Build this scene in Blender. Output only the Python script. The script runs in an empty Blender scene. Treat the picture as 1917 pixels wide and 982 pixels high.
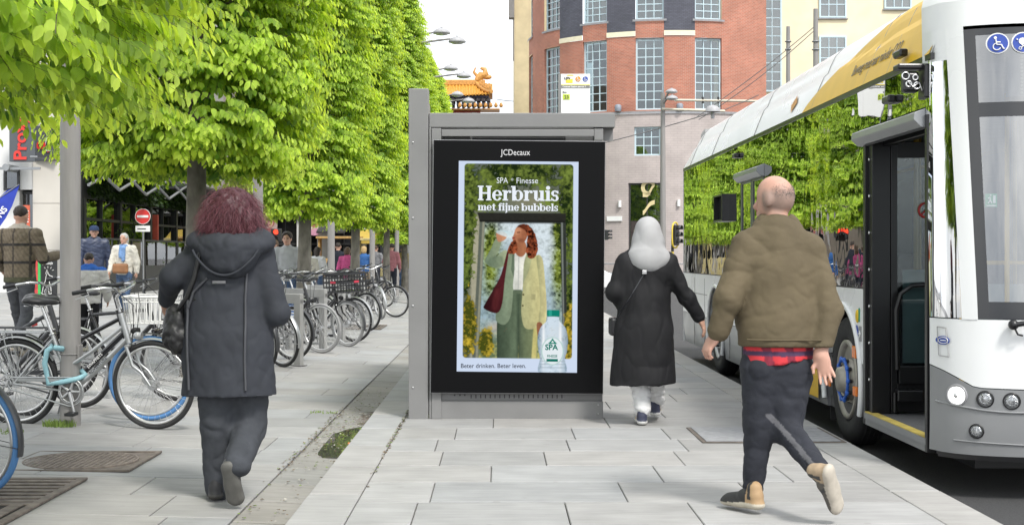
import bpy, bmesh, math, random
import numpy as np
from mathutils import Vector, Matrix, noise as mnoise
R = math.radians
scene = bpy.context.scene
COL = scene.collection
# camera, sky, sun, exposure
F = 2600.0
U0, V0, HC = 932.0, 478.0, 1.30
cam_d = bpy.data.cameras.new("camera")
cam_d.sensor_width = 36.0
cam_d.lens = 36.0 * F / 1917.0
cam_d.shift_x = (958.5 - U0) / 1917.0
cam_d.shift_y = -(491.0 - V0) / 1917.0
cam_d.clip_start, cam_d.clip_end = 0.1, 2000.0
cam = bpy.data.objects.new("camera", cam_d)
cam.location = (0, 0, HC)
cam.rotation_euler = (R(90), 0, 0)
COL.objects.link(cam)
scene.camera = cam
SUN_EL, SUN_AZ = 52.0, 150.0
world = bpy.data.worlds.new("World")
scene.world = world
world.use_nodes = True
wn = world.node_tree.nodes
wl = world.node_tree.links
wn.clear()
w_out = wn.new("ShaderNodeOutputWorld")
w_bg = wn.new("ShaderNodeBackground")
w_sky = wn.new("ShaderNodeTexSky")
w_sky.sky_type = 'NISHITA'
w_sky.sun_disc = False
w_sky.sun_elevation = R(SUN_EL)
w_sky.sun_rotation = R(SUN_AZ)
w_sky.air_density = 1.0
w_sky.dust_density = 2.0
w_sky.ozone_density = 1.0
w_hs = wn.new("ShaderNodeHueSaturation")
w_hs.inputs["Saturation"].default_value = 0.12
w_tc = wn.new("ShaderNodeTexCoord")
w_map = wn.new("ShaderNodeMapping")
w_map.inputs["Scale"].default_value = (1.0, 1.0, 2.6)
w_no = wn.new("ShaderNodeTexNoise")
w_no.inputs["Scale"].default_value = 2.3
w_no.inputs["Detail"].default_value = 7.0
w_no.inputs["Roughness"].default_value = 0.55
w_rp = wn.new("ShaderNodeValToRGB")
w_rp.color_ramp.elements[0].position = 0.36
w_rp.color_ramp.elements[0].color = (0.62, 0.66, 0.72, 1)
w_rp.color_ramp.elements[1].position = 0.62
w_rp.color_ramp.elements[1].color = (1.25, 1.24, 1.22, 1)
w_mx = wn.new("ShaderNodeMix")
w_mx.data_type = 'RGBA'
w_mx.blend_type = 'MULTIPLY'
w_mx.inputs[0].default_value = 1.0
wl.new(w_sky.outputs[0], w_hs.inputs["Color"])
wl.new(w_tc.outputs["Generated"], w_map.inputs["Vector"])
wl.new(w_map.outputs[0], w_no.inputs["Vector"])
wl.new(w_no.outputs[0], w_rp.inputs[0])
wl.new(w_rp.outputs[0], w_mx.inputs[7])
w_cl = wn.new("ShaderNodeMix")
w_cl.data_type = 'RGBA'
w_cl.inputs[0].default_value = 0.55
w_cl.inputs[7].default_value = (5.3, 5.45, 5.6, 1)
wl.new(w_hs.outputs[0], w_cl.inputs[6])
wl.new(w_cl.outputs[2], w_mx.inputs[6])
wl.new(w_mx.outputs[2], w_bg.inputs[0])
wl.new(w_bg.outputs[0], w_out.inputs[0])
w_bg.inputs[1].default_value = 0.15
world.cycles.sampling_method = 'AUTOMATIC'
sun_d = bpy.data.lights.new("sun", 'SUN')
sun_d.energy = 1.5
sun_d.angle = R(10)
sun_d.color = (1.0, 0.96, 0.90)
sun = bpy.data.objects.new("sun", sun_d)
az, el = R(SUN_AZ), R(SUN_EL)
sdir = Vector((math.sin(az) * math.cos(el), math.cos(az) * math.cos(el), math.sin(el)))
sun.rotation_euler = sdir.to_track_quat('Z', 'Y').to_euler()
sun.location = sdir * 60
COL.objects.link(sun)
vs = scene.view_settings
scene.display_settings.display_device = 'sRGB'
vs.view_transform = 'Standard'
vs.look = 'None'
vs.exposure = 1.14
vs.gamma = 1.0
vs.use_curve_mapping = False
cy = scene.cycles
cy.use_denoising = True
cy.max_bounces = 7
cy.diffuse_bounces = 3
cy.glossy_bounces = 4
cy.transmission_bounces = 6
cy.transparent_max_bounces = 14
cy.caustics_reflective = False
cy.caustics_refractive = False
cy.sample_clamp_indirect = 6.0
SCREEN = 1.0 / 2 ** vs.exposure
def px(u, v, Y):
 return Vector(((u - U0) / F * Y, Y, HC - (v - V0) / F * Y))
def zl(x):
 return -0.05 + 0.022 * max(0.0, -1.36 - x)
# objects
def tag(o, label=None, cat=None, group=None, kind=None):
 if label: o["label"] = label
 if cat: o["category"] = cat
 if group: o["group"] = group
 if kind: o["kind"] = kind
 return o
def empty(name, loc=(0, 0, 0), rz=0.0, label=None, cat=None, group=None, rot=None):
 o = bpy.data.objects.new(name, None)
 o.empty_display_size = 0.2
 COL.objects.link(o)
 o.location = loc
 o.rotation_euler = rot if rot else (0, 0, rz)
 return tag(o, label, cat, group)
def copy_tree(o, parent=None):
 c = o.copy()
 COL.objects.link(c)
 if parent: c.parent = parent
 for ch in list(o.children):
  copy_tree(ch, c)
 return c
class MB:
 """collects shapes; build() links them as ONE mesh object"""
 def __init__(s):
  s.v, s.f, s.m, s.sm = [], [], [], []
  s.mi, s.smooth = 0, False
 def add(s, vs_, fs, smooth=None):
  n = len(s.v)
  s.v.extend([tuple(p) for p in vs_])
  for f in fs:
   s.f.append(tuple(i + n for i in f))
   s.m.append(s.mi)
   s.sm.append(s.smooth if smooth is None else smooth)
  return s
 def box(s, a, b, M=None):
  x0, y0, z0 = a
  x1, y1, z1 = b
  P = [Vector(p) for p in ((x0, y0, z0), (x1, y0, z0), (x1, y1, z0), (x0, y1, z0),
 (x0, y0, z1), (x1, y0, z1), (x1, y1, z1), (x0, y1, z1))]
  if M: P = [M @ p for p in P]
  return s.add(P, [(3, 2, 1, 0), (4, 5, 6, 7), (0, 1, 5, 4), (1, 2, 6, 5), (2, 3, 7, 6), (3, 0, 4, 7)], False)
 def bbox(s, a, b, r, M=None):
  """box with chamfered edges"""
  x0, y0, z0 = a
  x1, y1, z1 = b
  bm = bmesh.new()
  bmesh.ops.create_cube(bm, size=1.0)
  for v in bm.verts:
   v.co = Vector(((x0 + x1) / 2 + v.co.x * (x1 - x0), (y0 + y1) / 2 + v.co.y * (y1 - y0), (z0 + z1) / 2 + v.co.z * (z1 - z0)))
  bmesh.ops.bevel(bm, geom=list(bm.edges), offset=r, segments=2, affect='EDGES', profile=0.5)
  bm.verts.index_update()
  P = [M @ v.co if M else v.co.copy() for v in bm.verts]
  fs = [tuple(v.index for v in f.verts) for f in bm.faces]
  bm.free()
  return s.add(P, fs, False)
 def loft(s, rings, caps=True, closed=True, smooth=True):
  n = len(rings[0])
  P = [p for r in rings for p in r]
  fs = []
  m = n if closed else n - 1
  for i in range(len(rings) - 1):
   for j in range(m):
    k = (j + 1) % n
    fs.append((i * n + j, i * n + k, (i + 1) * n + k, (i + 1) * n + j))
  s.add(P, fs, smooth)
  if caps and closed:
   s.add(rings[0], [tuple(reversed(range(n)))], False)
   s.add(rings[-1], [tuple(range(n))], False)
  return s
 def tube(s, pts, r, n=8, caps=True, closed=False):
  pts = [Vector(p) for p in pts]
  L = len(pts)
  rs = r if isinstance(r, (list, tuple)) else [r] * L
  rings = []
  pu = None
  for i, p in enumerate(pts):
   if closed:
    d = pts[(i + 1) % L] - pts[i - 1]
   else:
    d = pts[min(i + 1, L - 1)] - pts[max(i - 1, 0)]
   if d.length < 1e-9: d = Vector((0, 0, 1))
   d.normalize()
   if pu is None:
    a = Vector((0, 0, 1)) if abs(d.z) < 0.9 else Vector((1, 0, 0))
    pu = d.cross(a).normalized()
   u = pu - d * pu.dot(d)
   if u.length < 1e-6:
    u = d.orthogonal()
   u.normalize()
   pu = u
   w = d.cross(u)
   rings.append([p + (u * math.cos(2 * math.pi * k / n) + w * math.sin(2 * math.pi * k / n)) * rs[i] for k in range(n)])
  if closed:
   rings.append(rings[0])
   return s.loft(rings, False)
  return s.loft(rings, caps)
 def cyl(s, p, q, r, r2=None, n=16, caps=True):
  return s.tube([p, q], [r, r if r2 is None else r2], n, caps)
 def torus(s, c, axis, Rr, r, n=48, m=8, a0=0.0, a1=360.0, sx=1.0):
  ax = Vector(axis).normalized()
  u = ax.cross(Vector((0, 0, 1)))
  if u.length < 1e-4: u = Vector((1, 0, 0))
  u.normalize()
  w = ax.cross(u)
  full = abs(a1 - a0) >= 359.9
  k = n if full else n + 1
  rings = []
  for i in range(k):
   a = R(a0 + (a1 - a0) * i / n)
   d = u * math.cos(a) + w * math.sin(a)
   rings.append([Vector(c) + d * (Rr + r * math.cos(2 * math.pi * j / m)) + ax * (r * sx * math.sin(2 * math.pi * j / m)) for j in range(m)])
  if full:
   rings.append(rings[0])
  return s.loft(rings, not full)
 def lathe(s, prof, c=(0, 0, 0), n=24, M=None, smooth=True):
  rings = []
  for r, z in prof:
   ring = [Vector((c[0] + r * math.cos(2 * math.pi * k / n), c[1] + r * math.sin(2 * math.pi * k / n), c[2] + z)) for k in range(n)]
   if M: ring = [M @ p for p in ring]
   rings.append(ring)
  return s.loft(rings, True, True, smooth)
 def ell(s, c, rad, n=16, m=10, M=None):
  prof = []
  rings = []
  for i in range(m + 1):
   t = math.pi * i / m - math.pi / 2
   rr = max(math.cos(t), 0.002)
   ring = []
   for k in range(n):
    a = 2 * math.pi * k / n
    p = Vector((rad[0] * rr * math.cos(a), rad[1] * rr * math.sin(a), rad[2] * math.sin(t)))
    if M: p = M @ p
    ring.append(Vector(c) + p)
   rings.append(ring)
  return s.loft(rings, True)
 def prism(s, poly, a, b, axis='y'):
  """poly of (p, q) extruded from a to b along axis; y: (x, z); x: (y, z); z: (x, y)"""
  def P(p, t):
   return {'y': (p[0], t, p[1]), 'x': (t, p[0], p[1]), 'z': (p[0], p[1], t)}[axis]
  n = len(poly)
  vs_ = [P(p, a) for p in poly] + [P(p, b) for p in poly]
  fs = [tuple(range(n)), tuple(reversed(range(n, 2 * n)))]
  for i in range(n):
   j = (i + 1) % n
   fs.append((j, i, i + n, j + n))
  return s.add(vs_, fs, False)
 def quad(s, *p):
  return s.add(p, [tuple(range(len(p)))], False)
 def build(s, name, mats, parent=None, bevel=0.0, fix=True):
  me = bpy.data.meshes.new(name)
  me.from_pydata(s.v, [], s.f)
  if not isinstance(mats, (list, tuple)): mats = [mats]
  for m in mats: me.materials.append(m)
  me.polygons.foreach_set("material_index", s.m)
  me.polygons.foreach_set("use_smooth", s.sm)
  me.update()
  if fix:
   bm = bmesh.new()
   bm.from_mesh(me)
   bmesh.ops.recalc_face_normals(bm, faces=bm.faces)
   bm.to_mesh(me)
   bm.free()
  o = bpy.data.objects.new(name, me)
  COL.objects.link(o)
  if parent: o.parent = parent
  if bevel:
   b = o.modifiers.new("bevel", 'BEVEL')
   b.width = bevel
   b.segments = 2
   b.limit_method = 'ANGLE'
   b.angle_limit = R(40)
  return o
def text_obj(name, body, size, M, material, parent=None, bold=0.0, extrude=0.001, align='LEFT', sx=1.0, shear=0.0, space=1.0):
 cu = bpy.data.curves.new(name, 'FONT')
 cu.body = body
 cu.size = size
 cu.align_x = align
 cu.offset = bold
 cu.extrude = extrude
 cu.shear = shear
 cu.space_character = space
 cu.resolution_u = 3
 tmp = bpy.data.objects.new("tmp_text", cu)
 COL.objects.link(tmp)
 dg = bpy.context.evaluated_depsgraph_get()
 me = bpy.data.meshes.new_from_object(tmp.evaluated_get(dg))
 bpy.data.objects.remove(tmp)
 bpy.data.curves.remove(cu)
 me.transform(M @ Matrix.Diagonal((sx, 1, 1, 1)))
 me.materials.clear()
 me.materials.append(material)
 me.name = name
 o = bpy.data.objects.new(name, me)
 COL.objects.link(o)
 if parent: o.parent = parent
 return o
def facing(loc, right=(1, 0, 0), up=(0, 0, 1)):
 r = Vector(right).normalized()
 u = Vector(up).normalized()
 n = r.cross(u)
 M = Matrix.Identity(4)
 for i in range(3):
  M[i][0], M[i][1], M[i][2], M[i][3] = r[i], u[i], n[i], loc[i]
 return M
# materials
def new_mat(name):
 m = bpy.data.materials.new(name)
 m.use_nodes = True
 nt = m.node_tree
 return m, nt, nt.nodes["Principled BSDF"]
def lin(c):
 return tuple((x / 255 / 12.92) if x / 255 <= 0.04045 else ((x / 255 + 0.055) / 1.055) ** 2.4 for x in c)
def mat(name, col, rough=0.5, metal=0.0, var=0.12, scale=6.0, bump=0.0, bscale=60.0, spec=0.5, coat=0.0, rvar=0.0, stretch=None, det=4.0):
 m, nt, b = new_mat(name)
 col = tuple(col)[:3]
 b.inputs["Roughness"].default_value = rough
 b.inputs["Metallic"].default_value = metal
 b.inputs["Specular IOR Level"].default_value = spec
 b.inputs["Coat Weight"].default_value = coat
 b.inputs["Coat Roughness"].default_value = 0.05
 tc = nt.nodes.new("ShaderNodeTexCoord")
 src = tc.outputs["Object"]
 if stretch:
  mp = nt.nodes.new("ShaderNodeMapping")
  mp.inputs["Scale"].default_value = stretch
  nt.links.new(src, mp.inputs[0])
  src = mp.outputs[0]
 no = nt.nodes.new("ShaderNodeTexNoise")
 no.inputs["Scale"].default_value = scale
 no.inputs["Detail"].default_value = det
 nt.links.new(src, no.inputs["Vector"])
 rp = nt.nodes.new("ShaderNodeValToRGB")
 rp.color_ramp.elements[0].position = 0.3
 rp.color_ramp.elements[1].position = 0.7
 rp.color_ramp.elements[0].color = tuple(max(c * (1 - var), 0) for c in col) + (1,)
 rp.color_ramp.elements[1].color = tuple(min(c * (1 + var), 1) for c in col) + (1,)
 nt.links.new(no.outputs[0], rp.inputs[0])
 nt.links.new(rp.outputs[0], b.inputs["Base Color"])
 if rvar:
  mr = nt.nodes.new("ShaderNodeMapRange")
  mr.inputs[1].default_value, mr.inputs[2].default_value = 0.3, 0.7
  mr.inputs[3].default_value, mr.inputs[4].default_value = max(rough - rvar, 0.02), min(rough + rvar, 1)
  nt.links.new(no.outputs[0], mr.inputs[0])
  nt.links.new(mr.outputs[0], b.inputs["Roughness"])
 if bump:
  n2 = nt.nodes.new("ShaderNodeTexNoise")
  n2.inputs["Scale"].default_value = bscale
  n2.inputs["Detail"].default_value = 3
  nt.links.new(src, n2.inputs["Vector"])
  bp = nt.nodes.new("ShaderNodeBump")
  bp.inputs["Strength"].default_value = bump
  bp.inputs["Distance"].default_value = 0.01
  nt.links.new(n2.outputs[0], bp.inputs["Height"])
  nt.links.new(bp.outputs[0], b.inputs["Normal"])
 return m
def emit(name, col, strength):
 m = bpy.data.materials.new(name)
 m.use_nodes = True
 nt = m.node_tree
 nt.nodes.clear()
 o = nt.nodes.new("ShaderNodeOutputMaterial")
 e = nt.nodes.new("ShaderNodeEmission")
 e.inputs[0].default_value = tuple(col)[:3] + (1,)
 e.inputs[1].default_value = strength
 nt.links.new(e.outputs[0], o.inputs[0])
 return m
def glass(name, tint=(0.55, 0.6, 0.6), refl=0.06, rough=0.0, wav=0.0, wscale=2.0):
 """pane: tinted see-through plus fresnel reflection"""
 m = bpy.data.materials.new(name)
 m.use_nodes = True
 nt = m.node_tree
 nt.nodes.clear()
 o = nt.nodes.new("ShaderNodeOutputMaterial")
 tr = nt.nodes.new("ShaderNodeBsdfTransparent")
 tr.inputs[0].default_value = tuple(tint) + (1,)
 gl = nt.nodes.new("ShaderNodeBsdfGlossy")
 gl.inputs["Roughness"].default_value = rough
 gl.inputs[0].default_value = (1, 1, 1, 1)
 lw = nt.nodes.new("ShaderNodeFresnel")
 lw.inputs[0].default_value = 1.5
 mr = nt.nodes.new("ShaderNodeMath")
 mr.operation = 'ADD'
 mr.use_clamp = True
 mr.inputs[1].default_value = refl
 mx = nt.nodes.new("ShaderNodeMixShader")
 nt.links.new(lw.outputs[0], mr.inputs[0])
 nt.links.new(mr.outputs[0], mx.inputs[0])
 nt.links.new(tr.outputs[0], mx.inputs[1])
 nt.links.new(gl.outputs[0], mx.inputs[2])
 nt.links.new(mx.outputs[0], o.inputs[0])
 if wav:
  tc = nt.nodes.new("ShaderNodeTexCoord")
  no = nt.nodes.new("ShaderNodeTexNoise")
  no.inputs["Scale"].default_value = wscale
  no.inputs["Detail"].default_value = 1.5
  bp = nt.nodes.new("ShaderNodeBump")
  bp.inputs["Strength"].default_value = 1.0
  bp.inputs["Distance"].default_value = wav
  nt.links.new(tc.outputs["Object"], no.inputs["Vector"])
  nt.links.new(no.outputs[0], bp.inputs["Height"])
  nt.links.new(bp.outputs[0], gl.inputs["Normal"])
 return m
def attr_mat(name, attr, rough=0.6, var=0.1, scale=20.0, bump=0.0, bscale=80.0, spec=0.4):
 """base colour from a colour attribute (each slab's or region's own colour), times fine noise"""
 m, nt, b = new_mat(name)
 at = nt.nodes.new("ShaderNodeAttribute")
 at.attribute_name = attr
 tc = nt.nodes.new("ShaderNodeTexCoord")
 no = nt.nodes.new("ShaderNodeTexNoise")
 no.inputs["Scale"].default_value = scale
 no.inputs["Detail"].default_value = 5
 nt.links.new(tc.outputs["Object"], no.inputs["Vector"])
 mr = nt.nodes.new("ShaderNodeMapRange")
 mr.inputs[1].default_value, mr.inputs[2].default_value = 0.3, 0.7
 mr.inputs[3].default_value, mr.inputs[4].default_value = 1 - var, 1 + var
 nt.links.new(no.outputs[0], mr.inputs[0])
 mx = nt.nodes.new("ShaderNodeMix")
 mx.data_type = 'RGBA'
 mx.blend_type = 'MULTIPLY'
 mx.inputs[0].default_value = 1
 nt.links.new(at.outputs["Color"], mx.inputs[6])
 nt.links.new(mr.outputs[0], mx.inputs[7])
 nt.links.new(mx.outputs[2], b.inputs["Base Color"])
 b.inputs["Roughness"].default_value = rough
 b.inputs["Specular IOR Level"].default_value = spec
 if bump:
  n2 = nt.nodes.new("ShaderNodeTexNoise")
  n2.inputs["Scale"].default_value = bscale
  n2.inputs["Detail"].default_value = 4
  nt.links.new(tc.outputs["Object"], n2.inputs["Vector"])
  bp = nt.nodes.new("ShaderNodeBump")
  bp.inputs["Strength"].default_value = bump
  bp.inputs["Distance"].default_value = 0.01
  nt.links.new(n2.outputs[0], bp.inputs["Height"])
  nt.links.new(bp.outputs[0], b.inputs["Normal"])
 return m
def np_mesh(name, V, FQ, material, parent=None, smooth=False, loops=4, colors=None, cname="tone", uv=None, link=True):
 """fast mesh from numpy: V (n,3); FQ list of (k,m) index arrays"""
 me = bpy.data.meshes.new(name)
 if not isinstance(FQ, list): FQ = [FQ]
 tot = [len(f) for f in FQ]
 li = np.concatenate([f.reshape(-1) for f in FQ]).astype(np.int32)
 ls = np.concatenate([np.full(len(f), f.shape[1], np.int32) for f in FQ])
 st = np.concatenate([[0], np.cumsum(ls)[:-1]]).astype(np.int32)
 me.vertices.add(len(V))
 me.vertices.foreach_set("co", np.ascontiguousarray(V, dtype=np.float32).reshape(-1))
 me.loops.add(len(li))
 me.loops.foreach_set("vertex_index", li)
 me.polygons.add(len(ls))
 me.polygons.foreach_set("loop_start", st)
 me.polygons.foreach_set("loop_total", ls)
 me.polygons.foreach_set("use_smooth", np.full(len(ls), bool(smooth)))
 me.materials.append(material)
 me.update(calc_edges=True)
 if colors is not None:
  ca = me.color_attributes.new(cname, 'FLOAT_COLOR', 'POINT')
  c4 = np.ones((len(V), 4), np.float32)
  c4[:, :3] = colors
  ca.data.foreach_set("color", c4.reshape(-1))
 if uv is not None:
  ul = me.uv_layers.new(name="uv")
  ul.data.foreach_set("uv", np.ascontiguousarray(uv[li], dtype=np.float32).reshape(-1))
 me.validate()
 o = bpy.data.objects.new(name, me)
 if link: COL.objects.link(o)
 if parent: o.parent = parent
 return o
# smooth organic surfaces (bodies, clothes)
def V3(p): return np.array(p, dtype=np.float64)
def seg(a, b, ra, rb=None, side=None, ratio=1.0, ratio2=None):
 """tapered limb from a to b; the radius across `side` is r, across the other way r*ratio"""
 return ('seg', V3(a), V3(b), float(ra), float(ra if rb is None else rb), None if side is None else V3(side), ratio, ratio if ratio2 is None else ratio2)
def elp(c, r, M=None):
 return ('elp', V3(c), V3(r), None if M is None else np.array(M.to_3x3() if hasattr(M, 'to_3x3') else M))
def _eval(p, X, Y, Z):
 if p[0] == 'seg':
  _, a, b, ra, rb, side, q, q2 = p[:8]
  d = b - a
  L = np.linalg.norm(d)
  d = d / max(L, 1e-9)
  rx, ry, rz = X - a[0], Y - a[1], Z - a[2]
  t = rx * d[0] + ry * d[1] + rz * d[2]
  tc = np.clip(t, 0, L)
  f = tc / max(L, 1e-9)
  r = ra + (rb - ra) * f
  ox, oy, oz = rx - d[0] * tc, ry - d[1] * tc, rz - d[2] * tc
  if side is None:
   return np.sqrt(ox * ox + oy * oy + oz * oz) - r
  u = side - d * np.dot(side, d)
  u = u / np.linalg.norm(u)
  w = np.cross(d, u)
  qq = q + (q2 - q) * f
  au = ox * u[0] + oy * u[1] + oz * u[2]
  aw = (ox * w[0] + oy * w[1] + oz * w[2]) / qq
  al = t - tc
  m = np.sqrt(au * au + aw * aw + al * al)
  return (m - r) * np.minimum(1.0, qq)
 _, c, r, M = p
 x, y, z = X - c[0], Y - c[1], Z - c[2]
 if M is not None:
  x, y, z = (M[0][0] * x + M[1][0] * y + M[2][0] * z, M[0][1] * x + M[1][1] * y + M[2][1] * z, M[0][2] * x + M[1][2] * y + M[2][2] * z)
 k0 = np.sqrt((x / r[0]) ** 2 + (y / r[1]) ** 2 + (z / r[2]) ** 2)
 return (k0 - 1) * min(r)
def _bounds(p):
 if p[0] == 'seg':
  m = max(p[3], p[4]) * max(1, p[6], p[7])
  return np.minimum(p[1], p[2]) - m, np.maximum(p[1], p[2]) + m
 m = max(p[2])
 return p[1] - m, p[1] + m
def surfnet(D, o, h):
 S = D < 0
 nx, ny, nz = D.shape
 c = np.zeros((nx - 1, ny - 1, nz - 1), np.int8)
 for i in (0, 1):
  for j in (0, 1):
   for k in (0, 1):
    c += S[i:nx - 1 + i, j:ny - 1 + j, k:nz - 1 + k]
 act = (c > 0) & (c < 8)
 I, J, K = np.nonzero(act)
 idx = np.full(act.shape, -1, np.int64)
 idx[I, J, K] = np.arange(len(I))
 pos = np.zeros((len(I), 3))
 cnt = np.zeros(len(I))
 cor = [(i, j, k) for i in (0, 1) for j in (0, 1) for k in (0, 1)]
 for a in cor:
  for ax in range(3):
   if a[ax]: continue
   b = list(a)
   b[ax] = 1
   d0 = D[I + a[0], J + a[1], K + a[2]]
   d1 = D[I + b[0], J + b[1], K + b[2]]
   x = (d0 < 0) != (d1 < 0)
   t = np.where(x, d0 / np.where(x, d0 - d1, 1), 0)
   for q in range(3):
    pos[:, q] += np.where(x, a[q] + (t if q == ax else 0), 0)
   cnt += x
 pos = pos / cnt[:, None] + np.stack([I, J, K], 1)
 V = o + pos * h
 Fs = []
 for ax in range(3):
  sl0 = [slice(None)] * 3
  sl1 = [slice(None)] * 3
  sl0[ax] = slice(0, -1)
  sl1[ax] = slice(1, None)
  s0, s1 = S[tuple(sl0)], S[tuple(sl1)]
  e = np.argwhere(s0 != s1)
  b, cc = [(1, 2), (2, 0), (0, 1)][ax]
  ok = (e[:, b] >= 1) & (e[:, cc] >= 1) & (e[:, b] < D.shape[b] - 1) & (e[:, cc] < D.shape[cc] - 1)
  e = e[ok]
  sg = s0[e[:, 0], e[:, 1], e[:, 2]]
  q = []
  for db, dc in ((-1, -1), (0, -1), (0, 0), (-1, 0)):
   t = e.copy()
   t[:, b] += db
   t[:, cc] += dc
   q.append(idx[t[:, 0], t[:, 1], t[:, 2]])
  q = np.stack(q, 1)
  q[~sg] = q[~sg][:, ::-1]
  Fs.append(q)
 return V, np.concatenate(Fs)
def sdf_shape(prims, vox=0.01, k=0.03, cuts=(), minus=()):
 lo = np.min([_bounds(p)[0] for p in prims], 0) - 3 * vox - k * .3
 hi = np.max([_bounds(p)[1] for p in prims], 0) + 3 * vox + k * .3
 n = np.ceil((hi - lo) / vox).astype(int) + 1
 ax = [lo[i] + vox * np.arange(n[i]) for i in range(3)]
 D = np.full(tuple(n), 0.3, np.float64)
 for p in prims:
  kk = p[8] if len(p) > 8 else k
  a, b = _bounds(p)
  i0 = np.maximum(((a - k - 4 * vox - lo) / vox).astype(int), 0)
  i1 = np.minimum(np.ceil((b + k + 4 * vox - lo) / vox).astype(int) + 1, n)
  X, Y, Z = np.meshgrid(ax[0][i0[0]:i1[0]], ax[1][i0[1]:i1[1]], ax[2][i0[2]:i1[2]], indexing='ij', sparse=True)
  d = _eval(p, X, Y, Z)
  s = (slice(i0[0], i1[0]), slice(i0[1], i1[1]), slice(i0[2], i1[2]))
  e = D[s]
  h = np.maximum(kk - np.abs(e - d), 0) / kk
  D[s] = np.minimum(e, d) - h * h * kk * 0.25
 if len(cuts) or len(minus):
  X, Y, Z = np.meshgrid(*ax, indexing='ij', sparse=True)
  for pt, nn in cuts:
   nn = V3(nn) / np.linalg.norm(nn)
   D = np.maximum(D, (X - pt[0]) * nn[0] + (Y - pt[1]) * nn[1] + (Z - pt[2]) * nn[2])
  for p in minus:
   D = np.maximum(D, -_eval(p, X, Y, Z))
 return surfnet(D, lo, vox)
def vnormals(V, Q):
 a, b, c, d = V[Q[:, 0]], V[Q[:, 1]], V[Q[:, 2]], V[Q[:, 3]]
 n = np.cross(c - a, d - b)
 N = np.zeros_like(V)
 for i in range(4): np.add.at(N, Q[:, i], n)
 return N / np.maximum(np.linalg.norm(N, axis=1, keepdims=True), 1e-12)
def folds(V, Q, amp, freq, seed=0, sharp=True, weight=None):
 """cloth creases: push the surface in and out by ridged noise; freq = (fx, fy, fz)"""
 N = vnormals(V, Q)
 out = V.copy()
 off = Vector((seed * 7.3, seed * 3.1, seed * 5.7))
 h = np.empty(len(V))
 for i, p in enumerate(V):
  q = Vector((p[0] * freq[0], p[1] * freq[1], p[2] * freq[2])) + off
  n1 = mnoise.noise(q)
  n2 = mnoise.noise(q * 2.1 + Vector((5, 1, 9)))
  h[i] = -max(0, 1 - 2.6 * abs(n1)) ** 2 * .9 + .25 + 0.6 * n2 if sharp else n1 + 0.4 * n2
 w = amp if weight is None else amp * weight(V)[:, None] if callable(weight) else amp
 if callable(weight):
  return out + N * (h[:, None] * w)
 return out + N * (h * amp)[:, None]
def sdf_obj(name, prims, material, parent=None, vox=0.01, k=0.03, cuts=(), minus=(), fold=None, colorfn=None, cname="tone", weight=None):
 V, Q = sdf_shape(prims, vox, k, cuts, minus)
 if fold:
  for f in (fold if isinstance(fold, list) else [fold]):
   V = folds(V, Q, f[0], f[1], f[2] if len(f) > 2 else 0, weight=weight)
 colors = colorfn(V) if colorfn else None
 return np_mesh(name, V, Q, material, parent, True, colors=colors, cname=cname)
def hand_prims(w, d, n, side, s=1.0, curl=25.0, spread=6.0):
 """palm, four unequal bent fingers and a thumb. w wrist, d along the fingers, n out of the back of the hand, side: which way the thumb points"""
 w, d, n = V3(w), V3(d), V3(n)
 d = d / np.linalg.norm(d)
 n = n - d * np.dot(n, d)
 n = n / np.linalg.norm(n)
 t = V3(side)
 t = t - d * np.dot(t, d) - n * np.dot(t, n)
 t = t / np.linalg.norm(t)
 P = [seg(w - d * .02 * s, w + d * .03 * s, .026 * s, .034 * s, t, .62), seg(w + d * .03 * s, w + d * .075 * s, .036 * s, .038 * s, t, .42)]
 for i, (o, L) in enumerate(((.034, .072), (.0115, .082), (-.0115, .076), (-.033, .058))):
  a = w + d * (.088 - abs(i - 1.2) * .004) * s + t * o * s
  dd = d + t * math.tan(R(spread)) * (o / .03)
  dd = dd / np.linalg.norm(dd)
  q = a
  ang = R(curl * .6)
  for f, rr in ((.45, .0088), (.32, .0080), (.23, .0072)):
   e = q + (dd * math.cos(ang) - n * math.sin(ang)) * L * f * s
   P.append(seg(q, e, rr * s, rr * .92 * s))
   q = e
   ang += R(curl)
 a = w + d * .025 * s + t * .026 * s
 b = a + (d * .55 + t * .75 - n * .25) * .042 * s
 c = b + (d * .95 + t * .2 - n * .2) * .032 * s
 P += [seg(a, b, .0135 * s, .011 * s), seg(b, c, .0105 * s, .0085 * s)]
 return P[:2] + [p + (.007,) for p in P[2:]]
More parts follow.
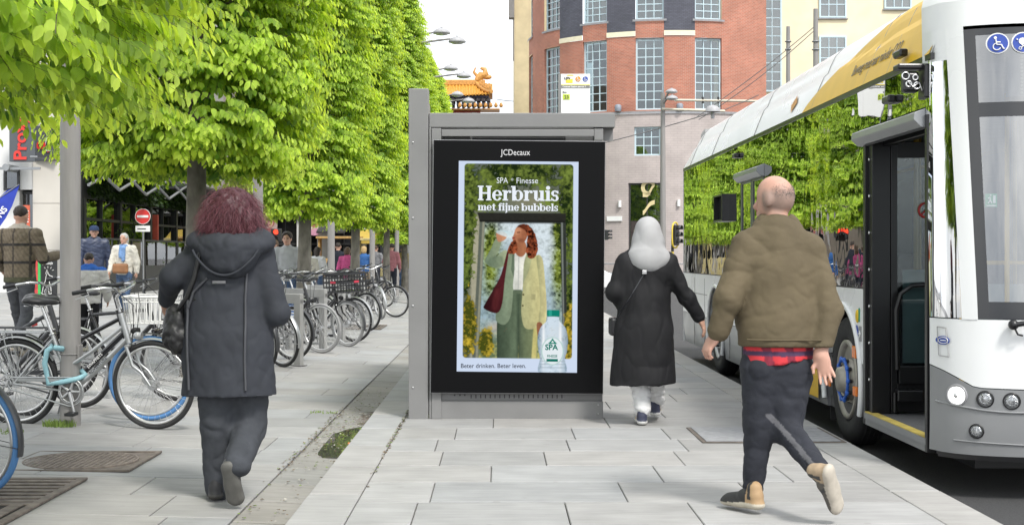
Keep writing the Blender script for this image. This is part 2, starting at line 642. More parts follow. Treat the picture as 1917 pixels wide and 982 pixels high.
# materials in common use
def stone_mat(name, rough, var, bump):
 """dressed bluestone: each slab's own tone, long faint streaks of the saw, specks and pale spots"""
 m = attr_mat(name, "tone", rough, var, 3.0, bump, 45.0, 0.3)
 nt = m.node_tree
 b = nt.nodes["Principled BSDF"]
 tc = nt.nodes.new("ShaderNodeTexCoord")
 mp = nt.nodes.new("ShaderNodeMapping")
 mp.inputs["Scale"].default_value = (1.2, 9.0, 1.0)
 no = nt.nodes.new("ShaderNodeTexNoise")
 no.inputs["Scale"].default_value = 2.2
 no.inputs["Detail"].default_value = 8
 no.inputs["Roughness"].default_value = 0.65
 nt.links.new(tc.outputs["Object"], mp.inputs[0])
 nt.links.new(mp.outputs[0], no.inputs["Vector"])
 r = nt.nodes.new("ShaderNodeValToRGB")
 r.color_ramp.elements[0].position, r.color_ramp.elements[1].position = 0.28, 0.72
 r.color_ramp.elements[0].color = (0.86, 0.86, 0.855, 1)
 r.color_ramp.elements[1].color = (1.12, 1.12, 1.125, 1)
 nt.links.new(no.outputs[0], r.inputs[0])
 mx = nt.nodes.new("ShaderNodeMix")
 mx.data_type = 'RGBA'
 mx.blend_type = 'MULTIPLY'
 mx.inputs[0].default_value = 1
 old = b.inputs["Base Color"].links[0].from_socket
 nt.links.new(old, mx.inputs[6])
 nt.links.new(r.outputs[0], mx.inputs[7])
 vo = nt.nodes.new("ShaderNodeTexVoronoi")
 vo.inputs["Scale"].default_value = 5.5
 vo.inputs["Randomness"].default_value = 1.0
 nt.links.new(tc.outputs["Object"], vo.inputs["Vector"])
 lt = nt.nodes.new("ShaderNodeMapRange")
 lt.inputs[1].default_value, lt.inputs[2].default_value = 0.09, 0.13
 lt.inputs[3].default_value, lt.inputs[4].default_value = 1.0, 0.0
 nt.links.new(vo.outputs["Distance"], lt.inputs[0])
 sep = nt.nodes.new("ShaderNodeSeparateColor")
 nt.links.new(vo.outputs["Color"], sep.inputs[0])
 gt = nt.nodes.new("ShaderNodeMath")
 gt.operation = 'GREATER_THAN'
 gt.inputs[1].default_value = 0.72
 nt.links.new(sep.outputs[0], gt.inputs[0])
 mu = nt.nodes.new("ShaderNodeMath")
 mu.operation = 'MULTIPLY'
 nt.links.new(lt.outputs[0], mu.inputs[0])
 nt.links.new(gt.outputs[0], mu.inputs[1])
 m3 = nt.nodes.new("ShaderNodeMath")
 m3.operation = 'MULTIPLY'
 m3.inputs[1].default_value = 0.35
 nt.links.new(mu.outputs[0], m3.inputs[0])
 m2 = nt.nodes.new("ShaderNodeMix")
 m2.data_type = 'RGBA'
 m2.inputs[7].default_value = (0.22, 0.215, 0.205, 1)
 nt.links.new(m3.outputs[0], m2.inputs[0])
 nt.links.new(mx.outputs[2], m2.inputs[6])
 nt.links.new(m2.outputs[2], b.inputs["Base Color"])
 return m
M_STONE = stone_mat("bluestone", 0.7, 0.10, 0.10)
M_MORTAR = mat("joint_sand", (0.11, 0.104, 0.094), 0.95, var=0.35, scale=30, bump=0.4)
M_ASPHALT = mat("asphalt", (0.055, 0.055, 0.057), 0.9, var=0.3, scale=90, bump=0.8, bscale=300, det=6)
M_ASPHALT2 = mat("worn_asphalt", (0.17, 0.17, 0.172), 0.9, var=0.18, scale=1.4, bump=0.3, bscale=200)
M_GREY = mat("grey_painted_metal", (0.205, 0.204, 0.203), 0.42, var=0.10, scale=2.2, rvar=0.10, bump=0.03, bscale=30, det=9)
M_POLE = mat("pole_paint", (0.24, 0.23, 0.22), 0.55, var=0.08, scale=5, stretch=(6, 6, .7), bump=0.05)
M_BLACK = mat("black_plastic", (0.012, 0.012, 0.013), 0.45, var=0.2, scale=20)
M_RUBBER = mat("tyre_rubber", (0.022, 0.022, 0.023), 0.8, var=0.25, scale=25, bump=0.15, bscale=120)
M_STEEL = mat("bright_steel", (0.62, 0.62, 0.62), 0.28, 1.0, var=0.08, scale=12, rvar=0.1)
M_ALU = mat("dull_aluminium", (0.55, 0.55, 0.55), 0.45, 1.0, var=0.1, scale=9)
M_WHITE = mat("white_paint", (0.78, 0.78, 0.77), 0.4, var=0.03)
M_CAST = mat("rusty_cast_iron", (0.125, 0.105, 0.088), 0.75, var=0.35, scale=14, bump=0.25, bscale=70)
M_DARKPIT = mat("dark_pit", (0.012, 0.011, 0.010), 0.95, var=0.3)
def slab_field(name, x0, x1, y0, y1, row, lmin, lmax, zf, gap, seed, tone, tvar, thick=0.03, cuts=None, first=None):
 rng = random.Random(seed)
 V, Q, C = [], [], []
 y = y0
 while y < y1:
  rw = row * rng.uniform(0.94, 1.06)
  ye = min(y + rw, y1)
  x = x0
  off = rng.uniform(0.35, 1.0)
  firstx = True
  while x < x1 - 1e-4:
   L = rng.uniform(lmin, lmax) * (off if firstx else 1)
   firstx = False
   xe = min(x + L, x1)
   if x1 - xe < 0.22: xe = x1
   a, b, c, d = x + gap * .42, xe - gap * .42, y + gap * 1.5, ye - gap * 1.5
   dz = rng.uniform(-.0015, .0015)
   t = rng.uniform(1 - tvar, 1 + tvar)
   w = rng.uniform(-.022, .022)
   col = (tone[0] * t * (1 + w), tone[1] * t, tone[2] * t * (1 - w))
   bv = 0.004
   n = len(V)
   for (q, e) in ((0, -thick), (0, -bv), (bv, 0)):
    for (px_, py_) in ((a + q, c + q), (b - q, c + q), (b - q, d - q), (a + q, d - q)):
     V.append((px_, py_, zf(px_) + dz + e + rng.uniform(-.0006, .0006)))
     C.append(col if e > -thick else (0.08, 0.08, 0.075))
   for l in (0, 4):
    for k in range(4):
     k2 = (k + 1) % 4
     Q.append((n + l + k, n + l + k2, n + l + 4 + k2, n + l + 4 + k))
   Q.append((n + 8, n + 9, n + 10, n + 11))
   x = xe
  y = ye
 o = np_mesh(name, np.array(V), np.array(Q), M_STONE, colors=np.array(C))
 return o
ST = (0.318, 0.316, 0.310)
g = MB()
g.quad((-300, -60, -0.25), (300, -60, -0.25), (300, 600, -0.25), (-300, 600, -0.25))
tag(g.build("ground", M_ASPHALT2), kind="structure")
PX0, PX1, KL, KR, PEND = -0.745, 2.17, -1.035, 2.45, 36.0
tag(slab_field("platform", PX0, PX1, -3.31, PEND, 0.63, 0.62, 1.15, lambda x: 0.0, 0.0065, 5, ST, 0.085), kind="structure")
kl = slab_field("platform_kerb", KL, PX0, -3.14, PEND, 0.98, 1, 2, lambda x: 0.0, 0.008, 8, (0.325, 0.323, 0.317), 0.05, 0.09)
tag(kl, kind="structure")
kr = slab_field("road_kerb", PX1, KR, -3.4, PEND, 1.0, 1, 2, lambda x: 0.0, 0.007, 9, (0.335, 0.328, 0.315), 0.04, 0.2)
tag(kr, kind="structure")
bed = MB().box((KL + .012, -3.3, -0.24), (KR - .03, PEND, -0.012))
tag(bed.build("platform_bed", M_MORTAR), kind="structure")
gt = slab_field("gutter", -1.355, KL, -3.36, 60, 0.62, 1, 2, lambda x: -0.052 - 0.035 * max(0, 1 - abs(x + 1.11) / 0.13), 0.007, 12, (0.25, 0.243, 0.225), 0.07, 0.03)
tag(gt, kind="structure")
tag(slab_field("pavement", -30.0, -1.362, -3.46, 78, 0.62, 0.6, 1.2, zl, 0.0065, 21, (0.295, 0.294, 0.288), 0.09), kind="structure")
b2 = MB()
b2.add([(-30, -4, zl(-30) - .014), (-1.36, -4, zl(-1.36) - .014), (-1.03, -4, -.11), (-1.03, 80, -.11), (-1.36, 80, zl(-1.36) - .014), (-30, 80, zl(-30) - .014)], [(0, 1, 4, 5), (1, 2, 3, 4)])
tag(b2.build("pavement_bed", M_MORTAR), kind="structure")
rd = MB()
rd.quad((KR - .02, -20, -0.135), (60, -20, -0.135), (60, 66, -0.135), (KR - .02, 66, -0.135))
rd.quad((-1.0, PEND, -0.135), (KR - .02, PEND, -0.135), (KR - .02, 66, -0.135), (-1.0, 66, -0.135))
tag(rd.build("road", M_ASPHALT), kind="structure")
fp = MB().box((-1.0, 66, -0.24), (70, 90, 0.0))
tag(fp.build("far_pavement", M_ASPHALT2), kind="structure")
mk = MB()
for i in range(6):
 mk.quad((-0.6 + i * 0.9, 58, -0.131), (-0.15 + i * 0.9, 58, -0.131), (-0.15 + i * 0.9, 62, -0.131), (-0.6 + i * 0.9, 62, -0.131))
tag(mk.build("road_marking", mat("road_paint", (.6, .6, .58), .8, var=.2, scale=30)), kind="structure")
# grates, manhole, puddle
def bar_grate(name, x0, x1, y0, y1, z, along, n, label, cat, frame=0.05, fill=0.5, split=None):
 t = empty(name, ((x0 + x1) / 2, (y0 + y1) / 2, z), label=label, cat=cat)
 cx, cy_ = (x0 + x1) / 2, (y0 + y1) / 2
 hx, hy = (x1 - x0) / 2, (y1 - y0) / 2
 f = MB()
 f.bbox((-hx, -hy, 0), (hx, -hy + frame, .014), .003)
 f.bbox((-hx, hy - frame, 0), (hx, hy, .014), .003)
 f.bbox((-hx, -hy + frame, 0), (-hx + frame, hy - frame, .014), .003)
 f.bbox((hx - frame, -hy + frame, 0), (hx, hy - frame, .014), .003)
 f.build("frame", M_CAST, t)
 p = MB().box((-hx + frame, -hy + frame, 0.0), (hx - frame, hy - frame, 0.003))
 p.build("pit", M_DARKPIT, t)
 b = MB()
 def bars(ax, a0, a1, c0, c1, n):
  for i in range(n):
   s0 = a0 + (a1 - a0) * (i + 0.5 - fill / 2) / n
   s1 = a0 + (a1 - a0) * (i + 0.5 + fill / 2) / n
   if ax == 'x': b.bbox((c0, s0, .003), (c1, s1, .0125), .003)
   else: b.bbox((s0, c0, .003), (s1, c1, .0125), .003)
 if split is None:
  if along == 'x': bars('x', -hy + frame, hy - frame, -hx + frame, hx - frame, n)
  else: bars('y', -hx + frame, hx - frame, -hy + frame, hy - frame, n)
 else:
  ys = split - cy_
  bars('x', ys + .03, hy - frame, -hx + frame, hx - frame, n)
  b.bbox((-hx + frame, ys - .03, .003), (hx - frame, ys + .03, .0125), .003)
  bars('y', -hx + frame, hx - frame, -hy + frame, ys - .03, n + 4)
 b.build("bars", M_CAST, t)
 return t
bar_grate("drain_grate", -3.95, -2.42, 6.2, 8.2, zl(-2.42) + .006, 'x', 7, "large rusty iron drain grate of long slots in the pavement at the near left corner", "drain grate", split=7.35, fill=.55)
bar_grate("drain_grate", -3.2, -2.1, 24.9, 26.4, zl(-2.2) + .006, 'y', 14, "far slotted drain grate in the pavement beside the row of parked bicycles", "drain grate", fill=.5)
bar_grate("gutter_grate", -1.335, -1.055, 11.2, 12.1, -0.075, 'x', 11, "small rusty gully grate in the gutter beside the shelter", "gully grate", frame=.02, fill=.45)
mh = empty("manhole_cover", (-2.68, 8.93, zl(-2.3) + .005), label="rusty round manhole cover in a square iron frame on the pavement", cat="manhole cover")
f = MB()
for a, b in (((-.42, -.42), (.42, -.39)), ((-.42, .39), (.42, .42)), ((-.42, -.39), (-.39, .39)), ((.39, -.39), (.42, .39))):
 f.box((a[0], a[1], 0), (b[0], b[1], .012))
f.box((-.39, -.39, 0), (.39, .39, .004))
f.build("frame", M_CAST, mh)
lid = MB()
lid.lathe([(.0, .004), (.365, .004), (.365, .009), (.0, .009)], n=64, smooth=False)
lid.torus((0, 0, .009), (0, 0, 1), .355, .008, 64, 6)
for i in range(-9, 10):
 c = i * .036
 h = math.sqrt(.345 ** 2 - c * c)
 lid.box((c - .007, -h, .009), (c + .007, h, .013))
 lid.box((-h, c - .007, .009), (h, c + .007, .0122))
for sx_ in (-1, 1):
 for i in range(5):
  q = .30 + .022 * i
  lid.box((sx_ * .385 - .004, -.3 + i * .15, .004), (sx_ * .385 + .004, -.2 + i * .15, .008))
lid.build("lid", mat("manhole_iron", (.16, .135, .115), .8, var=.35, scale=25, bump=.2), mh)
ic = empty("inspection_cover", (1.92, 10.05, 0.003), label="dark rectangular inspection cover let into the platform behind the man", cat="inspection cover")
f = MB()
f.box((-.5, -.42, 0), (.5, .42, .004))
f.build("frame", M_CAST, ic)
f = MB()
for i in range(3):
 f.bbox((-.47, -.39 + i * .265, .004), (-.01, -.14 + i * .265, .010), .003)
 f.bbox((.01, -.39 + i * .265, .004), (.47, -.14 + i * .265, .010), .003)
f.build("tray", mat("cover_stone", (.27, .275, .285), .75, var=.15, scale=20, bump=.2), ic)
pts = []
rng = random.Random(4)
for i in range(26):
 t = i / 25
 y = 9.35 + 1.75 * t
 w = .30 * math.sin(math.pi * min(1, .12 + t * .9)) ** .6
 pts.append((-1.04 - w * rng.uniform(.82, 1.0), y))
poly = [(-1.038, 9.35)] + pts + [(-1.038, 11.1)]
pd = MB()
pd.add([(p[0], p[1], -0.058) for p in poly], [tuple(range(len(poly)))])
m, nt, bb = new_mat("puddle_water")
bb.inputs["Base Color"].default_value = (.05, .05, .04, 1)
bb.inputs["Roughness"].default_value = 0.02
bb.inputs["IOR"].default_value = 1.33
bb.inputs["Alpha"].default_value = 0.75
tag(pd.build("puddle_water", m), kind="structure")
def tuft(name, loc, n, h, spread, label, cat, green=(.16, .24, .04)):
 rng = random.Random(int(abs(loc[0]) * 1000))
 b = MB()
 for i in range(n):
  a, r_ = rng.uniform(0, 6.28), spread * rng.random() ** .5
  x, y = r_ * math.cos(a), r_ * math.sin(a) * .6
  l = h * rng.uniform(.5, 1)
  dx, dy = rng.uniform(-.6, .6) * l, rng.uniform(-.6, .6) * l
  w = .0035
  b.add([(x - w, y, 0), (x + w, y, 0), (x + dx * .5 + w * .7, y + dy * .5, l * .65), (x + dx * .5 - w * .7, y + dy * .5, l * .65), (x + dx, y + dy, l * .95)], [(0, 1, 2, 3), (3, 2, 4)])
 o = b.build(name, mat("grass_blade", green, .6, var=.3, scale=30), fix=False)
 o.location = loc
 return tag(o, label, cat)
tuft("grass_tuft", (-3.35, 10.62, zl(-3.35)), 160, .07, .13, "bright green grass tuft growing at the foot of the nearest grey pole", "grass tuft")
tuft("grass_tuft", (-3.6, 10.2, zl(-3.6)), 50, .035, .16, "thin weeds in the pavement joint in front of the nearest grey pole", "weeds")
tuft("grass_tuft", (-.575, 11.12, 0.002), 120, .05, .07, "small weeds in the corner where the shelter's side post meets its base", "weeds", (.12, .14, .04))
tuft("grass_tuft", (-1.5, 11.9, -.05), 40, .03, .12, "sparse weeds in the joint along the gutter near the gully grate", "weeds")
ct = MB()
ct.cyl((0, 0, 0), (.05, .012, 0), .008, n=8)
tag(ct.build("cigarette_packet", mat("orange_card", (.6, .18, .05), .6)), "small orange piece of litter floating at the edge of the puddle", "litter").location = (-1.075, 9.95, -.045)
lt = MB()
for i in range(900):
 x = rng.uniform(-1.36, -1.03) if i < 500 else rng.choice((rng.uniform(-1.4, -1.33), rng.uniform(-.76, -.73)))
 y = rng.uniform(7, 14) if i < 200 else rng.gauss(10.6, 1.1)
 z = (-0.045 if x < -1.04 else 0.002)
 s_ = rng.uniform(.004, .014)
 a = rng.uniform(0, 6.28)
 c_, d_ = math.cos(a) * s_, math.sin(a) * s_
 lt.mi = rng.choice((0, 0, 1, 2))
 lt.add([(x - c_, y - d_, z), (x + d_, y - c_, z + s_ * .5), (x + c_, y + d_, z), (x - d_, y + c_, z + s_ * .3)], [(0, 1, 2, 3)])
tag(lt.build("litter", [mat("dry_leaf", (.13, .09, .05), .9, var=.4), mat("green_bit", (.14, .2, .04), .8, var=.4), mat("pale_bit", (.4, .38, .33), .9)], fix=False), kind="stuff")
# bus shelter with its advertising display
SY = 11.08
def sx(u): return (u - U0) / F * SY
def sz(v): return HC - (v - V0) / F * SY
M_BEZEL = mat("display_black_glass", (0.0025, 0.0025, 0.003), 0.35, var=0.0, spec=0.12)
sh = empty("bus_shelter", (0.1, SY + 1.2, 0), label="grey metal bus shelter whose end wall is a tall digital advertising display", cat="bus shelter")
O = Vector((0.1, SY + 1.2, 0))
def L(p): return tuple(Vector(p) - O)
def part(mb, name, m, parent=sh, bevel=0.0):
 o = mb.build(name, m, parent, bevel)
 o.data.transform(Matrix.Translation(-O))
 return o
x_l, x_p, x_r = sx(765), sx(803), sx(1129)
b = MB()
b.box((x_l, SY - .01, -.02), (x_p - .004, SY + 0.14, sz(166)))
part(b, "side_post", M_GREY, bevel=.006)
b = MB()
b.prism([(SY + .14, sz(170)), (SY + .62, sz(196) + .05), (SY + .62, 2.35), (SY + .14, 2.35)], x_l + .03, x_p - .02, 'x')
part(b, "post_cheek", M_GREY, bevel=.004)
b = MB()
b.box((x_p, SY + .02, sz(238)), (sx(1152), SY + .12, sz(211)))
b.box((sx(1129) + .02, SY + .121, sz(238)), (sx(1152), SY + 4.6, sz(211)))
b.box((x_l + .04, SY + .121, sz(238)), (x_p + .03, SY + 4.6, sz(211)))
part(b, "roof_fascia", M_GREY, bevel=.005)
b = MB()
b.box((x_p + .03, SY + .125, sz(236)), (sx(1129) + .018, SY + 4.6, sz(222)))
part(b, "roof", mat("roof_underside", (.16, .16, .165), .5, var=.06))
b = MB()
b.prism([(SY + .12, sz(238)), (SY + .6, sz(238)), (SY + .12, sz(262))], sx(1132), sx(1150), 'x')
part(b, "roof_bracket", M_GREY)
b = MB()
b.box((x_p + .002, SY - .005, 0), (x_p + .018, SY + .2, sz(238) - .002))
part(b, "frame_upright", M_GREY, bevel=.003)
b = MB()
b.box((x_p + .022, SY - .012, 0), (sx(826), SY + .22, sz(240)))
part(b, "frame_upright", M_GREY, bevel=.003)
b = MB()
b.box((sx(1113), SY + .03, sz(262)), (sx(1130), SY + .22, sz(240)))
part(b, "frame_upright", M_GREY, bevel=.003)
b = MB()
b.box((sx(826) + .002, SY + .02, sz(255)), (sx(1113) - .002, SY + .10, sz(242)))
part(b, "frame_head", M_GREY, bevel=.004)
b = MB()
b.box((sx(828), SY + .06, sz(263)), (sx(880), SY + .16, sz(256)))
b.box((sx(884), SY + .09, sz(262)), (sx(1060), SY + .15, sz(256)))
part(b, "ventilation_slot", M_BLACK)
b = MB()
b.box((sx(806), SY, -.01), (x_r, SY + .3, sz(750)))
part(b, "plinth", M_GREY, bevel=.005)
b = MB()
b.box((sx(807), SY + .012, sz(750) + .002), (x_r - .003, SY + .29, sz(736)))
part(b, "vent_panel", mat("vent_grey", (.17, .17, .172), .5, var=.05), bevel=.002)
b = MB()
for i in range(20):
 x = sx(882) + (sx(1052) - sx(882)) * i / 19
 b.box((x - .004, SY + .0085, sz(745)), (x + .004, SY + .014, sz(738)))
for u in (851, 861, 870):
 b.cyl((sx(u), SY + .0085, sz(739)), (sx(u), SY + .014, sz(739)), .007, n=10)
part(b, "vent_slits", M_BLACK)
b = MB()
for z in (.25, .9, 1.6, 2.2):
 b.lathe([(.008, -.002), (.007, .003), (.001, .004)], n=10, M=Matrix.Translation((x_l + .035, SY - .012, z)) @ Matrix.Rotation(R(90), 4, 'X'))
for u in (815, 1120):
 for v in (757, 774): b.lathe([(.007, -.002), (.006, .003), (.001, .004)], n=10, M=Matrix.Translation((sx(u), SY - .002, sz(v))) @ Matrix.Rotation(R(90), 4, 'X'))
part(b, "bolts", M_ALU)
b = MB()
b.box((x_l + .06, SY + 4.4, -.02), (x_l + .16, SY + 4.5, 2.3))
part(b, "rear_post", M_GREY)
b = MB()
b.box((x_l + .09, SY + .7, .25), (x_l + .10, SY + 4.3, 2.2))
part(b, "glass_wall", glass("shelter_glass", (.8, .85, .85), .02))
b = MB()
b.bbox((x_l + .2, SY + 1.2, .42), (x_l + .6, SY + 3.6, .46), .01)
for y in (1.5, 3.3):
 b.box((x_l + .35, SY + y, 0), (x_l + .42, SY + y + .06, .42))
part(b, "bench", M_GREY)
dx0, dx1, dz0, dz1 = sx(806) - .0, sx(1133), sz(735), sz(263)
DF = SY - .055
def dsx(u): return (u - U0) / F * DF
def dsz(v): return HC - (v - V0) / F * DF
quad4 = [(dsx(806), dsz(734.5)), (dsx(1128.5), dsz(736.5)), (dsx(1133), dsz(265)), (dsx(812), dsz(262))]
b = MB()
b.prism(quad4, DF, SY + .012, 'y')
disp = part(b, "display_case", M_BEZEL, bevel=.004)
edge = MB()
for i in range(4):
 p, q = quad4[i], quad4[(i + 1) % 4]
 edge.cyl((p[0], DF + .006, p[1]), (q[0], DF + .006, q[1]), .0035, n=6)
part(edge, "case_rim", mat("rim_grey", (.3, .3, .31), .35, .6), disp)
# picture on the screen
scr4 = [(dsx(855), dsz(694.5)), (dsx(1080), dsz(697)), (dsx(1083), dsz(303)), (dsx(859), dsz(301))]
def spt(u, v, y):
 a, b_, c, d = [Vector((p[0], 0, p[1])) for p in scr4]
 top = d.lerp(c, u)
 bot = a.lerp(b_, u)
 p = top.lerp(bot, v)
 return Vector((p.x, y, p.z))
PW, PH = 220, 390
def fbm(w, h, sc, seed, octv=5, sy=1.0):
 rs = np.random.RandomState(seed)
 out = np.zeros((h, w))
 amp = 1.0
 for o in range(octv):
  gw, gh = int(sc * 2 ** o) + 2, int(sc * 2 ** o * h / w * sy) + 2
  g_ = rs.rand(gh, gw)
  yy = np.linspace(0, gh - 1.001, h)
  xx = np.linspace(0, gw - 1.001, w)
  y0, x0 = yy.astype(int), xx.astype(int)
  fy, fx = (yy - y0)[:, None], (xx - x0)[None, :]
  fy, fx = fy * fy * (3 - 2 * fy), fx * fx * (3 - 2 * fx)
  out += amp * ((g_[y0][:, x0] * (1 - fx) + g_[y0][:, x0 + 1] * fx) * (1 - fy) + (g_[y0 + 1][:, x0] * (1 - fx) + g_[y0 + 1][:, x0 + 1] * fx) * fy)
  amp *= .55
 return (out - out.min()) / (out.max() - out.min())
gx, gy = np.meshgrid((np.arange(PW) + .5) / PW * 503 + 38, (np.arange(PH) + .5) / PH * 878 + 49)
IMG = np.zeros((PH, PW, 3)) + np.array(lin((206, 219, 240)))
def over(c, a):
 global IMG
 c = np.asarray(c, float)
 IMG = IMG * (1 - a[..., None]) + c * a[..., None]
def smooth01(d, s=1.6): return np.clip(.5 - d / (2 * s), 0, 1)
def inpoly(P, s=1.6):
 P = np.array(P, float)
 ins = np.zeros(gx.shape, bool)
 dm = np.full(gx.shape, 1e9)
 n = len(P)
 for i in range(n):
  (x1, y1), (x2, y2) = P[i], P[(i + 1) % n]
  c = ((y1 > gy) != (y2 > gy))
  with np.errstate(divide='ignore', invalid='ignore'):
   xi = (x2 - x1) * (gy - y1) / (y2 - y1 if y2 != y1 else 1e-9) + x1
  ins ^= c & (gx < xi)
  dx, dy = x2 - x1, y2 - y1
  t = np.clip(((gx - x1) * dx + (gy - y1) * dy) / max(dx * dx + dy * dy, 1e-9), 0, 1)
  dm = np.minimum(dm, np.hypot(gx - x1 - t * dx, gy - y1 - t * dy))
 return smooth01(np.where(ins, -dm, dm), s)
def spline(P, k=6):
 P = [np.array(p, float) for p in P]
 n = len(P)
 out = []
 for i in range(n):
  a, b_, c, d = P[i - 1], P[i], P[(i + 1) % n], P[(i + 2) % n]
  for j in range(k):
   t = j / k
   out.append(.5 * (2 * b_ + (c - a) * t + (2 * a - 5 * b_ + 4 * c - d) * t * t + (3 * b_ - a - 3 * c + d) * t ** 3))
 return out
def ell2(cx, cy_, rx, ry, s=1.6): return smooth01((np.hypot((gx - cx) / rx, (gy - cy_) / ry) - 1) * min(rx, ry), s)
def blob(cx, cy_, rx, ry): return np.exp(-(((gx - cx) / rx) ** 2 + ((gy - cy_) / ry) ** 2))
def L3(r, g_, b_): return np.array(lin((r, g_, b_)))
def rrect(x0, y0, x1, y1, r):
 qx, qy = np.abs(gx - (x0 + x1) / 2) - (x1 - x0) / 2 + r, np.abs(gy - (y0 + y1) / 2) - (y1 - y0) / 2 + r
 d = np.hypot(np.maximum(qx, 0), np.maximum(qy, 0)) + np.minimum(np.maximum(qx, qy), 0) - r
 return smooth01(d, 1.5)
keep = IMG.copy()
n1, n3 = fbm(PW, PH, 9, 1), fbm(PW, PH, 5, 3)
n2 = .45 * fbm(PW, PH, 22, 2, 4) + .55 * fbm(PW, PH, 52, 6, 3)
n2 = np.clip((n2 - .5) * 1.35 + .5, 0, 1)
IMG[:] = L3(96, 104, 92)
over(L3(140, 138, 112), np.clip(blob(350, 215, 110, 45) * .75 + blob(105, 450, 34, 190), 0, 1))
over(L3(176, 172, 150), inpoly([(96, 300), (128, 270), (122, 870), (92, 870)], 6) * .8)
over(L3(70, 96, 96), blob(85, 140, 40, 60) * .8)
ivy = np.clip(blob(290, 95, 230, 75) + blob(170, 200, 80, 60) * .8 + blob(450, 220, 60, 50) * .7 + blob(82, 330, 34, 170) + blob(75, 140, 25, 70) * .5 + blob(505, 250, 26, 230) + blob(505, 640, 22, 130) + blob(70, 520, 22, 110), 0, 1.2)
iv = np.clip((ivy + (n2 - .5) * 1.1 - .38) * 5, 0, 1)
icol = L3(30, 44, 20) + (L3(120, 138, 62) - L3(30, 44, 20)) * np.clip((n2 * .6 + n1 * .5 - .42) * 2.6, 0, 1)[..., None]
IMG = IMG * (1 - iv[..., None]) + icol * iv[..., None]
op = inpoly([(150, 303), (470, 303), (488, 872), (122, 872)], 2)
mist = L3(150, 176, 188) + (L3(214, 226, 232) - L3(150, 176, 188)) * np.clip(blob(410, 380, 90, 150) * 1.2 + blob(230, 330, 90, 60) + n3 * .35, 0, 1)[..., None]
IMG = IMG * (1 - op[..., None]) + mist * op[..., None]
dark = op * np.clip(blob(175, 440, 42, 200) * 1.3 + blob(462, 480, 32, 220) * 1.2 + blob(455, 330, 22, 40) - (n2 - .5) * .9, 0, 1)
vc = L3(38, 52, 20) + (L3(150, 166, 70) - L3(38, 52, 20)) * np.clip((n2 * .9 + n1 * .4 - .5) * 2.2, 0, 1)[..., None]
IMG = IMG * (1 - dark[..., None]) + vc * dark[..., None]
low = op * np.clip((gy - 700) / 120, 0, 1) * .85
lc = L3(92, 106, 48) + (L3(196, 186, 84) - L3(92, 106, 48)) * np.clip((n2 - .35) * 2, 0, 1)[..., None]
IMG = IMG * (1 - low[..., None]) + lc * low[..., None]
over(L3(206, 184, 170), op * blob(200, 740, 34, 22) * .5)
over(L3(44, 44, 40), inpoly([(118, 264), (490, 264), (488, 303), (128, 303)], 2))
over(L3(20, 20, 20), inpoly([(126, 296), (486, 296), (484, 308), (132, 308)], 2) * .7)
over(L3(96, 102, 92), inpoly([(128, 303), (150, 303), (128, 872), (102, 872)], 2))
over(L3(150, 150, 130), inpoly([(140, 303), (149, 303), (126, 872), (116, 872)], 2) * .8)
over(L3(52, 56, 52), inpoly([(466, 303), (490, 303), (500, 872), (482, 872)], 2))
over(L3(140, 146, 140), inpoly([(470, 303), (477, 303), (490, 872), (484, 872)], 2) * .7)
for (cx, cy_, rx, ry) in ((84, 740, 34, 130), (506, 770, 20, 120), (160, 810, 34, 60), (250, 820, 30, 60), (450, 800, 34, 70)):
 a = np.clip((blob(cx, cy_, rx, ry) * 1.6 + (n2 - .5) * .8 - .45) * 4, 0, 1)
 c = L3(70, 76, 24) + (L3(206, 178, 60) - L3(70, 76, 24)) * np.clip((n2 * .8 + n1 * .5 - .5) * 2.2, 0, 1)[..., None]
 IMG = IMG * (1 - a[..., None]) + c * a[..., None]
# the woman in the picture
nv = .6 * fbm(PW, PH, 16, 31, 4, .35) + .4 * fbm(PW, PH, 40, 32, 3, .5)
nv = np.clip((nv - .5) * 1.5 + .5, 0, 1)
def fill(P, c1, c2, ang=0.0, s=1.5, sp=True, k=6, amt=1.0):
 a = inpoly(spline(P, k) if sp else P, s) * amt
 P = np.array(P, float)
 ca, sa = math.cos(R(ang)), math.sin(R(ang))
 pr = P[:, 0] * ca + P[:, 1] * sa
 t = np.clip((gx * ca + gy * sa - pr.min()) / max(np.ptp(pr), 1), 0, 1)
 c = (L3(*c1) + (L3(*c2) - L3(*c1)) * t[..., None]) * (.80 + .42 * nv)[..., None]
 global IMG
 IMG = IMG * (1 - a[..., None]) + c * a[..., None]
fill([(212, 585), (302, 585), (300, 700), (292, 872), (206, 872), (204, 740)], (56, 70, 56), (104, 120, 96), 0, sp=False)
fill([(296, 585), (352, 600), (378, 720), (372, 872), (298, 872), (290, 720)], (78, 92, 74), (136, 146, 106), 0, sp=False)
fill([(358, 740), (376, 740), (370, 872), (350, 872)], (196, 188, 120), (210, 200, 130), 90, 3, False)
fill([(286, 600), (300, 600), (300, 872), (288, 872)], (58, 72, 58), (66, 80, 64), 0, 5, False, amt=.7)
fill([(236, 620), (242, 620), (236, 872), (228, 872)], (66, 80, 64), (70, 84, 66), 0, 4, False, amt=.5)
fill([(246, 430), (276, 418), (284, 500), (272, 590), (262, 690), (236, 730), (200, 712), (205, 660), (226, 590), (238, 500)], (110, 126, 104), (136, 150, 124), 0, k=5)
fill([(318, 410), (352, 438), (384, 446), (396, 520), (392, 640), (388, 720), (366, 744), (322, 742), (306, 680), (310, 600), (312, 520)], (172, 172, 128), (206, 198, 142), 0, k=5)
fill([(368, 446), (392, 452), (404, 540), (412, 650), (408, 720), (380, 722), (384, 640), (378, 540)], (150, 152, 112), (214, 204, 150), 0, k=5)
fill([(268, 420), (282, 424), (286, 500), (280, 560), (262, 500)], (88, 104, 86), (112, 126, 104), 0, sp=False)
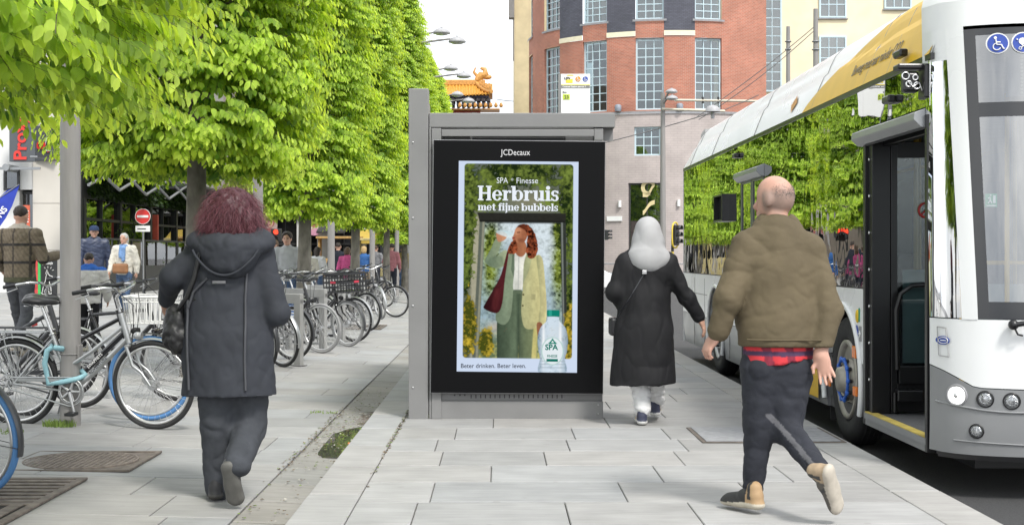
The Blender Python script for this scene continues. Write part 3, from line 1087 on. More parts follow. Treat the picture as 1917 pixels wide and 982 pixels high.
fill([(322, 420), (352, 440), (338, 500), (312, 560), (312, 500)], (152, 158, 122), (178, 180, 134), 0, sp=False)
fill([(280, 416), (326, 416), (314, 480), (308, 586), (272, 586), (276, 500)], (206, 208, 200), (238, 236, 224), 0, k=4)
fill([(292, 440), (296, 440), (294, 586), (290, 586)], (180, 184, 178), (190, 192, 186), 0, 2, False)
fill([(272, 584), (308, 584), (306, 600), (270, 600)], (88, 102, 82), (100, 114, 92), 0, 2, False)
fill([(252, 436), (226, 490), (186, 492), (154, 474), (156, 452), (176, 416), (196, 374), (220, 384), (208, 422), (200, 446), (232, 420)], (116, 134, 110), (164, 174, 140), 0, k=5)
fill([(160, 470), (186, 446), (222, 446), (228, 484), (186, 494)], (88, 106, 86), (100, 116, 96), 0, 5, amt=.6)
fill([(246, 420), (252, 426), (236, 540), (226, 640), (204, 682), (150, 664), (156, 640), (190, 580), (220, 520)], (44, 18, 22), (84, 34, 38), 0, k=4)
fill([(196, 590), (216, 590), (206, 660), (184, 660)], (100, 44, 46), (92, 40, 42), 0, 6, amt=.5)
fill([(198, 350), (216, 340), (236, 346), (244, 360), (232, 378), (206, 384)], (188, 132, 100), (206, 152, 116), 0, k=4)
fill([(204, 338), (250, 340), (276, 356), (272, 370), (244, 366), (202, 350)], (186, 216, 222), (228, 240, 240), 90, k=3, amt=.75)
fill([(284, 380), (318, 384), (326, 420), (308, 446), (286, 440), (278, 418)], (146, 92, 66), (178, 118, 84), 0, k=4)
fill([(282, 326), (304, 316), (326, 330), (328, 362), (314, 386), (292, 388), (272, 384), (266, 370), (272, 352)], (186, 126, 94), (150, 92, 64), 0, k=5)
fill([(280, 332), (300, 322), (304, 340), (290, 352), (276, 356)], (214, 156, 122), (190, 130, 98), 0, 4, amt=.6)
fill([(290, 372), (312, 372), (312, 384), (292, 386)], (110, 66, 48), (120, 72, 52), 0, 4, amt=.6)
fill([(284, 344), (298, 342), (298, 346), (286, 348)], (70, 36, 26), (70, 36, 26), 0, 2, False)
fill([(264, 364), (278, 366), (278, 372), (266, 372)], (150, 70, 62), (150, 70, 62), 0, 2, False)
hm = np.clip((np.clip(inpoly(spline([(290, 318), (318, 310), (346, 326), (366, 368), (372, 410), (362, 444), (344, 452), (328, 440), (326, 400), (330, 360), (316, 332)], 5), 6) + 0, 0, 1) + (n2 - .5) * .7 - .3) * 4, 0, 1)
hm2 = np.clip((inpoly(spline([(272, 378), (282, 384), (286, 420), (270, 434), (250, 430), (254, 400)], 5), 5) + (n2 - .5) * .7 - .3) * 4, 0, 1)
hair = L3(44, 18, 12) + (L3(168, 88, 56) - L3(44, 18, 12)) * np.clip((n2 * 1.2 + n1 * .4 - .6) * 2, 0, 1)[..., None]
for a in (hm, hm2):
 IMG = IMG * (1 - a[..., None]) + hair * a[..., None]
fill([(284, 322), (302, 312), (322, 316), (334, 332), (318, 334), (300, 326)], (60, 26, 16), (110, 52, 32), 0, 3, amt=.9)
fill([(372, 722), (392, 722), (396, 750), (384, 784), (374, 770)], (150, 100, 74), (120, 78, 56), 0, k=4)
for (cx, cy_) in ((314, 604), (312, 650)):
 over(L3(90, 84, 56), ell2(cx, cy_, 4, 4))
over(L3(150, 146, 108), inpoly([(348, 600), (366, 602), (364, 626), (346, 624)], 2) * .6)
IMG *= (0.9 + 0.2 * fbm(PW, PH, 60, 9, 2))[..., None]
a = rrect(62, 60, 520, 870, 14)
IMG = keep * (1 - a[..., None]) + IMG * a[..., None]
# the large bottle
bt = [(418, 696), (462, 696), (466, 712), (492, 742), (502, 790), (498, 840), (490, 870), (492, 930), (384, 930), (386, 870), (378, 830), (376, 780), (388, 740), (414, 712)]
a = inpoly(spline(bt, 5), 1.5)
edge_ = np.clip(np.abs(gx - 438) / 62, 0, 1) ** 2.5
bc = L3(214, 228, 240) + (L3(104, 132, 152) - L3(214, 228, 240)) * (edge_ * .75 + np.clip(n2 - .55, 0, 1) * 1.3)[..., None]
IMG = IMG * (1 - .9 * a[..., None]) + bc * .9 * a[..., None]
for cx in (400, 470): over(L3(252, 254, 255), a * blob(cx, 800, 6, 100) * .8)
for y in (880, 893, 906): over(L3(160, 176, 184), a * (np.abs(gy - y) < 2.5) * .6)
over(L3(228, 236, 240), ell2(438, 838, 46, 58, 1.5) * .95)
over(L3(150, 196, 184), (ell2(438, 838, 46, 58, 1.5) - ell2(438, 838, 43, 55, 1.5)) * .9)
over(L3(16, 128, 110), rrect(413, 667, 467, 694, 5))
over(L3(60, 176, 158), rrect(420, 668, 434, 692, 4) * .6)
over(L3(16, 128, 110), inpoly([(438, 784), (446, 796), (458, 808), (418, 808), (430, 796)], 1.2))
over(L3(232, 240, 240), inpoly([(438, 794), (444, 803), (432, 803)], 1.0))
over(L3(16, 110, 96), (np.abs(gy - 876) < 5) * (np.abs(gx - 438) < 24) * 1.0)
uu, vv = np.meshgrid(np.arange(PW + 1) / PW, np.arange(PH + 1) / PH)
A, B_, C_, D_ = [np.array(p) for p in scr4]
Px = (D_[0] * (1 - uu) + C_[0] * uu) * (1 - vv) + (A[0] * (1 - uu) + B_[0] * uu) * vv
Pz = (D_[1] * (1 - uu) + C_[1] * uu) * (1 - vv) + (A[1] * (1 - uu) + B_[1] * uu) * vv
ii = (np.arange(PH)[:, None] * (PW + 1) + np.arange(PW)[None, :]).reshape(-1)
corn = np.stack([ii, ii + PW + 1, ii + PW + 2, ii + 1], 1)
allP = np.stack([Px.reshape(-1), np.full(Px.size, DF - .003), Pz.reshape(-1)], 1)
Vp = allP[corn.reshape(-1)] - np.array(O)
Qp = np.arange(len(Vp)).reshape(-1, 4)
Cp = np.repeat(np.clip(IMG.reshape(-1, 3), 0, 1), 4, 0)
m = bpy.data.materials.new("screen_picture")
m.use_nodes = True
nt = m.node_tree
nt.nodes.clear()
mo = nt.nodes.new("ShaderNodeOutputMaterial")
me_ = nt.nodes.new("ShaderNodeEmission")
ma = nt.nodes.new("ShaderNodeAttribute")
ma.attribute_name = "tone"
me_.inputs[1].default_value = SCREEN
nt.links.new(ma.outputs["Color"], me_.inputs[0])
nt.links.new(me_.outputs[0], mo.inputs[0])
np_mesh("screen", Vp, Qp, m, disp, colors=Cp)
E_WHITE = emit("screen_white", lin((236, 242, 250)), SCREEN)
E_NAVY = emit("screen_navy", lin((30, 34, 44)), SCREEN)
E_TEAL = emit("screen_teal", lin((18, 120, 104)), SCREEN)
def scr(uc, vc, y=DF - .006):
 return spt((uc - 38) / 503, (vc - 49) / 878, y) - O
UNIT = (dsx(1081) - dsx(857)) / 503
def fat_text(word, x0, ybase, xh, width, material, name):
 mb = MB()
 def rect(a, b_, c, d): mb.prism([(a, b_), (c, b_), (c, d), (a, d)], 0, .001, 'y')
 def arc(cx, cy_, rx, ry, t0, t1, w0, w1, n=18):
  for i in range(n):
   def q(t):
    a_ = R(t)
    k = abs(math.cos(a_))
    w = w1 + (w0 - w1) * k ** 1.3
    return (cx + rx * math.cos(a_), cy_ + ry * math.sin(a_)), (cx + (rx - w) * math.cos(a_), cy_ + (ry - w * .8) * math.sin(a_))
   p, pi_ = q(t0 + (t1 - t0) * i / n)
   r_, ri = q(t0 + (t1 - t0) * (i + 1) / n)
   mb.prism([p, r_, ri, pi_], 0, .001, 'y')
 T, S, h = .30, .13, .13
 def stem(x, y0, y1, foot=True, head=False, half=False):
  rect(x, y0, x + T, y1)
  if foot: rect(x - .1, y0, x + T + .1, y0 + h)
  if head: rect(x - .12, y1 - h, x + T + (0 if half else .1), y1)
 x = 0.0
 pens = []
 for ch in word:
  start = len(mb.v)
  if ch == 'H':
   stem(.1, 0, 1.42, True, True); stem(.85, 0, 1.42, True, True); rect(.4, .64, .85, .79); w = 1.3
  elif ch == 'e':
   arc(.46, .5, .46, .52, 20, 330, .30, .13); rect(.2, .46, .86, .58); arc(.46, .5, .46, .52, 0, 22, .2, .13); w = .96
  elif ch == 'r':
   stem(.1, 0, 1, True, True, True); arc(.62, .66, .3, .34, 50, 165, .15, .12); rect(.58, .74, .80, .94); w = .86
  elif ch == 'b':
   stem(.02, 0, 1.42, False, True, True); arc(.56, .5, .46, .52, -170, 170, .30, .12); w = 1.08
  elif ch == 'u':
   stem(.1, .2, 1, False, True, True); arc(.42, .34, .32, .36, 180, 340, .28, .13); rect(.66, 0, .66 + T, 1); rect(.56, 1 - h, .66 + T, 1); rect(.66, 0, 1.06, h); w = 1.12
  elif ch == 'i':
   stem(.1, 0, 1, True, True, True); arc(.25, 1.26, .19, .19, 0, 360, .19, .19); w = .52
  elif ch == 's':
   arc(.36, .74, .34, .28, 30, 250, .24, .13); arc(.36, .27, .34, .29, -150, 75, .24, .13); rect(.18, .44, .58, .60); rect(.56, .72, .68, .98); rect(.02, .02, .14, .3); w = .78
  elif ch == 'm':
   stem(.1, 0, 1, True, True, True); stem(.62, 0, .8); stem(1.14, 0, .8); arc(.66, .68, .27, .34, 10, 150, .26, .13); arc(1.18, .68, .27, .34, 10, 150, .26, .13); w = 1.58
  elif ch == 'n':
   stem(.1, 0, 1, True, True, True); stem(.66, 0, .8); arc(.68, .68, .28, .34, 10, 150, .26, .13); w = 1.1
  elif ch == 't':
   rect(.16, .18, .16 + T, 1.28); rect(0, 1 - h, .66, 1); arc(.46, .26, .3, .27, 190, 330, .25, .13); w = .74
  elif ch == 'f':
   stem(.12, 0, 1.1); rect(0, 1 - h, .68, 1); arc(.42, 1.12, .3, .32, 20, 180, .28, .13); w = .66
  elif ch == 'j':
   rect(.14, -.2, .14 + T, 1); rect(.02, 1 - h, .2, 1); arc(.14, -.16, .3, .26, -110, 0, .28, .13); arc(.29, 1.26, .19, .19, 0, 360, .19, .19); w = .54
  elif ch == 'l':
   stem(.1, 0, 1.42, True, True, True); w = .54
  else:
   w = .42
  for k in range(start, len(mb.v)):
   p = mb.v[k]
   mb.v[k] = (p[0] + x, p[1], p[2])
  x += w
 k = width / x
 pts_ = []
 for p in mb.v:
  q = scr(x0 + p[0] * k, ybase - p[2] * xh, DF - .006 - p[1])
  pts_.append(tuple(q))
 mb.v = pts_
 return mb.build(name, material, disp, fix=False)
fat_text("Herbruis", 120, 213, 43, 342, E_WHITE, "headline_lettering")
fat_text("met fijne bubbels", 120, 255, 22, 338, E_WHITE, "subline_lettering")
def stext(s, uc, vc, h, name, material, bold=0.0, align='LEFT', sx_=1.0):
 p = scr(uc, vc)
 return text_obj(name, s, h * UNIT * 1.38, facing(tuple(p)), material, disp, bold, .0005, align, sx_)
stext("SPA", 197, 141, 25, "product_lettering", E_WHITE, .000, sx_=.86)
stext("®", 258, 130, 10, "product_lettering", E_WHITE)
stext("Finesse", 279, 141, 25, "product_lettering", E_WHITE, .000, sx_=.93)
stext("Beter drinken. Beter leven.", 54, 912, 19, "slogan_lettering", E_NAVY, .0004, sx_=.96)
stext("SPA", 407, 833, 24, "bottle_lettering", E_TEAL, .002, sx_=.98)
stext("FINESSE", 415, 864, 11, "bottle_lettering", E_TEAL, .0006, sx_=.85)
p = Vector(((938 - U0) / F * DF, DF - .004, HC - (290.5 - V0) / F * DF)) - O
text_obj("maker_lettering", "JCDecaux", .066, facing(tuple(p)), emit("logo_white", lin((235, 235, 235)), SCREEN), disp, .0005, .0006, sx=.83, space=1.04)
# pleached hornbeams in a row
def leaf_mat(name, c0, c1, veins=True):
 m = bpy.data.materials.new(name)
 m.use_nodes = True
 nt = m.node_tree
 b = nt.nodes["Principled BSDF"]
 out = nt.nodes["Material Output"]
 at = nt.nodes.new("ShaderNodeAttribute")
 at.attribute_name = "tone"
 sp = nt.nodes.new("ShaderNodeSeparateColor")
 nt.links.new(at.outputs["Color"], sp.inputs[0])
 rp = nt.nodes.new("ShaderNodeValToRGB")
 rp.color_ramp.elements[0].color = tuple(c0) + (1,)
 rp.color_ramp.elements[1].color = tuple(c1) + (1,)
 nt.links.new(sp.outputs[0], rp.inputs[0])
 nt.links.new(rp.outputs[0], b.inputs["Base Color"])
 b.inputs["Roughness"].default_value = 0.36
 b.inputs["Specular IOR Level"].default_value = 0.55
 tl = nt.nodes.new("ShaderNodeBsdfTranslucent")
 hs = nt.nodes.new("ShaderNodeHueSaturation")
 hs.inputs["Value"].default_value = 2.1
 hs.inputs["Saturation"].default_value = 1.1
 hs.inputs["Hue"].default_value = 0.485
 nt.links.new(rp.outputs[0], hs.inputs["Color"])
 nt.links.new(hs.outputs[0], tl.inputs[0])
 mx = nt.nodes.new("ShaderNodeMixShader")
 mx.inputs[0].default_value = 0.43
 nt.links.new(b.outputs[0], mx.inputs[1])
 nt.links.new(tl.outputs[0], mx.inputs[2])
 nt.links.new(mx.outputs[0], out.inputs[0])
 if veins:
  uv = nt.nodes.new("ShaderNodeUVMap")
  su = nt.nodes.new("ShaderNodeSeparateXYZ")
  nt.links.new(uv.outputs[0], su.inputs[0])
  ab = nt.nodes.new("ShaderNodeMath")
  ab.operation = 'ABSOLUTE'
  nt.links.new(su.outputs[0], ab.inputs[0])
  cb = nt.nodes.new("ShaderNodeMath")
  cb.operation = 'MULTIPLY_ADD'
  cb.inputs[1].default_value = -0.35
  nt.links.new(ab.outputs[0], cb.inputs[0])
  nt.links.new(su.outputs[1], cb.inputs[2])
  wv = nt.nodes.new("ShaderNodeMath")
  wv.operation = 'MULTIPLY'
  wv.inputs[1].default_value = 75.0
  nt.links.new(cb.outputs[0], wv.inputs[0])
  sn = nt.nodes.new("ShaderNodeMath")
  sn.operation = 'SINE'
  nt.links.new(wv.outputs[0], sn.inputs[0])
  bp = nt.nodes.new("ShaderNodeBump")
  bp.inputs["Strength"].default_value = 0.9
  bp.inputs["Distance"].default_value = 0.0016
  nt.links.new(sn.outputs[0], bp.inputs["Height"])
  nt.links.new(bp.outputs[0], b.inputs["Normal"])
 return m
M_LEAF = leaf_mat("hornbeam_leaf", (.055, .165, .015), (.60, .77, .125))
M_BARK = mat("hornbeam_bark", (.17, .155, .13), .9, var=.45, scale=9, bump=.5, bscale=22, stretch=(1, 1, .5), det=8)
M_TWIG = mat("hornbeam_twig", (.055, .045, .03), .9, var=.3)
def leaves_mesh(name, B, D, N, Ln, W, tone, material, parent=None, curve=0.12):
 """B base, D along, N face normal (n,3); Ln length, W half width, tone (n,)"""
 S = np.cross(D, N)
 S /= np.maximum(np.linalg.norm(S, axis=1, keepdims=True), 1e-9)
 N = np.cross(S, D)
 prof = [(0, 0, 0), (.28, 0, -.05), (.62, 0, -.09), (1, 0, -.02), (.22, -.8, .06), (.55, -1, .08), (.82, -.55, .03), (.22, .8, .06), (.55, 1, .08), (.82, .55, .03)]
 n = len(B)
 V = np.empty((n, 10, 3))
 UV = np.empty((n, 10, 2))
 for i, (a, s, h) in enumerate(prof):
  V[:, i] = B + D * (Ln * a)[:, None] + S * (W * s)[:, None] + N * (Ln * (h - curve * a * a))[:, None]
  UV[:, i] = (s, a)
 base = (np.arange(n) * 10)[:, None]
 T = [(0, 1, 4), (3, 6, 2), (0, 7, 1), (3, 2, 9)]
 Qd = [(1, 2, 5, 4), (2, 6, 5, 5), (1, 7, 8, 2), (2, 8, 9, 9)]
 tri = np.concatenate([base + np.array([t]) for t in T + [(2, 6, 5), (2, 8, 9)]])
 qd = np.concatenate([base + np.array([t]) for t in ((1, 2, 5, 4), (1, 7, 8, 2))])
 col = np.repeat(tone, 10)[:, None] * np.ones(3)
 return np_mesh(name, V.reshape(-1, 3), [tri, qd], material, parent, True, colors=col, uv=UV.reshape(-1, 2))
def crown_points(rs, n_spray, rad, z0, z1, taper, spray_len, step, leaf, size_var=.3, square=.0, inner=.45, ysc=1.0):
 """sprays: thin drooping twigs that start inside and end at the clipped face; leaves hang along each"""
 zz = z0 + (z1 - z0) * rs.rand(n_spray)
 a = rs.rand(n_spray) * 2 * np.pi
 tier = np.sin(zz * 7.5 + 2.3 * np.sin(a * 2 + zz) + 1.7 * np.sin(a * 5 + 3)) * .5 + .5
 keep_ = rs.rand(n_spray) < (.10 + .90 * tier ** 1.4)
 zz, a = zz[keep_], a[keep_]
 m = len(zz)
 f = (zz - z0) / (z1 - z0)
 rr = rad * np.where(f > taper, np.sqrt(np.maximum(1 - ((f - taper) / (1 - taper)) ** 2 * .85, .05)), 1.0)
 rr = rr * np.where(f < .05, .85 + 3 * f, 1)
 rr = rr * (1 + .05 * np.sin(a * 3 + zz * 1.7) + .035 * np.sin(a * 7 - zz * 3.1))
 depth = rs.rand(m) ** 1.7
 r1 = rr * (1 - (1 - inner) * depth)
 out = np.stack([np.cos(a), np.sin(a), np.zeros(m)], 1)
 sw = (rs.rand(m) - .5) * 1.6
 ca, sa = np.cos(sw), np.sin(sw)
 dirn = np.stack([out[:, 0] * ca - out[:, 1] * sa, out[:, 0] * sa + out[:, 1] * ca, .12 + .3 * (rs.rand(m) - .4)], 1)
 L = spray_len * (.6 + .7 * rs.rand(m))
 end = np.stack([out[:, 0] * r1, out[:, 1] * r1, zz], 1)
 end[:, 1] *= ysc
 start = end - dirn * (L * .75)[:, None]
 k = int(spray_len * 1.0 / step)
 Bs, Ds, Ns, Ls, Ts, Tw = [], [], [], [], [], []
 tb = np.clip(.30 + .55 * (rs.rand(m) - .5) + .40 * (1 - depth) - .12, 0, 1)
 for i in range(k):
  t = (i + .5) / k
  p = start + dirn * (L * t)[:, None] + np.array([0, 0, -1]) * (L * .42 * t * t)[:, None]
  tang = dirn + np.array([0, 0, -.84]) * t
  tang /= np.linalg.norm(tang, axis=1, keepdims=True)
  side = np.cross(tang, [0, 0, 1])
  side /= np.maximum(np.linalg.norm(side, axis=1, keepdims=True), 1e-6)
  sg = 1 if i % 2 else -1
  jit = (rs.rand(m, 3) - .5)
  D = tang * .55 + side * sg * .62 + np.array([0, 0, -.95]) + jit * .75
  D /= np.linalg.norm(D, axis=1, keepdims=True)
  N = np.array([0, 0, .75]) + out * .75 + (rs.rand(m, 3) - .5) * .9
  ln = leaf * (1 - size_var / 2 + size_var * rs.rand(m)) * (.75 + .5 * math.sin(math.pi * min(1, t + .15)))
  Bs.append(p + side * sg * .012)
  Ds.append(D)
  Ns.append(N)
  Ls.append(ln)
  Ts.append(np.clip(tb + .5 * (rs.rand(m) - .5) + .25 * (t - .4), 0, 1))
 tw = np.stack([start, start + dirn * (L * .5)[:, None] - np.array([0, 0, 1]) * (L * .105)[:, None], start + dirn * L[:, None] - np.array([0, 0, 1]) * (L * .42)[:, None]], 1)
 return np.concatenate(Bs), np.concatenate(Ds), np.concatenate(Ns), np.concatenate(Ls), np.concatenate(Ts), tw
def twig_mesh(name, tw, material, parent, r=.003):
 n = len(tw)
 o = np.array([[r, 0, 0], [-r * .5, r * .87, 0], [-r * .5, -r * .87, 0]])
 V = (tw[:, :, None, :] + o[None, None] * np.array([1.3, 1, .5])[None, :, None, None]).reshape(-1, 3)
 b = (np.arange(n) * 9)[:, None]
 Q = np.concatenate([b + np.array([[s * 3 + i, s * 3 + (i + 1) % 3, s * 3 + 3 + (i + 1) % 3, s * 3 + 3 + i]]) for s in (0, 1) for i in range(3)])
 return np_mesh(name, V, Q, material, parent)
def trunk_mesh(parent, rs, h, r, z_first, rad):
 b = MB()
 pts, rr = [], []
 for i in range(14):
  t = i / 13
  pts.append((.05 * math.sin(3 * t + rs.rand() * .3), .05 * math.cos(2.2 * t) - .05, -0.05 + t * h))
  rr.append(r * (1.35 - .25 * min(1, t * 12) if t < .09 else 1.1 - .95 * t))
 b.smooth = True
 b.tube(pts, rr, 14)
 for i in range(46):
  z = z_first + (h * .92 - z_first) * (i / 45)
  a = i * 2.4 + rs.rand()
  l = rad * (.65 + .3 * rs.rand())
  k = min(int((z + .05) / h * 13), 12)
  p0 = Vector(pts[k]).lerp(Vector(pts[k + 1]), ((z + .05) / h * 13) % 1)
  d = Vector((math.cos(a), math.sin(a), .25 + .3 * rs.rand()))
  q = [p0, p0 + d * l * .35, p0 + d * l * .7 + Vector((.08 * (rs.rand() - .5), .08 * (rs.rand() - .5), .03)), p0 + d * l + Vector((0, 0, -.04))]
  r0 = .028 * (1.15 - z / h)
  b.tube(q, [r0 + .006, r0 * .8, r0 * .5, .006], 6)
 return b.build("trunk", M_BARK, parent)
TX = -3.3
def make_tree(name, seed, rad, z0, z1, nspray, leaf, spray=.5, step=.04, label=None, loc=(0, 0, 0), trunk_r=.115, ysc=1.0):
 rs = np.random.RandomState(seed)
 t = empty(name, loc, label=label, cat="tree", group="clipped hornbeams in a row along the square")
 trunk_mesh(t, rs, z1 * .93, trunk_r, z0 + .15, rad)
 B, D, N, Ln, T, tw = crown_points(rs, nspray, rad, z0, z1, .62, spray, step, leaf, ysc=ysc)
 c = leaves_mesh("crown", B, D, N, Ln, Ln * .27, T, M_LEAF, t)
 twig_mesh("twigs", tw, M_TWIG, c)
 return t
TREE_L = ["nearest hornbeam, its big hanging leaves filling the top left corner of the photo",
 "second hornbeam from the camera, mossy trunk right behind the purple-haired woman's head",
 "third hornbeam, trunk rising between the pale bike stands and the curly-haired boy",
 "fourth hornbeam, trunk just behind the bicycle with the black crate",
 "fifth hornbeam, trunk beside the far bicycles left of the shelter",
 "sixth hornbeam in the row, its tapering top showing above the shelter's side post",
 "seventh hornbeam, farther down the row behind the sixth one",
 "eighth hornbeam, far down the row, seen mainly in the bus windows",
 "ninth hornbeam, second farthest of the row, seen mainly in the bus windows",
 "farthest hornbeam at the end of the row, seen mainly in the bus windows"]
tree_y = [6.45, 15.05, 23.5, 31.9, 40.9, 49.6, 58.2, 66.8, 75.4, 84.0]
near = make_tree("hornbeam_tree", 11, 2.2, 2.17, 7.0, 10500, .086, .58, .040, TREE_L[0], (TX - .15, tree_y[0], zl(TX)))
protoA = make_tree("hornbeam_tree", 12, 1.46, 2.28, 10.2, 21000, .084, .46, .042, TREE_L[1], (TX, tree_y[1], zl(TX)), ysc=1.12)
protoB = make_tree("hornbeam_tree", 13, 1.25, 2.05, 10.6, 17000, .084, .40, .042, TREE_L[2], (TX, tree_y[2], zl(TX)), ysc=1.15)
rng = random.Random(3)
for i in range(3, 10):
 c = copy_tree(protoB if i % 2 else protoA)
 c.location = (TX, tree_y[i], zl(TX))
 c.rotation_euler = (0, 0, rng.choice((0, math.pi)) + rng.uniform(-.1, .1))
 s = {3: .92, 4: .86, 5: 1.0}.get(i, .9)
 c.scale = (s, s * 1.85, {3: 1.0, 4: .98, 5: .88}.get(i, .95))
 c["label"] = TREE_L[i]
# street lamps between the trees
M_LAMPHEAD = mat("lamp_head_grey", (.33, .33, .34), .5, var=.1)
M_LENS = mat("lamp_lens", (.5, .5, .48), .25, var=.05)
def lamp_head(t, p, s=1.0):
 h = MB()
 h.smooth = True
 prof = [(.001, .2), (.12, .19), (.24, .14), (.32, .06), (.34, 0), (.33, -.02)]
 h.lathe([(r * s, z * s) for r, z in reversed(prof)], p, 24)
 h.cyl((p[0], p[1], p[2] + .17 * s), (p[0], p[1], p[2] + .24 * s), .05 * s)
 o = h.build("lamp_head", M_LAMPHEAD, t)
 l = MB()
 l.lathe([(.30 * s, -.022 * s), (.2 * s, -.07 * s), (.001, -.09 * s)], p, 20)
 l.build("lens", M_LENS, o)
def street_lamp(loc, label, r=.125, arm=1.75, h=8.5, group=None, s=.85):
 t = empty("street_lamp", loc, label=label, cat="street lamp", group=group)
 p = MB()
 p.smooth = True
 p.tube([(0, 0, -.05), (0, 0, 3.2), (0, 0, h)], [r, r * .97, r * .7], 20)
 p.build("pole", M_POLE, t)
 b = MB()
 b.torus((0, 0, .55), (0, 0, 1), r + .002, .006, 24, 6)
 b.bbox((r - .012, -.05, .5), (r + .006, .05, .62), .004)
 b.build("access_door", M_POLE, t)
 a = MB()
 a.tube([(0, 0, h - .5), (arm * .5, 0, h - .33), (arm, 0, h - .22)], [.05, .04, .03], 10)
 a.tube([(0, .12, h - .3), (arm * .4, .1, h - .1), (arm * .72, .08, h + .02)], [.05, .04, .03], 10)
 a.build("arm", M_POLE, t)
 lamp_head(t, (arm + .22, 0, h - .32), s)
 lamp_head(t, (arm * .72 + .2, .08, h - .02), s)
 return t
LY = [10.72, 19.1, 27.5, 36.5, 45.4, 54.2, 63]
LL = ["nearest thick grey lamp post, rising beside the black and silver bicycles",
 "second grey lamp post, right behind the purple-haired woman's hair",
 "third grey lamp post, between the two middle tree trunks",
 "fourth grey lamp post, close behind the bicycle with the black crate",
 "fifth grey lamp post with two domed lamp heads above the far trees",
 "sixth grey lamp post, its domed head above the golden gate roof",
 "farthest grey lamp post at the end of the tree row"]
for i, y in enumerate(LY):
 x = (-3.30, -3.3, -3.3, -3.3, -3.3, -3.3, -3.3)[i]
 street_lamp((x, y, zl(x)), LL[i], .072 + .0 if i else .078, group="grey lamp posts between the trees", h=8.6)
# rounded corner building across the road
def brick_mat(name, c1, c2, mortar, sx_=1.0, scale=1.0, rough=.85, bump=.3):
 m, nt, b = new_mat(name)
 uv = nt.nodes.new("ShaderNodeUVMap")
 br = nt.nodes.new("ShaderNodeTexBrick")
 br.inputs["Scale"].default_value = 1.0
 br.inputs["Brick Width"].default_value = .22 * scale
 br.inputs["Row Height"].default_value = .075 * scale
 br.inputs["Mortar Size"].default_value = .009 * scale
 br.inputs["Color1"].default_value = c1 + (1,)
 br.inputs["Color2"].default_value = c2 + (1,)
 br.inputs["Mortar"].default_value = mortar + (1,)
 nt.links.new(uv.outputs[0], br.inputs["Vector"])
 no = nt.nodes.new("ShaderNodeTexNoise")
 no.inputs["Scale"].default_value = .9
 no.inputs["Detail"].default_value = 6
 nt.links.new(uv.outputs[0], no.inputs["Vector"])
 mr = nt.nodes.new("ShaderNodeMapRange")
 mr.inputs[1].default_value, mr.inputs[2].default_value = .3, .7
 mr.inputs[3].default_value, mr.inputs[4].default_value = .86, 1.14
 nt.links.new(no.outputs[0], mr.inputs[0])
 mx = nt.nodes.new("ShaderNodeMix")
 mx.data_type = 'RGBA'
 mx.blend_type = 'MULTIPLY'
 mx.inputs[0].default_value = 1
 nt.links.new(br.outputs["Color"], mx.inputs[6])
 nt.links.new(mr.outputs[0], mx.inputs[7])
 nt.links.new(mx.outputs[2], b.inputs["Base Color"])
 b.inputs["Roughness"].default_value = rough
 bp = nt.nodes.new("ShaderNodeBump")
 bp.inputs["Strength"].default_value = bump
 bp.inputs["Distance"].default_value = .01
 bp.invert = True
 nt.links.new(br.outputs["Fac"], bp.inputs["Height"])
 nt.links.new(bp.outputs[0], b.inputs["Normal"])
 return m
M_BRICK = brick_mat("red_brick", (.44, .155, .097), (.345, .12, .078), (.40, .28, .22))
M_SLATE = brick_mat("dark_blue_brick", (.095, .098, .125), (.075, .078, .10), (.06, .06, .07))
M_MAUVE = brick_mat("mauve_painted_brick", (.44, .385, .365), (.42, .37, .35), (.38, .33, .315), 1, 1.7)
M_CREAM = mat("cream_band", (.74, .68, .50), .7, var=.06)
M_YELLOW = mat("yellow_stucco", (.76, .66, .46), .8, var=.07, scale=1.2, bump=.1)
M_YELLOW2 = mat("buff_stone", (.60, .50, .31), .8, var=.1, scale=1.5, bump=.1)
M_WINFRAME = mat("pale_blue_frames", (.50, .62, .67), .45, var=.04)
M_SILL = mat("slate_sill", (.26, .26, .27), .6)
M_PANE = glass("window_pane", (.46, .54, .55), .10, .02, .0006, .8)
M_ROOM = mat("dark_room", (.10, .12, .125), .9, var=.5, scale=.7)
M_CURTAIN = mat("net_curtain", (.55, .56, .57), .8, var=.14, scale=3, stretch=(6, 6, .3))
BY, BX, BR = 82.0, (1236 - U0) / F * 82.0, 7.75
bld = empty("corner_building", (BX, BY, 0), label="rounded red brick corner building with dark slate panels above a mauve painted ground floor", cat="building")
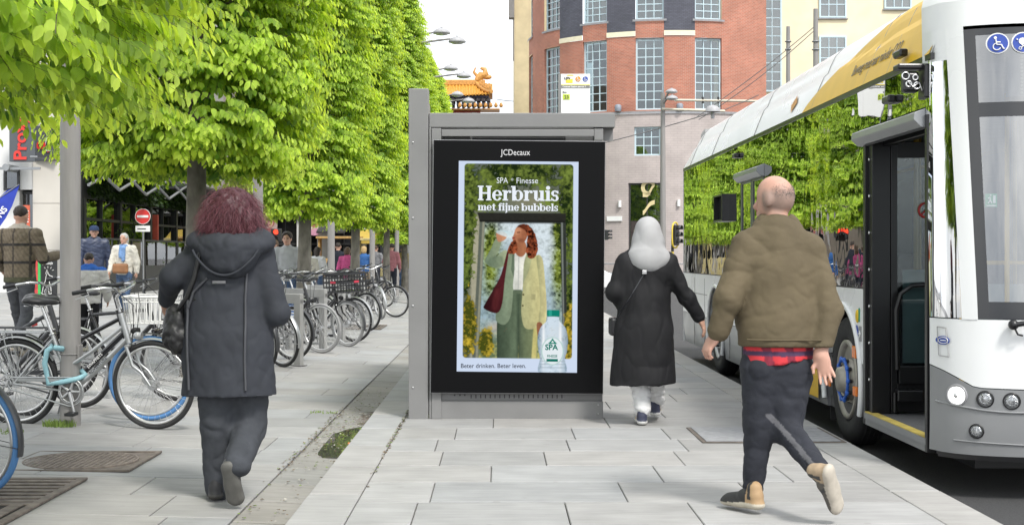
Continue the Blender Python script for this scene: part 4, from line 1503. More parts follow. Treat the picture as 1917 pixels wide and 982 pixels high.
def cylwall(name, mat_, a0, a1, z0, z1, r, holes=(), parent=bld, seg_=2.0):
 """part of the drum between angles (degrees, 0 = towards the camera, + = right), with rectangular openings (a0,a1,z0,z1)"""
 As = sorted(set([a0, a1] + [h[i] for h in holes for i in (0, 1)] + list(np.arange(a0, a1, seg_))))
 Zs = sorted(set([z0, z1] + [h[i] for h in holes for i in (2, 3)]))
 V, Q, UV = [], [], []
 for a in As:
  for z in Zs:
   V.append((r * math.sin(R(a)), -r * math.cos(R(a)), z))
   UV.append((r * R(a), z))
 nz = len(Zs)
 for i in range(len(As) - 1):
  for j in range(nz - 1):
   am, zm = (As[i] + As[i + 1]) / 2, (Zs[j] + Zs[j + 1]) / 2
   if any(h[0] < am < h[1] and h[2] < zm < h[3] for h in holes): continue
   Q.append((i * nz + j, (i + 1) * nz + j, (i + 1) * nz + j + 1, i * nz + j + 1))
 for h in holes:
  n = len(V)
  for rr in (r, r - .28):
   for (a, z) in ((h[0], h[2]), (h[1], h[2]), (h[1], h[3]), (h[0], h[3])):
    V.append((rr * math.sin(R(a)), -rr * math.cos(R(a)), z))
    UV.append((rr * R(a), z))
  for k in range(4):
   k2 = (k + 1) % 4
   Q.append((n + k, n + 4 + k, n + 4 + k2, n + k2))
 return np_mesh(name, np.array(V), np.array(Q), mat_, parent, uv=np.array(UV))
def win_flat(name, p, right, w, h, nx, ny, parent, mat_f=M_WINFRAME, bar=.045, frame=.09, curtains=None, depth=.10, room=M_ROOM, pane=M_PANE, seed=0):
 """window in a plane: p lower left corner, right unit vector; bars nx by ny panes"""
 rng = random.Random(seed + int(abs(p[0]) * 100))
 rgt = Vector(right).normalized()
 nrm = rgt.cross(Vector((0, 0, 1)))
 M = Matrix.Identity(4)
 for i in range(3):
  M[i][0], M[i][1], M[i][2], M[i][3] = rgt[i], -nrm[i], (0, 0, 1)[i], p[i]
 f = MB()
 f.box((0, 0, 0), (frame, depth, h), M)
 f.box((w - frame, 0, 0), (w, depth, h), M)
 f.box((frame, 0, 0), (w - frame, depth, frame), M)
 f.box((frame, 0, h - frame), (w - frame, depth, h), M)
 for i in range(1, nx):
  x = frame + (w - 2 * frame) * i / nx
  f.box((x - bar / 2, .012, frame), (x + bar / 2, depth - .02, h - frame), M)
 for j in range(1, ny):
  z = frame + (h - 2 * frame) * j / ny
  f.box((frame, .016, z - bar / 2), (w - frame, depth - .024, z + bar / 2), M)
 o = f.build(name, mat_f, parent)
 g_ = MB()
 g_.box((frame * .6, depth * .55, frame * .6), (w - frame * .6, depth * .55 + .006, h - frame * .6), M)
 g_.build("pane", pane, o)
 b = MB()
 b.quad(*[M @ Vector(q) for q in ((0, .9, 0), (w, .9, 0), (w, .9, h), (0, .9, h))])
 b.quad(*[M @ Vector(q) for q in ((0, .12, .02), (w, .12, .02), (w, .9, .02), (0, .9, .02))])
 b.build("room", room, o)
 if curtains:
  c = MB()
  for (x0, x1, z0, z1) in curtains:
   n = 14
   for i in range(n):
    xa, xb = x0 + (x1 - x0) * i / n, x0 + (x1 - x0) * (i + 1) / n
    ya, yb = .3 + .03 * (i % 2), .3 + .03 * ((i + 1) % 2)
    c.quad(*[M @ Vector(q) for q in ((xa * w, ya, z0 * h), (xb * w, yb, z0 * h), (xb * w, yb, z1 * h), (xa * w, ya, z1 * h))])
  c.build("curtain", M_CURTAIN, o)
 return o
cols = []
for (u0, u1) in ((985, 997), (1019, 1048), (1091, 1136), (1189.5, 1243), (1301, 1351)):
 a = []
 for u in (u0, u1):
  k = (u - U0) / F
  A_, B2, C2 = k * k + 1, -2 * (k * BX + BY), BX * BX + BY * BY - BR * BR
  disc = B2 * B2 - 4 * A_ * C2
  if disc < 0:
   a.append(None)
   continue
  Yh = (-B2 - math.sqrt(disc)) / (2 * A_)
  a.append(math.degrees(math.atan2(k * Yh - BX, BY - Yh)))
 if a[0] is None: a[0] = a[1] - 11.5
 cols.append(tuple(a))
YF = BY - BR
def bz(v, Y=YF): return HC - (v - V0) / F * Y
zB, z1b, z1t, zc0, zc1, z2b = bz(208), bz(205), bz(70), bz(66), bz(57), bz(35)
z2t, zTop = z2b + (z1t - z1b) * .62, 21.0
holes1 = [(c[0], c[1], z1b, z1t) for c in cols]
holes2 = [(c[0], c[1], z2b, z2t) for c in cols]
A0, A1 = -88, 41.5
cylwall("brick_storey", M_BRICK, A0, A1, zB, zc0, BR, holes1)
bounds = [A0] + [x for c in cols for x in c] + [A1]
for i in range(0, len(bounds), 2):
 s0, s1 = bounds[i], bounds[i + 1]
 if i in (4, 6, 8):
  cylwall("slate_panel", M_SLATE, s0, s1, zc1, zTop, BR)
  cylwall("cream_band", M_CREAM, s0, s1, zc0, zc1, BR + .05)
 else:
  cylwall("brick_pier", M_BRICK, s0, s1, zc0, zTop, BR)
for c in cols:
 cylwall("brick_apron", M_BRICK, c[0], c[1], zc0, z2b, BR)
 cylwall("brick_apron", M_BRICK, c[0], c[1], z2t, zTop, BR)
 s = cylwall("sill", M_SILL, c[0] - 1, c[1] + 1, z2b - .12, z2b - .01, BR + .09)
for ci, c in enumerate(cols):
 for (zb, zt, ny) in ((z1b, z1t, 8), (z2b, z2t, 6)):
  rr = BR - .14
  P0 = Vector((rr * math.sin(R(c[0])), -rr * math.cos(R(c[0])), zb))
  P1 = Vector((rr * math.sin(R(c[1])), -rr * math.cos(R(c[1])), zb))
  cu = [(.05, .95, .72, .97)] if zb == z1b else [(.06, .4, .05, .95), (.55, .95, .05, .95)]
  win_flat("window", P0, P1 - P0, (P1 - P0).length, zt - zb, 3, ny, bld, curtains=cu, seed=ci)
def hole_at(u0, u1, v0, v1):
 a = []
 for u in (u0, u1):
  k = (u - U0) / F
  A_, B2, C2 = k * k + 1, -2 * (k * BX + BY), BX * BX + BY * BY - (BR + .12) ** 2
  Yh = (-B2 - math.sqrt(B2 * B2 - 4 * A_ * C2)) / (2 * A_)
  a.append(math.degrees(math.atan2(k * Yh - BX, BY - Yh)))
 return (a[0], a[1], bz(v1), bz(v0))
hs_ = [hole_at(1187, 1237, 237, 291), hole_at(1176, 1246, 342, 520)]
cylwall("ground_floor_wall", M_MAUVE, A0, A1, -.1, zB - .12, BR + .12, hs_)
cylwall("string_course", M_SILL, A0, A1, zB - .12, zB, BR + .2)
cylwall("string_course", M_SILL, A0, A1, zB - .001, zB + .001, BR + .2)
rr = BR
for i, h in enumerate(hs_):
 P0 = Vector((rr * math.sin(R(h[0])), -rr * math.cos(R(h[0])), h[2]))
 P1 = Vector((rr * math.sin(R(h[1])), -rr * math.cos(R(h[1])), h[2]))
 if i == 0:
  win_flat("window", P0, P1 - P0, (P1 - P0).length, h[3] - h[2], 3, 3, bld, curtains=[(.05, .38, .0, 1), (.62, .95, .0, 1)])
 else:
  o = win_flat("shop_window", P0, P1 - P0, (P1 - P0).length, h[3] - h[2], 2, 1, bld, mat("shop_frame", (.05, .045, .045), .5))
  d = (P1 - P0).normalized()
  nn = d.cross(Vector((0, 0, 1)))
  q = P0 + d * .12 + nn * .02 + Vector((0, 0, bz(413) - h[2]))
  b = MB()
  b.box((0, 0, -2.6), ((P1 - P0).length - .24, .03, 0), Matrix(((d.x, -nn.x, 0, q.x), (d.y, -nn.y, 0, q.y), (0, 0, 1, q.z), (0, 0, 0, 1))))
  b.build("door_panel", mat("brown_door", (.035, .025, .022), .5), o)
  for k, s in enumerate(("CHOCOLATE", "NATION")):
   text_obj("shop_lettering", s, .3, facing(tuple(q + d * .15 + nn * .03 + Vector((0, 0, -.65 - k * .34))), d), mat("letter_cream", (.6, .5, .35), .6), o, .004)
  rb = MB()
  cq = P0 + d * ((P1 - P0).length * .55) + nn * .06 + Vector((0, 0, bz(377) - h[2]))
  for (zz, sgn) in ((.42, 1), (-.38, 1)):
   pts = []
   for k in range(15):
    t = k / 14
    pts.append(cq + d * (-.32 + .64 * t) + Vector((0, 0, zz + .30 * math.sin((t - .5) * 2.6) + (.18 if zz > 0 else -.1) * math.cos(t * 6.28) * .6)))
   for k in range(14):
    rb.quad(pts[k], pts[k + 1], pts[k + 1] + Vector((0, 0, .24)), pts[k] + Vector((0, 0, .24)))
  for k in range(12):
   t0, t1 = R(40 + 20 * k), R(60 + 20 * k)
   rb.quad(*[cq + d * (r_ * math.cos(t)) + Vector((0, 0, .75 + r_ * math.sin(t))) for (r_, t) in ((.22, t0), (.42, t0), (.42, t1), (.22, t1))])
  rb.build("ribbon_emblem", mat("gold_leaf", (.62, .52, .28), .4), o, fix=False)
for (u, v) in ((1161, 381), (1270, 380)):
 k = hole_at(u - 1, u + 1, v - 6, v + 6)
 am = R((k[0] + k[1]) / 2)
 b = MB()
 r_ = BR + .2
 b.cyl((r_ * math.sin(am), -r_ * math.cos(am), k[2]), (r_ * math.sin(am), -r_ * math.cos(am), k[3]), .09, n=10)
 b.build("wall_light", M_WHITE, bld)
for (u, v) in ((1158.5, 201), (1272, 201)):
 k = hole_at(u - 1, u + 1, v - 6, v + 6)
 am = R((k[0] + k[1]) / 2)
 b = MB()
 r_ = BR + .25
 b.lathe([(.16, 0), (.18, .1), (.18, .3), (.12, .36)], (r_ * math.sin(am), -r_ * math.cos(am), k[2]), 12)
 b.build("camera_housing", mat("camera_grey", (.22, .24, .28), .5), bld)
k = hole_at(1136, 1166, 404, 413)
am = R((k[0] + k[1]) / 2)
r_ = BR + .16
b = MB()
Mx = Matrix.Translation((r_ * math.sin(am), -r_ * math.cos(am), (k[2] + k[3]) / 2)) @ Matrix.Rotation(am, 4, 'Z')
b.box((-.43, -.03, -.13), (.43, .03, .13), Mx)
sp_ = b.build("name_plate", M_WHITE, bld)
b = MB()
b.box(((1374 - U0) / F * 78 - BX, -4.0 + .3, 0), (45 - BX, 6, 30))
wing = b.build("stucco_wing", M_YELLOW, bld)
b = MB()
b.box(((1374 - U0) / F * 77.4 - BX, 77.4 - BY, 0), ((1399 - U0) / F * 77.4 - BX, 78.6 - BY, 30))
b.build("stucco_pier", M_YELLOW, bld)
b = MB()
xa, xb = (963 - U0) / F * 85 - BX, (990 - U0) / F * 85 - BX
b.box((xa, 3.0, 0), (xb + 2.5, 9, 30))
b.build("stucco_wing", M_YELLOW2, bld)
b = MB()
b.box((xa - .35, 2.6, bz(30, 84)), (xa - .02, 3.4, bz(0, 84) + 4))
b.box((xa - .1, 2.9, bz(110, 84)), (xa - .02, 2.98, bz(31, 84)))
b.build("rain_pipe", mat("pipe_grey", (.2, .19, .18), .6), bld)
WY = BY - 4.0 + .3
def wing_win(u0, u1, v0, v1, nx, ny, cur=None):
 x0, x1 = (u0 - U0) / F * WY, (u1 - U0) / F * WY
 zb, zt = HC - (v1 - V0) / F * WY, HC - (v0 - V0) / F * WY
 rr_ = MB()
 rr_.box((x0 - BX, WY - BY - .012, zb), (x1 - BX, WY - BY - .004, zt))
 o = win_flat("window", (x0 - BX, WY - BY - .11, zb), (1, 0, 0), x1 - x0, zt - zb, nx, ny, bld, depth=.1, room=M_ROOM)
 rm = [c for c in o.children if c.name.startswith("room")][0]
 for v_ in rm.data.vertices: v_.co.y = WY - BY - .003
 return o
wing_win(1411, 1463, -120, 172, 3, 17)
wing_win(1533, 1584, -60, 34, 3, 4)
wing_win(1533, 1584, 68, 150, 3, 4)
wing_win(1655, 1706, -80, 17, 3, 4)
wing_win(1655, 1706, 58, 150, 3, 4)
for (u0, u1, v) in ((1530, 1587, 35), (1652, 1709, 18)):
 x0, x1 = (u0 - U0) / F * WY, (u1 - U0) / F * WY
 b = MB()
 b.box((x0 - BX, WY - BY - .14, bz(v + 1.6, WY)), (x1 - BX, WY - BY - .004, bz(v, WY)))
 b.build("sill", M_SILL, bld)
# Chinese gate far down the street
GY = 115.0
def gx_(u): return (u - U0) / F * GY
def gz_(v): return HC - (v - V0) / F * GY
gate = empty("chinese_gate", (gx_(800), GY, 0), label="Chinese gate with a golden tiled roof rising behind the shelter", cat="gate")
GO = Vector((gx_(800), GY, 0))
M_TILE = mat("golden_roof_tile", (.55, .27, .045), .35, var=.25, scale=8)
M_TILE2 = mat("golden_ridge", (.5, .25, .06), .45, var=.3, scale=10, bump=.3, bscale=15)
def gate_roof(xl, xr, z_e, z_r, dpt):
 b = MB()
 n = int((xr - xl) / .27)
 def slope(t): return z_r + (z_e - z_r) * (1 - max(0.0, 1 - t) ** 1.55)
 def lift(x): return .55 * max(0, abs(2 * (x - xl) / (xr - xl) - 1) - .55) ** 1.6
 for s in (-1, 1):
  rows = []
  for i in range(n + 1):
   x = xl + (xr - xl) * i / n
   rows.append([Vector((x - GO.x, s * (dpt * t), slope(t) + lift(x) * (t * .6 + .4))) for t in (0, .25, .5, .75, 1)])
  for i in range(n):
   for k in range(4):
    b.quad(rows[i][k], rows[i + 1][k], rows[i + 1][k + 1], rows[i][k + 1])
   b.tube(rows[i], .085, 6)
 b.build("tiled_roof", M_TILE, gate, fix=False)
 r_ = MB()
 r_.bbox((xl - GO.x + .6, -.22, z_r - .1), (xr - GO.x - .6, .22, z_r + .38), .08)
 for x in (xr - .8, xl + .8):
  pts = [(x - GO.x - .5, 0, z_r + .3), (x - GO.x - .1, 0, z_r + .75), (x - GO.x + .25, 0, z_r + .85), (x - GO.x + .15, 0, z_r + 1.25), (x - GO.x - .2, 0, z_r + 1.35)]
  r_.tube(pts, [.28, .36, .3, .2, .1], 10)
  r_.ell((x - GO.x + .35, 0, z_r + .6), (.4, .22, .22))
  r_.tube([(x - GO.x - .3, 0, z_r + .5), (x - GO.x - .75, 0, z_r + 1.0), (x - GO.x - .6, 0, z_r + 1.4)], [.16, .12, .05], 8)
 for s in (0, 1):
  x0 = xr - .5 if s == 0 else xl + .5
  sg = 1 if s == 0 else -1
  pts = [Vector((x0 - GO.x - sg * .9 + sg * 1.3 * t, -dpt * t, slope(t) + .18 + lift(x0) * t)) for t in (0, .3, .6, .85, 1.02)]
  r_.tube(pts, .17, 8)
  for t in (.35, .5, .65, .8, .95):
   q = Vector((x0 - GO.x - sg * .9 + sg * 1.3 * t, -dpt * t, slope(t) + .35 + lift(x0) * t))
   r_.tube([q, q + Vector((0, 0, .25)), q + Vector((.1, 0, .42))], [.1, .12, .06], 6)
 r_.build("ridge", M_TILE2, gate)
gxl, gxr = gx_(640), gx_(922)
gate_roof(gxl, gxr, gz_(184), gz_(158), 2.2)
b = MB()
for i in range(int((gxr - gxl) / .42)):
 x = gxl + .4 + i * .42 - GO.x
 for (dz, w, dp) in ((.12, .3, 1.5), (.45, .24, 1.1), (.8, .17, .7)):
  b.bbox((x - w / 2, -dp, gz_(184) - dz - .26), (x + w / 2, dp, gz_(184) - dz), .02)
b.build("bracket_sets", mat("bracket_paint", (.16, .15, .17), .6, var=.5, scale=5), gate)
b = MB()
b.box((gxl + .3 - GO.x, -1.6, gz_(184) - .1), (gxr - .3 - GO.x, 1.6, gz_(184)))
b.build("eave_board", mat("eave_blue", (.05, .07, .16), .5, var=.3), gate)
b = MB()
b.box((gxl + 1.0 - GO.x, -.3, gz_(184) - 2.6), (gxr - 1.0 - GO.x, .3, gz_(184) - 1.1))
b.build("lintel", mat("gate_red", (.3, .05, .03), .6, var=.2), gate)
b = MB()
for x in (gxl + 1.5, gxl + 4.6, gxr - 4.6, gxr - 1.5):
 b.cyl((x - GO.x, 0, 0), (x - GO.x, 0, gz_(184) - 1.2), .38, n=16)
b.build("column", mat("gate_stone", (.4, .38, .35), .8), gate)
b = MB()
for i in range(9):
 b.lathe([(.05, 0), (.16, .1), (.12, .3), (.03, .42)], (gx_(862 + i * 9.5) - GO.x, -1.9, gz_(206)), 8)
b.build("eave_lantern", M_TILE2, gate)
b = MB()
b.box((gxl - GO.x + 2, -1.2, gz_(208)), (gxr - GO.x + .6, 1.2, gz_(206)))
b.build("lower_eave", M_TILE2, gate)
# city bus at the kerb
SX = 2.62
BO = Vector((SX + 1.275, 14.0, -0.135))
bus = empty("city_bus", BO, label="white and yellow city bus with its front door open at the kerb", cat="bus")
def bpart(mb, name, m, parent=None, bevel=0.0, fix=True):
 o = mb.build(name, m, parent or bus, bevel, fix)
 o.data.transform(Matrix.Translation(-BO))
 return o
def btext(name, s, size, loc, m, right=(0, -1, 0), up=(0, 0, 1), parent=None, bold=0, sx_=1.0, shear=0.0, ext=.0008):
 o = text_obj(name, s, size, facing(tuple(Vector(loc) - BO), right, up), m, parent or bus, bold, ext, 'LEFT', sx_, shear)
 return o
M_BWHITE = mat("bus_white", (.74, .75, .75), .3, var=.03, scale=1.5, coat=.15, rvar=.06)
M_BGREY = mat("bus_grey", (.22, .225, .23), .38, var=.06, scale=2.5, coat=.3, rvar=.1)
M_BYEL = mat("bus_yellow", (.70, .43, .02), .42, var=.04, spec=.22)
M_BBLACK = mat("bus_black_trim", (.010, .010, .011), .3, var=.1)
M_BINT = mat("bus_interior_grey", (.45, .455, .46), .7, var=.08)
M_BFLOOR = mat("bus_floor", (.10, .10, .105), .8, var=.2, scale=40)
M_SIDEGL = glass("bus_side_glass", (.22, .25, .24), .42, .0, .0030, 2.6)
M_WIND = glass("bus_windscreen", (.62, .66, .67), .22, .0, .0004, .8)
M_CLEAR = glass("bus_inner_glass", (.66, .72, .72), .05)
M_YRAIL = mat("yellow_rail", (.70, .42, .02), .35, var=.05)
M_RED = mat("red_plastic", (.4, .02, .02), .4)
M_BLUE = mat("sign_blue", (.03, .07, .35), .5, var=.03)
M_ORANGE = mat("orange_lens", (.75, .18, .01), .25)
M_GREEN = mat("sign_green", (.02, .30, .14), .5)
M_SEAT = mat("seat_fabric", (.05, .055, .07), .9, var=.4, scale=40)
FW, RW, AR = 10.56, 16.7, .575
D1a, D1b = 8.50, 9.96
D2a, D2b = 13.68, 15.0
ZS, ZG, ZW, ZT, ZR = .10, .52, 1.06, 2.50, 2.14
YR = 19.62
def arch(y):
 z = 0
 for c in (FW, RW):
  d = abs(y - c)
  if d < AR: z = max(z, .36 + math.sqrt(AR * AR - d * d))
 return z
def side_strip(ya, yb, z0, z1, x0=SX, thick=.03):
 b = MB()
 ys = [ya]
 while ys[-1] < yb - 1e-6: ys.append(min(ys[-1] + .02, yb))
 for a, c in zip(ys[:-1], ys[1:]):
  za, zc = max(z0, min(arch(a), z1)), max(z0, min(arch(c), z1))
  if za >= z1 - 1e-4 and zc >= z1 - 1e-4: continue
  def bulge(z): return x0 + .028 * max(0, (.42 - z) / .32) ** 2
  q0, q1 = [], []
  for k in range(5):
   t = k / 4
   q0.append((bulge(za + (z1 - za) * t), a, za + (z1 - za) * t))
   q1.append((bulge(zc + (z1 - zc) * t), c, zc + (z1 - zc) * t))
  for k in range(4):
   b.quad(q0[k], q0[k + 1], q1[k + 1], q1[k])
  b.quad(q0[0], q1[0], (q1[0][0] + thick * 2, c, q1[0][2]), (q0[0][0] + thick * 2, a, q0[0][2]))
 return b
low = side_strip(D1b, D2a, ZS, ZG)
low2 = side_strip(D2b, YR, ZS, ZG)
low.v2 = None
bpart(low, "skirt_panel", M_BGREY, fix=False)
bpart(low2, "skirt_panel", M_BGREY, fix=False)
bpart(side_strip(D1b, D2a, ZG + .004, ZW), "lower_side_panel", M_BWHITE, fix=False)
bpart(side_strip(D2b, YR, ZG + .004, ZW), "lower_side_panel", M_BWHITE, fix=False)
b = MB()
for y in (11.32, 12.15, 12.9, 15.7, 17.6, 18.5):
 b.box((SX - .002, y - .006, ZS + .03), (SX + .002, y + .006, ZW - .05))
for (ya, yb) in ((11.3, D2a), (17.4, YR - .1)):
 b.box((SX - .002, ya, .80), (SX + .002, yb, .808))
bpart(b, "panel_joints", M_BBLACK)
for c in (FW, RW):
 b = MB()
 b.smooth = True
 pts = [(SX - .008, c + AR * math.cos(R(a)), .36 + AR * math.sin(R(a))) for a in range(-26, 207, 6) if .36 + AR * math.sin(R(a)) > .12]
 b.tube(pts, .022, 6)
 bpart(b, "wheel_arch_lip", M_BWHITE)
for c in (FW, RW):
 b = MB()
 n = 24
 for i in range(n):
  a0, a1 = math.pi * i / n, math.pi * (i + 1) / n
  p = [(c + (AR + .01) * math.cos(a), .36 + (AR + .01) * math.sin(a)) for a in (a0, a1)]
  b.quad((SX + .03, *p[0]), (SX + .03, *p[1]), (SX + .5, *p[1]), (SX + .5, *p[0]))
 b.quad((SX + .5, c - AR, .0), (SX + .5, c + AR, .0), (SX + .5, c + AR, 1.0), (SX + .5, c - AR, 1.0))
 bpart(b, "wheel_housing", M_BBLACK, fix=False)
b = MB()
b.add([(SX - .004, 11.34, .14), (SX - .004, 12.1, .14), (SX - .004, 11.34, .50)], [(0, 1, 2)])
bpart(b, "skirt_wedge", M_BYEL, fix=False)
for i, (ya, yb, za, zb) in enumerate(((D1b + .02, 11.86, ZW, ZT), (11.875, D2a - .02, ZW, ZT), (D2b + .02, 17.3, ZW, ZT), (17.315, YR - .04, ZW, ZT), (D2a - .018, D2b + .018, ZR + .06, ZT), (D1a - .06, D1b + .018, ZR + .06, ZT))):
 b = MB()
 b.box((SX + .004, ya, za + .01), (SX + .012, yb, zb - .01))
 bpart(b, "side_window", M_SIDEGL)
b = MB()
for y in (D1b + .03, 11.867, D2a - .05, D2b + .05, 17.307, YR - .06):
 b.box((SX + .03, y - .05, ZW - .02), (SX + .10, y + .05, ZT))
b.box((SX + .02, D1b, ZW - .04), (SX + .09, D2a, ZW + .012))
b.box((SX + .02, D2b, ZW - .04), (SX + .09, YR, ZW + .012))
b.box((SX - .003, D1a - .1, ZT - .012), (SX + .06, YR, ZT + .025))
bpart(b, "window_frame", M_BBLACK)
b = MB()
for (za, zb, ya, yb) in ((1.69, 1.71, 15.75, 16.35), (1.98, 2.0, 15.75, 16.35)):
 b.box((SX - .08, ya, za), (SX + .02, yb, zb))
b.box((SX - .08, 15.75, 1.71), (SX + .02, 15.77, 1.98))
b.box((SX - .08, 16.33, 1.71), (SX + .02, 16.35, 1.98))
b.box((SX - .02, 15.77, 1.71), (SX - .012, 16.33, 1.98))
bpart(b, "vent_window", M_BBLACK)
# roof shell
PROF = [(0.0, 2.52), (.030, 2.60), (.070, 2.70), (.108, 2.785), (.140, 2.815), (.165, 2.88), (.205, 2.96), (.27, 3.025), (.38, 3.065), (.6, 3.09), (1.275, 3.10)]
def prof(y, half=True):
 k = 1.0
 if y > YR - .7: k = 1 - .30 * ((y - (YR - .7)) / .7) ** 2.2
 if y < 9.0: k = 1 - .18 * ((9.0 - y) / .9) ** 2
 return [(SX + dx, y, 2.52 + (z - 2.52) * k) for dx, z in PROF]
ys = [8.40, 8.5, 8.7, 9.0, 9.4, 10, 11, 12, 13, 14, 15, 16, 17, 18, YR - .7, YR - .5, YR - .3, YR - .15, YR - .04, YR]
b = MB()
rings = []
for y in ys:
 p = prof(y)
 rings.append(p + [(2 * (SX + 1.275) - q[0], q[1], q[2]) for q in reversed(p[:-1])])
b.loft(rings, True, False)
b.quad((SX, YR, ZS), (SX + 2.55, YR, ZS), (SX + 2.55, YR, 2.52), (SX, YR, 2.52))
bpart(b, "roof_shell", M_BWHITE)
b = MB()
for y in (9.35, 9.95, 11.6, 14.2, 17.0, 18.9):
 p = [Vector(q) + Vector((-.003, 0, .001)) for q in prof(y)[:9]]
 b.tube(p, .004, 5)
bpart(b, "roof_joints", mat("joint_grey", (.3, .3, .3), .6))
b = MB()
for i in range(5):
 y = 18.95 + i * .085
 p = prof(y)
 q = Vector(p[6]).lerp(Vector(p[7]), .5)
 b.box((q.x - .03, y, q.z - .05), (q.x + .05, y + .05, q.z + .03))
bpart(b, "roof_grille", mat("grille_grey", (.35, .35, .35), .6))
b = MB()
N_ = 60
def plen(w, y):
 p = [Vector(q) for q in prof(y)[:8]]
 d = [0]
 for i in range(1, len(p)): d.append(d[-1] + (p[i] - p[i - 1]).length)
 s = w * d[-1]
 for i in range(1, len(p)):
  if s <= d[i] + 1e-9:
   t = (s - d[i - 1]) / (d[i] - d[i - 1])
   q = p[i - 1].lerp(p[i], t)
   n = (p[i] - p[i - 1]).normalized()
   return q + Vector((-n.z, 0, n.x)) * .006
 return p[-1]
grid_ = []
for i in range(N_ + 1):
 y = 11.95 + (8.42 - 11.95) * i / N_
 t = i / N_
 top = .0 + .98 * min(1, (t / .66)) ** .7
 if t > .9: top *= math.sqrt(max(0, 1 - ((t - .9) / .1) ** 2 * .35))
 grid_.append([plen(top * k / 8, y) for k in range(9)])
for i in range(N_):
 for k in range(8):
  b.add([grid_[i][k], grid_[i][k + 1], grid_[i + 1][k + 1], grid_[i + 1][k]], [(0, 1, 2, 3)], True)
sw_ = bpart(b, "yellow_swoosh", M_BYEL, fix=False)
btext("slogan_lettering", "Beweeg mee naar minder CO2", .125, (SX + .036, 10.45, 2.645), mat("slogan_ink", (.12, .10, .06), .5), up=(.37, 0, .93), parent=bus, sx_=.80, shear=.15)
b = MB()
b.add([(SX + .045, 12.62, 2.66), (SX + .014, 12.50, 2.58), (SX + .045, 12.38, 2.66), (SX + .078, 12.50, 2.74)], [(0, 1, 2, 3)])
bpart(b, "orange_diamond", mat("diamond_orange", (.6, .28, .05), .5), fix=False)
# front shell
def yplan(x):
 u = min(abs(SX + 1.275 - x) / 1.28, 1)
 return 8.46 - .45 * max(0, 1 - u ** 4) ** .45
def fp(x, z, off=0):
 y = yplan(x) + .055 * max(0, z - .95) + (.10 * max(0, .30 - z) ** 1.2)
 return (x, y - off, z)
def xq(z): return 2.735 - .055 * min(max((z - .95) / 1.85, 0), 1)
def xw(z): return 2.812 - .05 * min(max((z - .95) / 1.85, 0), 1)
XC = SX + 1.275
def patch(b, x0f, x1f, zf0, zf1, nx=10, nz=6, off=0.0, mirror=True):
 """front surface patch: x0f, x1f functions of z; zf0, zf1 functions of the 0..1 position"""
 for mir in ((True,) if mirror == 2 else (False, True) if mirror else (False,)):
  G = []
  for i in range(nx + 1):
   s = i / nx
   col = []
   for j in range(nz + 1):
    t = j / nz
    z = zf0(s) + (zf1(s) - zf0(s)) * t
    x = x0f(z) + (x1f(z) - x0f(z)) * s
    p = fp(x, z, off)
    col.append((2 * XC - p[0], p[1], p[2]) if mir else p)
   G.append(col)
  b.loft(G, False, False)
 return b
cx_ = lambda z: XC
x0_ = lambda z: 2.617
def K(v): return lambda s: v
ztopb = lambda s: .64 - .115 * min(1, s * 7) - .02 * s
b = MB()
patch(b, x0_, cx_, K(.13), ztopb, 30, 8)
bpart(b, "front_bumper", M_BGREY, fix=False)
b = MB()
patch(b, x0_, cx_, lambda s: ztopb(s) + .006, K(.925), 30, 6, -.004)
patch(b, xq, xw, K(.925), K(2.66), 3, 14)
patch(b, lambda z: 2.612, cx_, K(2.66), K(2.82), 30, 3)
patch(b, lambda z: 2.612, xq, K(2.47), K(2.66), 5, 3)
for mir in (False, True):
 rows = []
 for (z, o) in ((2.82, 0), (2.90, .03), (2.98, .09), (3.03, .2), (3.06, .42), (3.075, .75)):
  r_ = []
  for i in range(31):
   x = 2.612 + (XC - 2.612) * i / 30
   p = fp(x, 2.82)
   q = (p[0] + o * .8 * max(0, 1 - i / 8), p[1] + o, z)
   r_.append((2 * XC - q[0], q[1], q[2]) if mir else q)
  rows.append(r_)
 b.loft(rows, False, False)
bpart(b, "front_shell", M_BWHITE, fix=False)
b = MB()
patch(b, x0_, xq, K(.932), K(2.47), 6, 12, -.003, False)
bpart(b, "quarter_window", M_SIDEGL, fix=False)
b = MB()
patch(b, x0_, xq, K(.932), K(2.47), 6, 12, -.003, 2)
bpart(b, "quarter_window", M_SIDEGL, fix=False)
def ins(f, d): return lambda z: f(z) + d
b = MB()
patch(b, ins(xw, .058), cx_, K(1.03), K(2.115), 24, 10, -.004)
bpart(b, "windscreen", M_WIND, fix=False)
b = MB()
patch(b, xw, ins(xw, .058), K(.93), K(2.64), 2, 14, -.002)
patch(b, ins(xw, .058), cx_, K(.93), K(1.03), 20, 2, -.002)
patch(b, ins(xw, .058), cx_, K(2.115), K(2.20), 20, 2, -.002)
patch(b, ins(xw, .058), cx_, K(2.60), K(2.64), 20, 2, -.002)
bpart(b, "windscreen_border", mat("frit_black", (.03, .031, .034), .12, var=.05), fix=False)
b = MB()
patch(b, ins(xw, .058), cx_, K(2.20), K(2.60), 20, 4, -.003)
dg_ = bpart(b, "destination_glass", glass("destination_glass", (.30, .32, .34), .20), fix=False)
b = MB()
b.box((3.02, 8.22, 2.24), (4.7, 8.26, 2.50))
bpart(b, "destination_panel", mat("destination_grey", (.30, .32, .33), .6))
b = MB()
for i in range(30):
 for j in range(11):
  x, z = 3.10 + i * .021, 2.262 + j * .021
  b.box((x - .006, 8.212, z - .006), (x + .006, 8.219, z + .006))
bpart(b, "led_dots", mat("led_pale", (.62, .64, .52), .5))
def disc(b, c, r, n=28):
 pts = [fp(c[0] + r * math.cos(2 * math.pi * k / n), c[1] + r * math.sin(2 * math.pi * k / n), c[2] if len(c) > 2 else .004) for k in range(n)]
 b.add(pts, [tuple(range(n))])
b1, b2_ = MB(), MB()
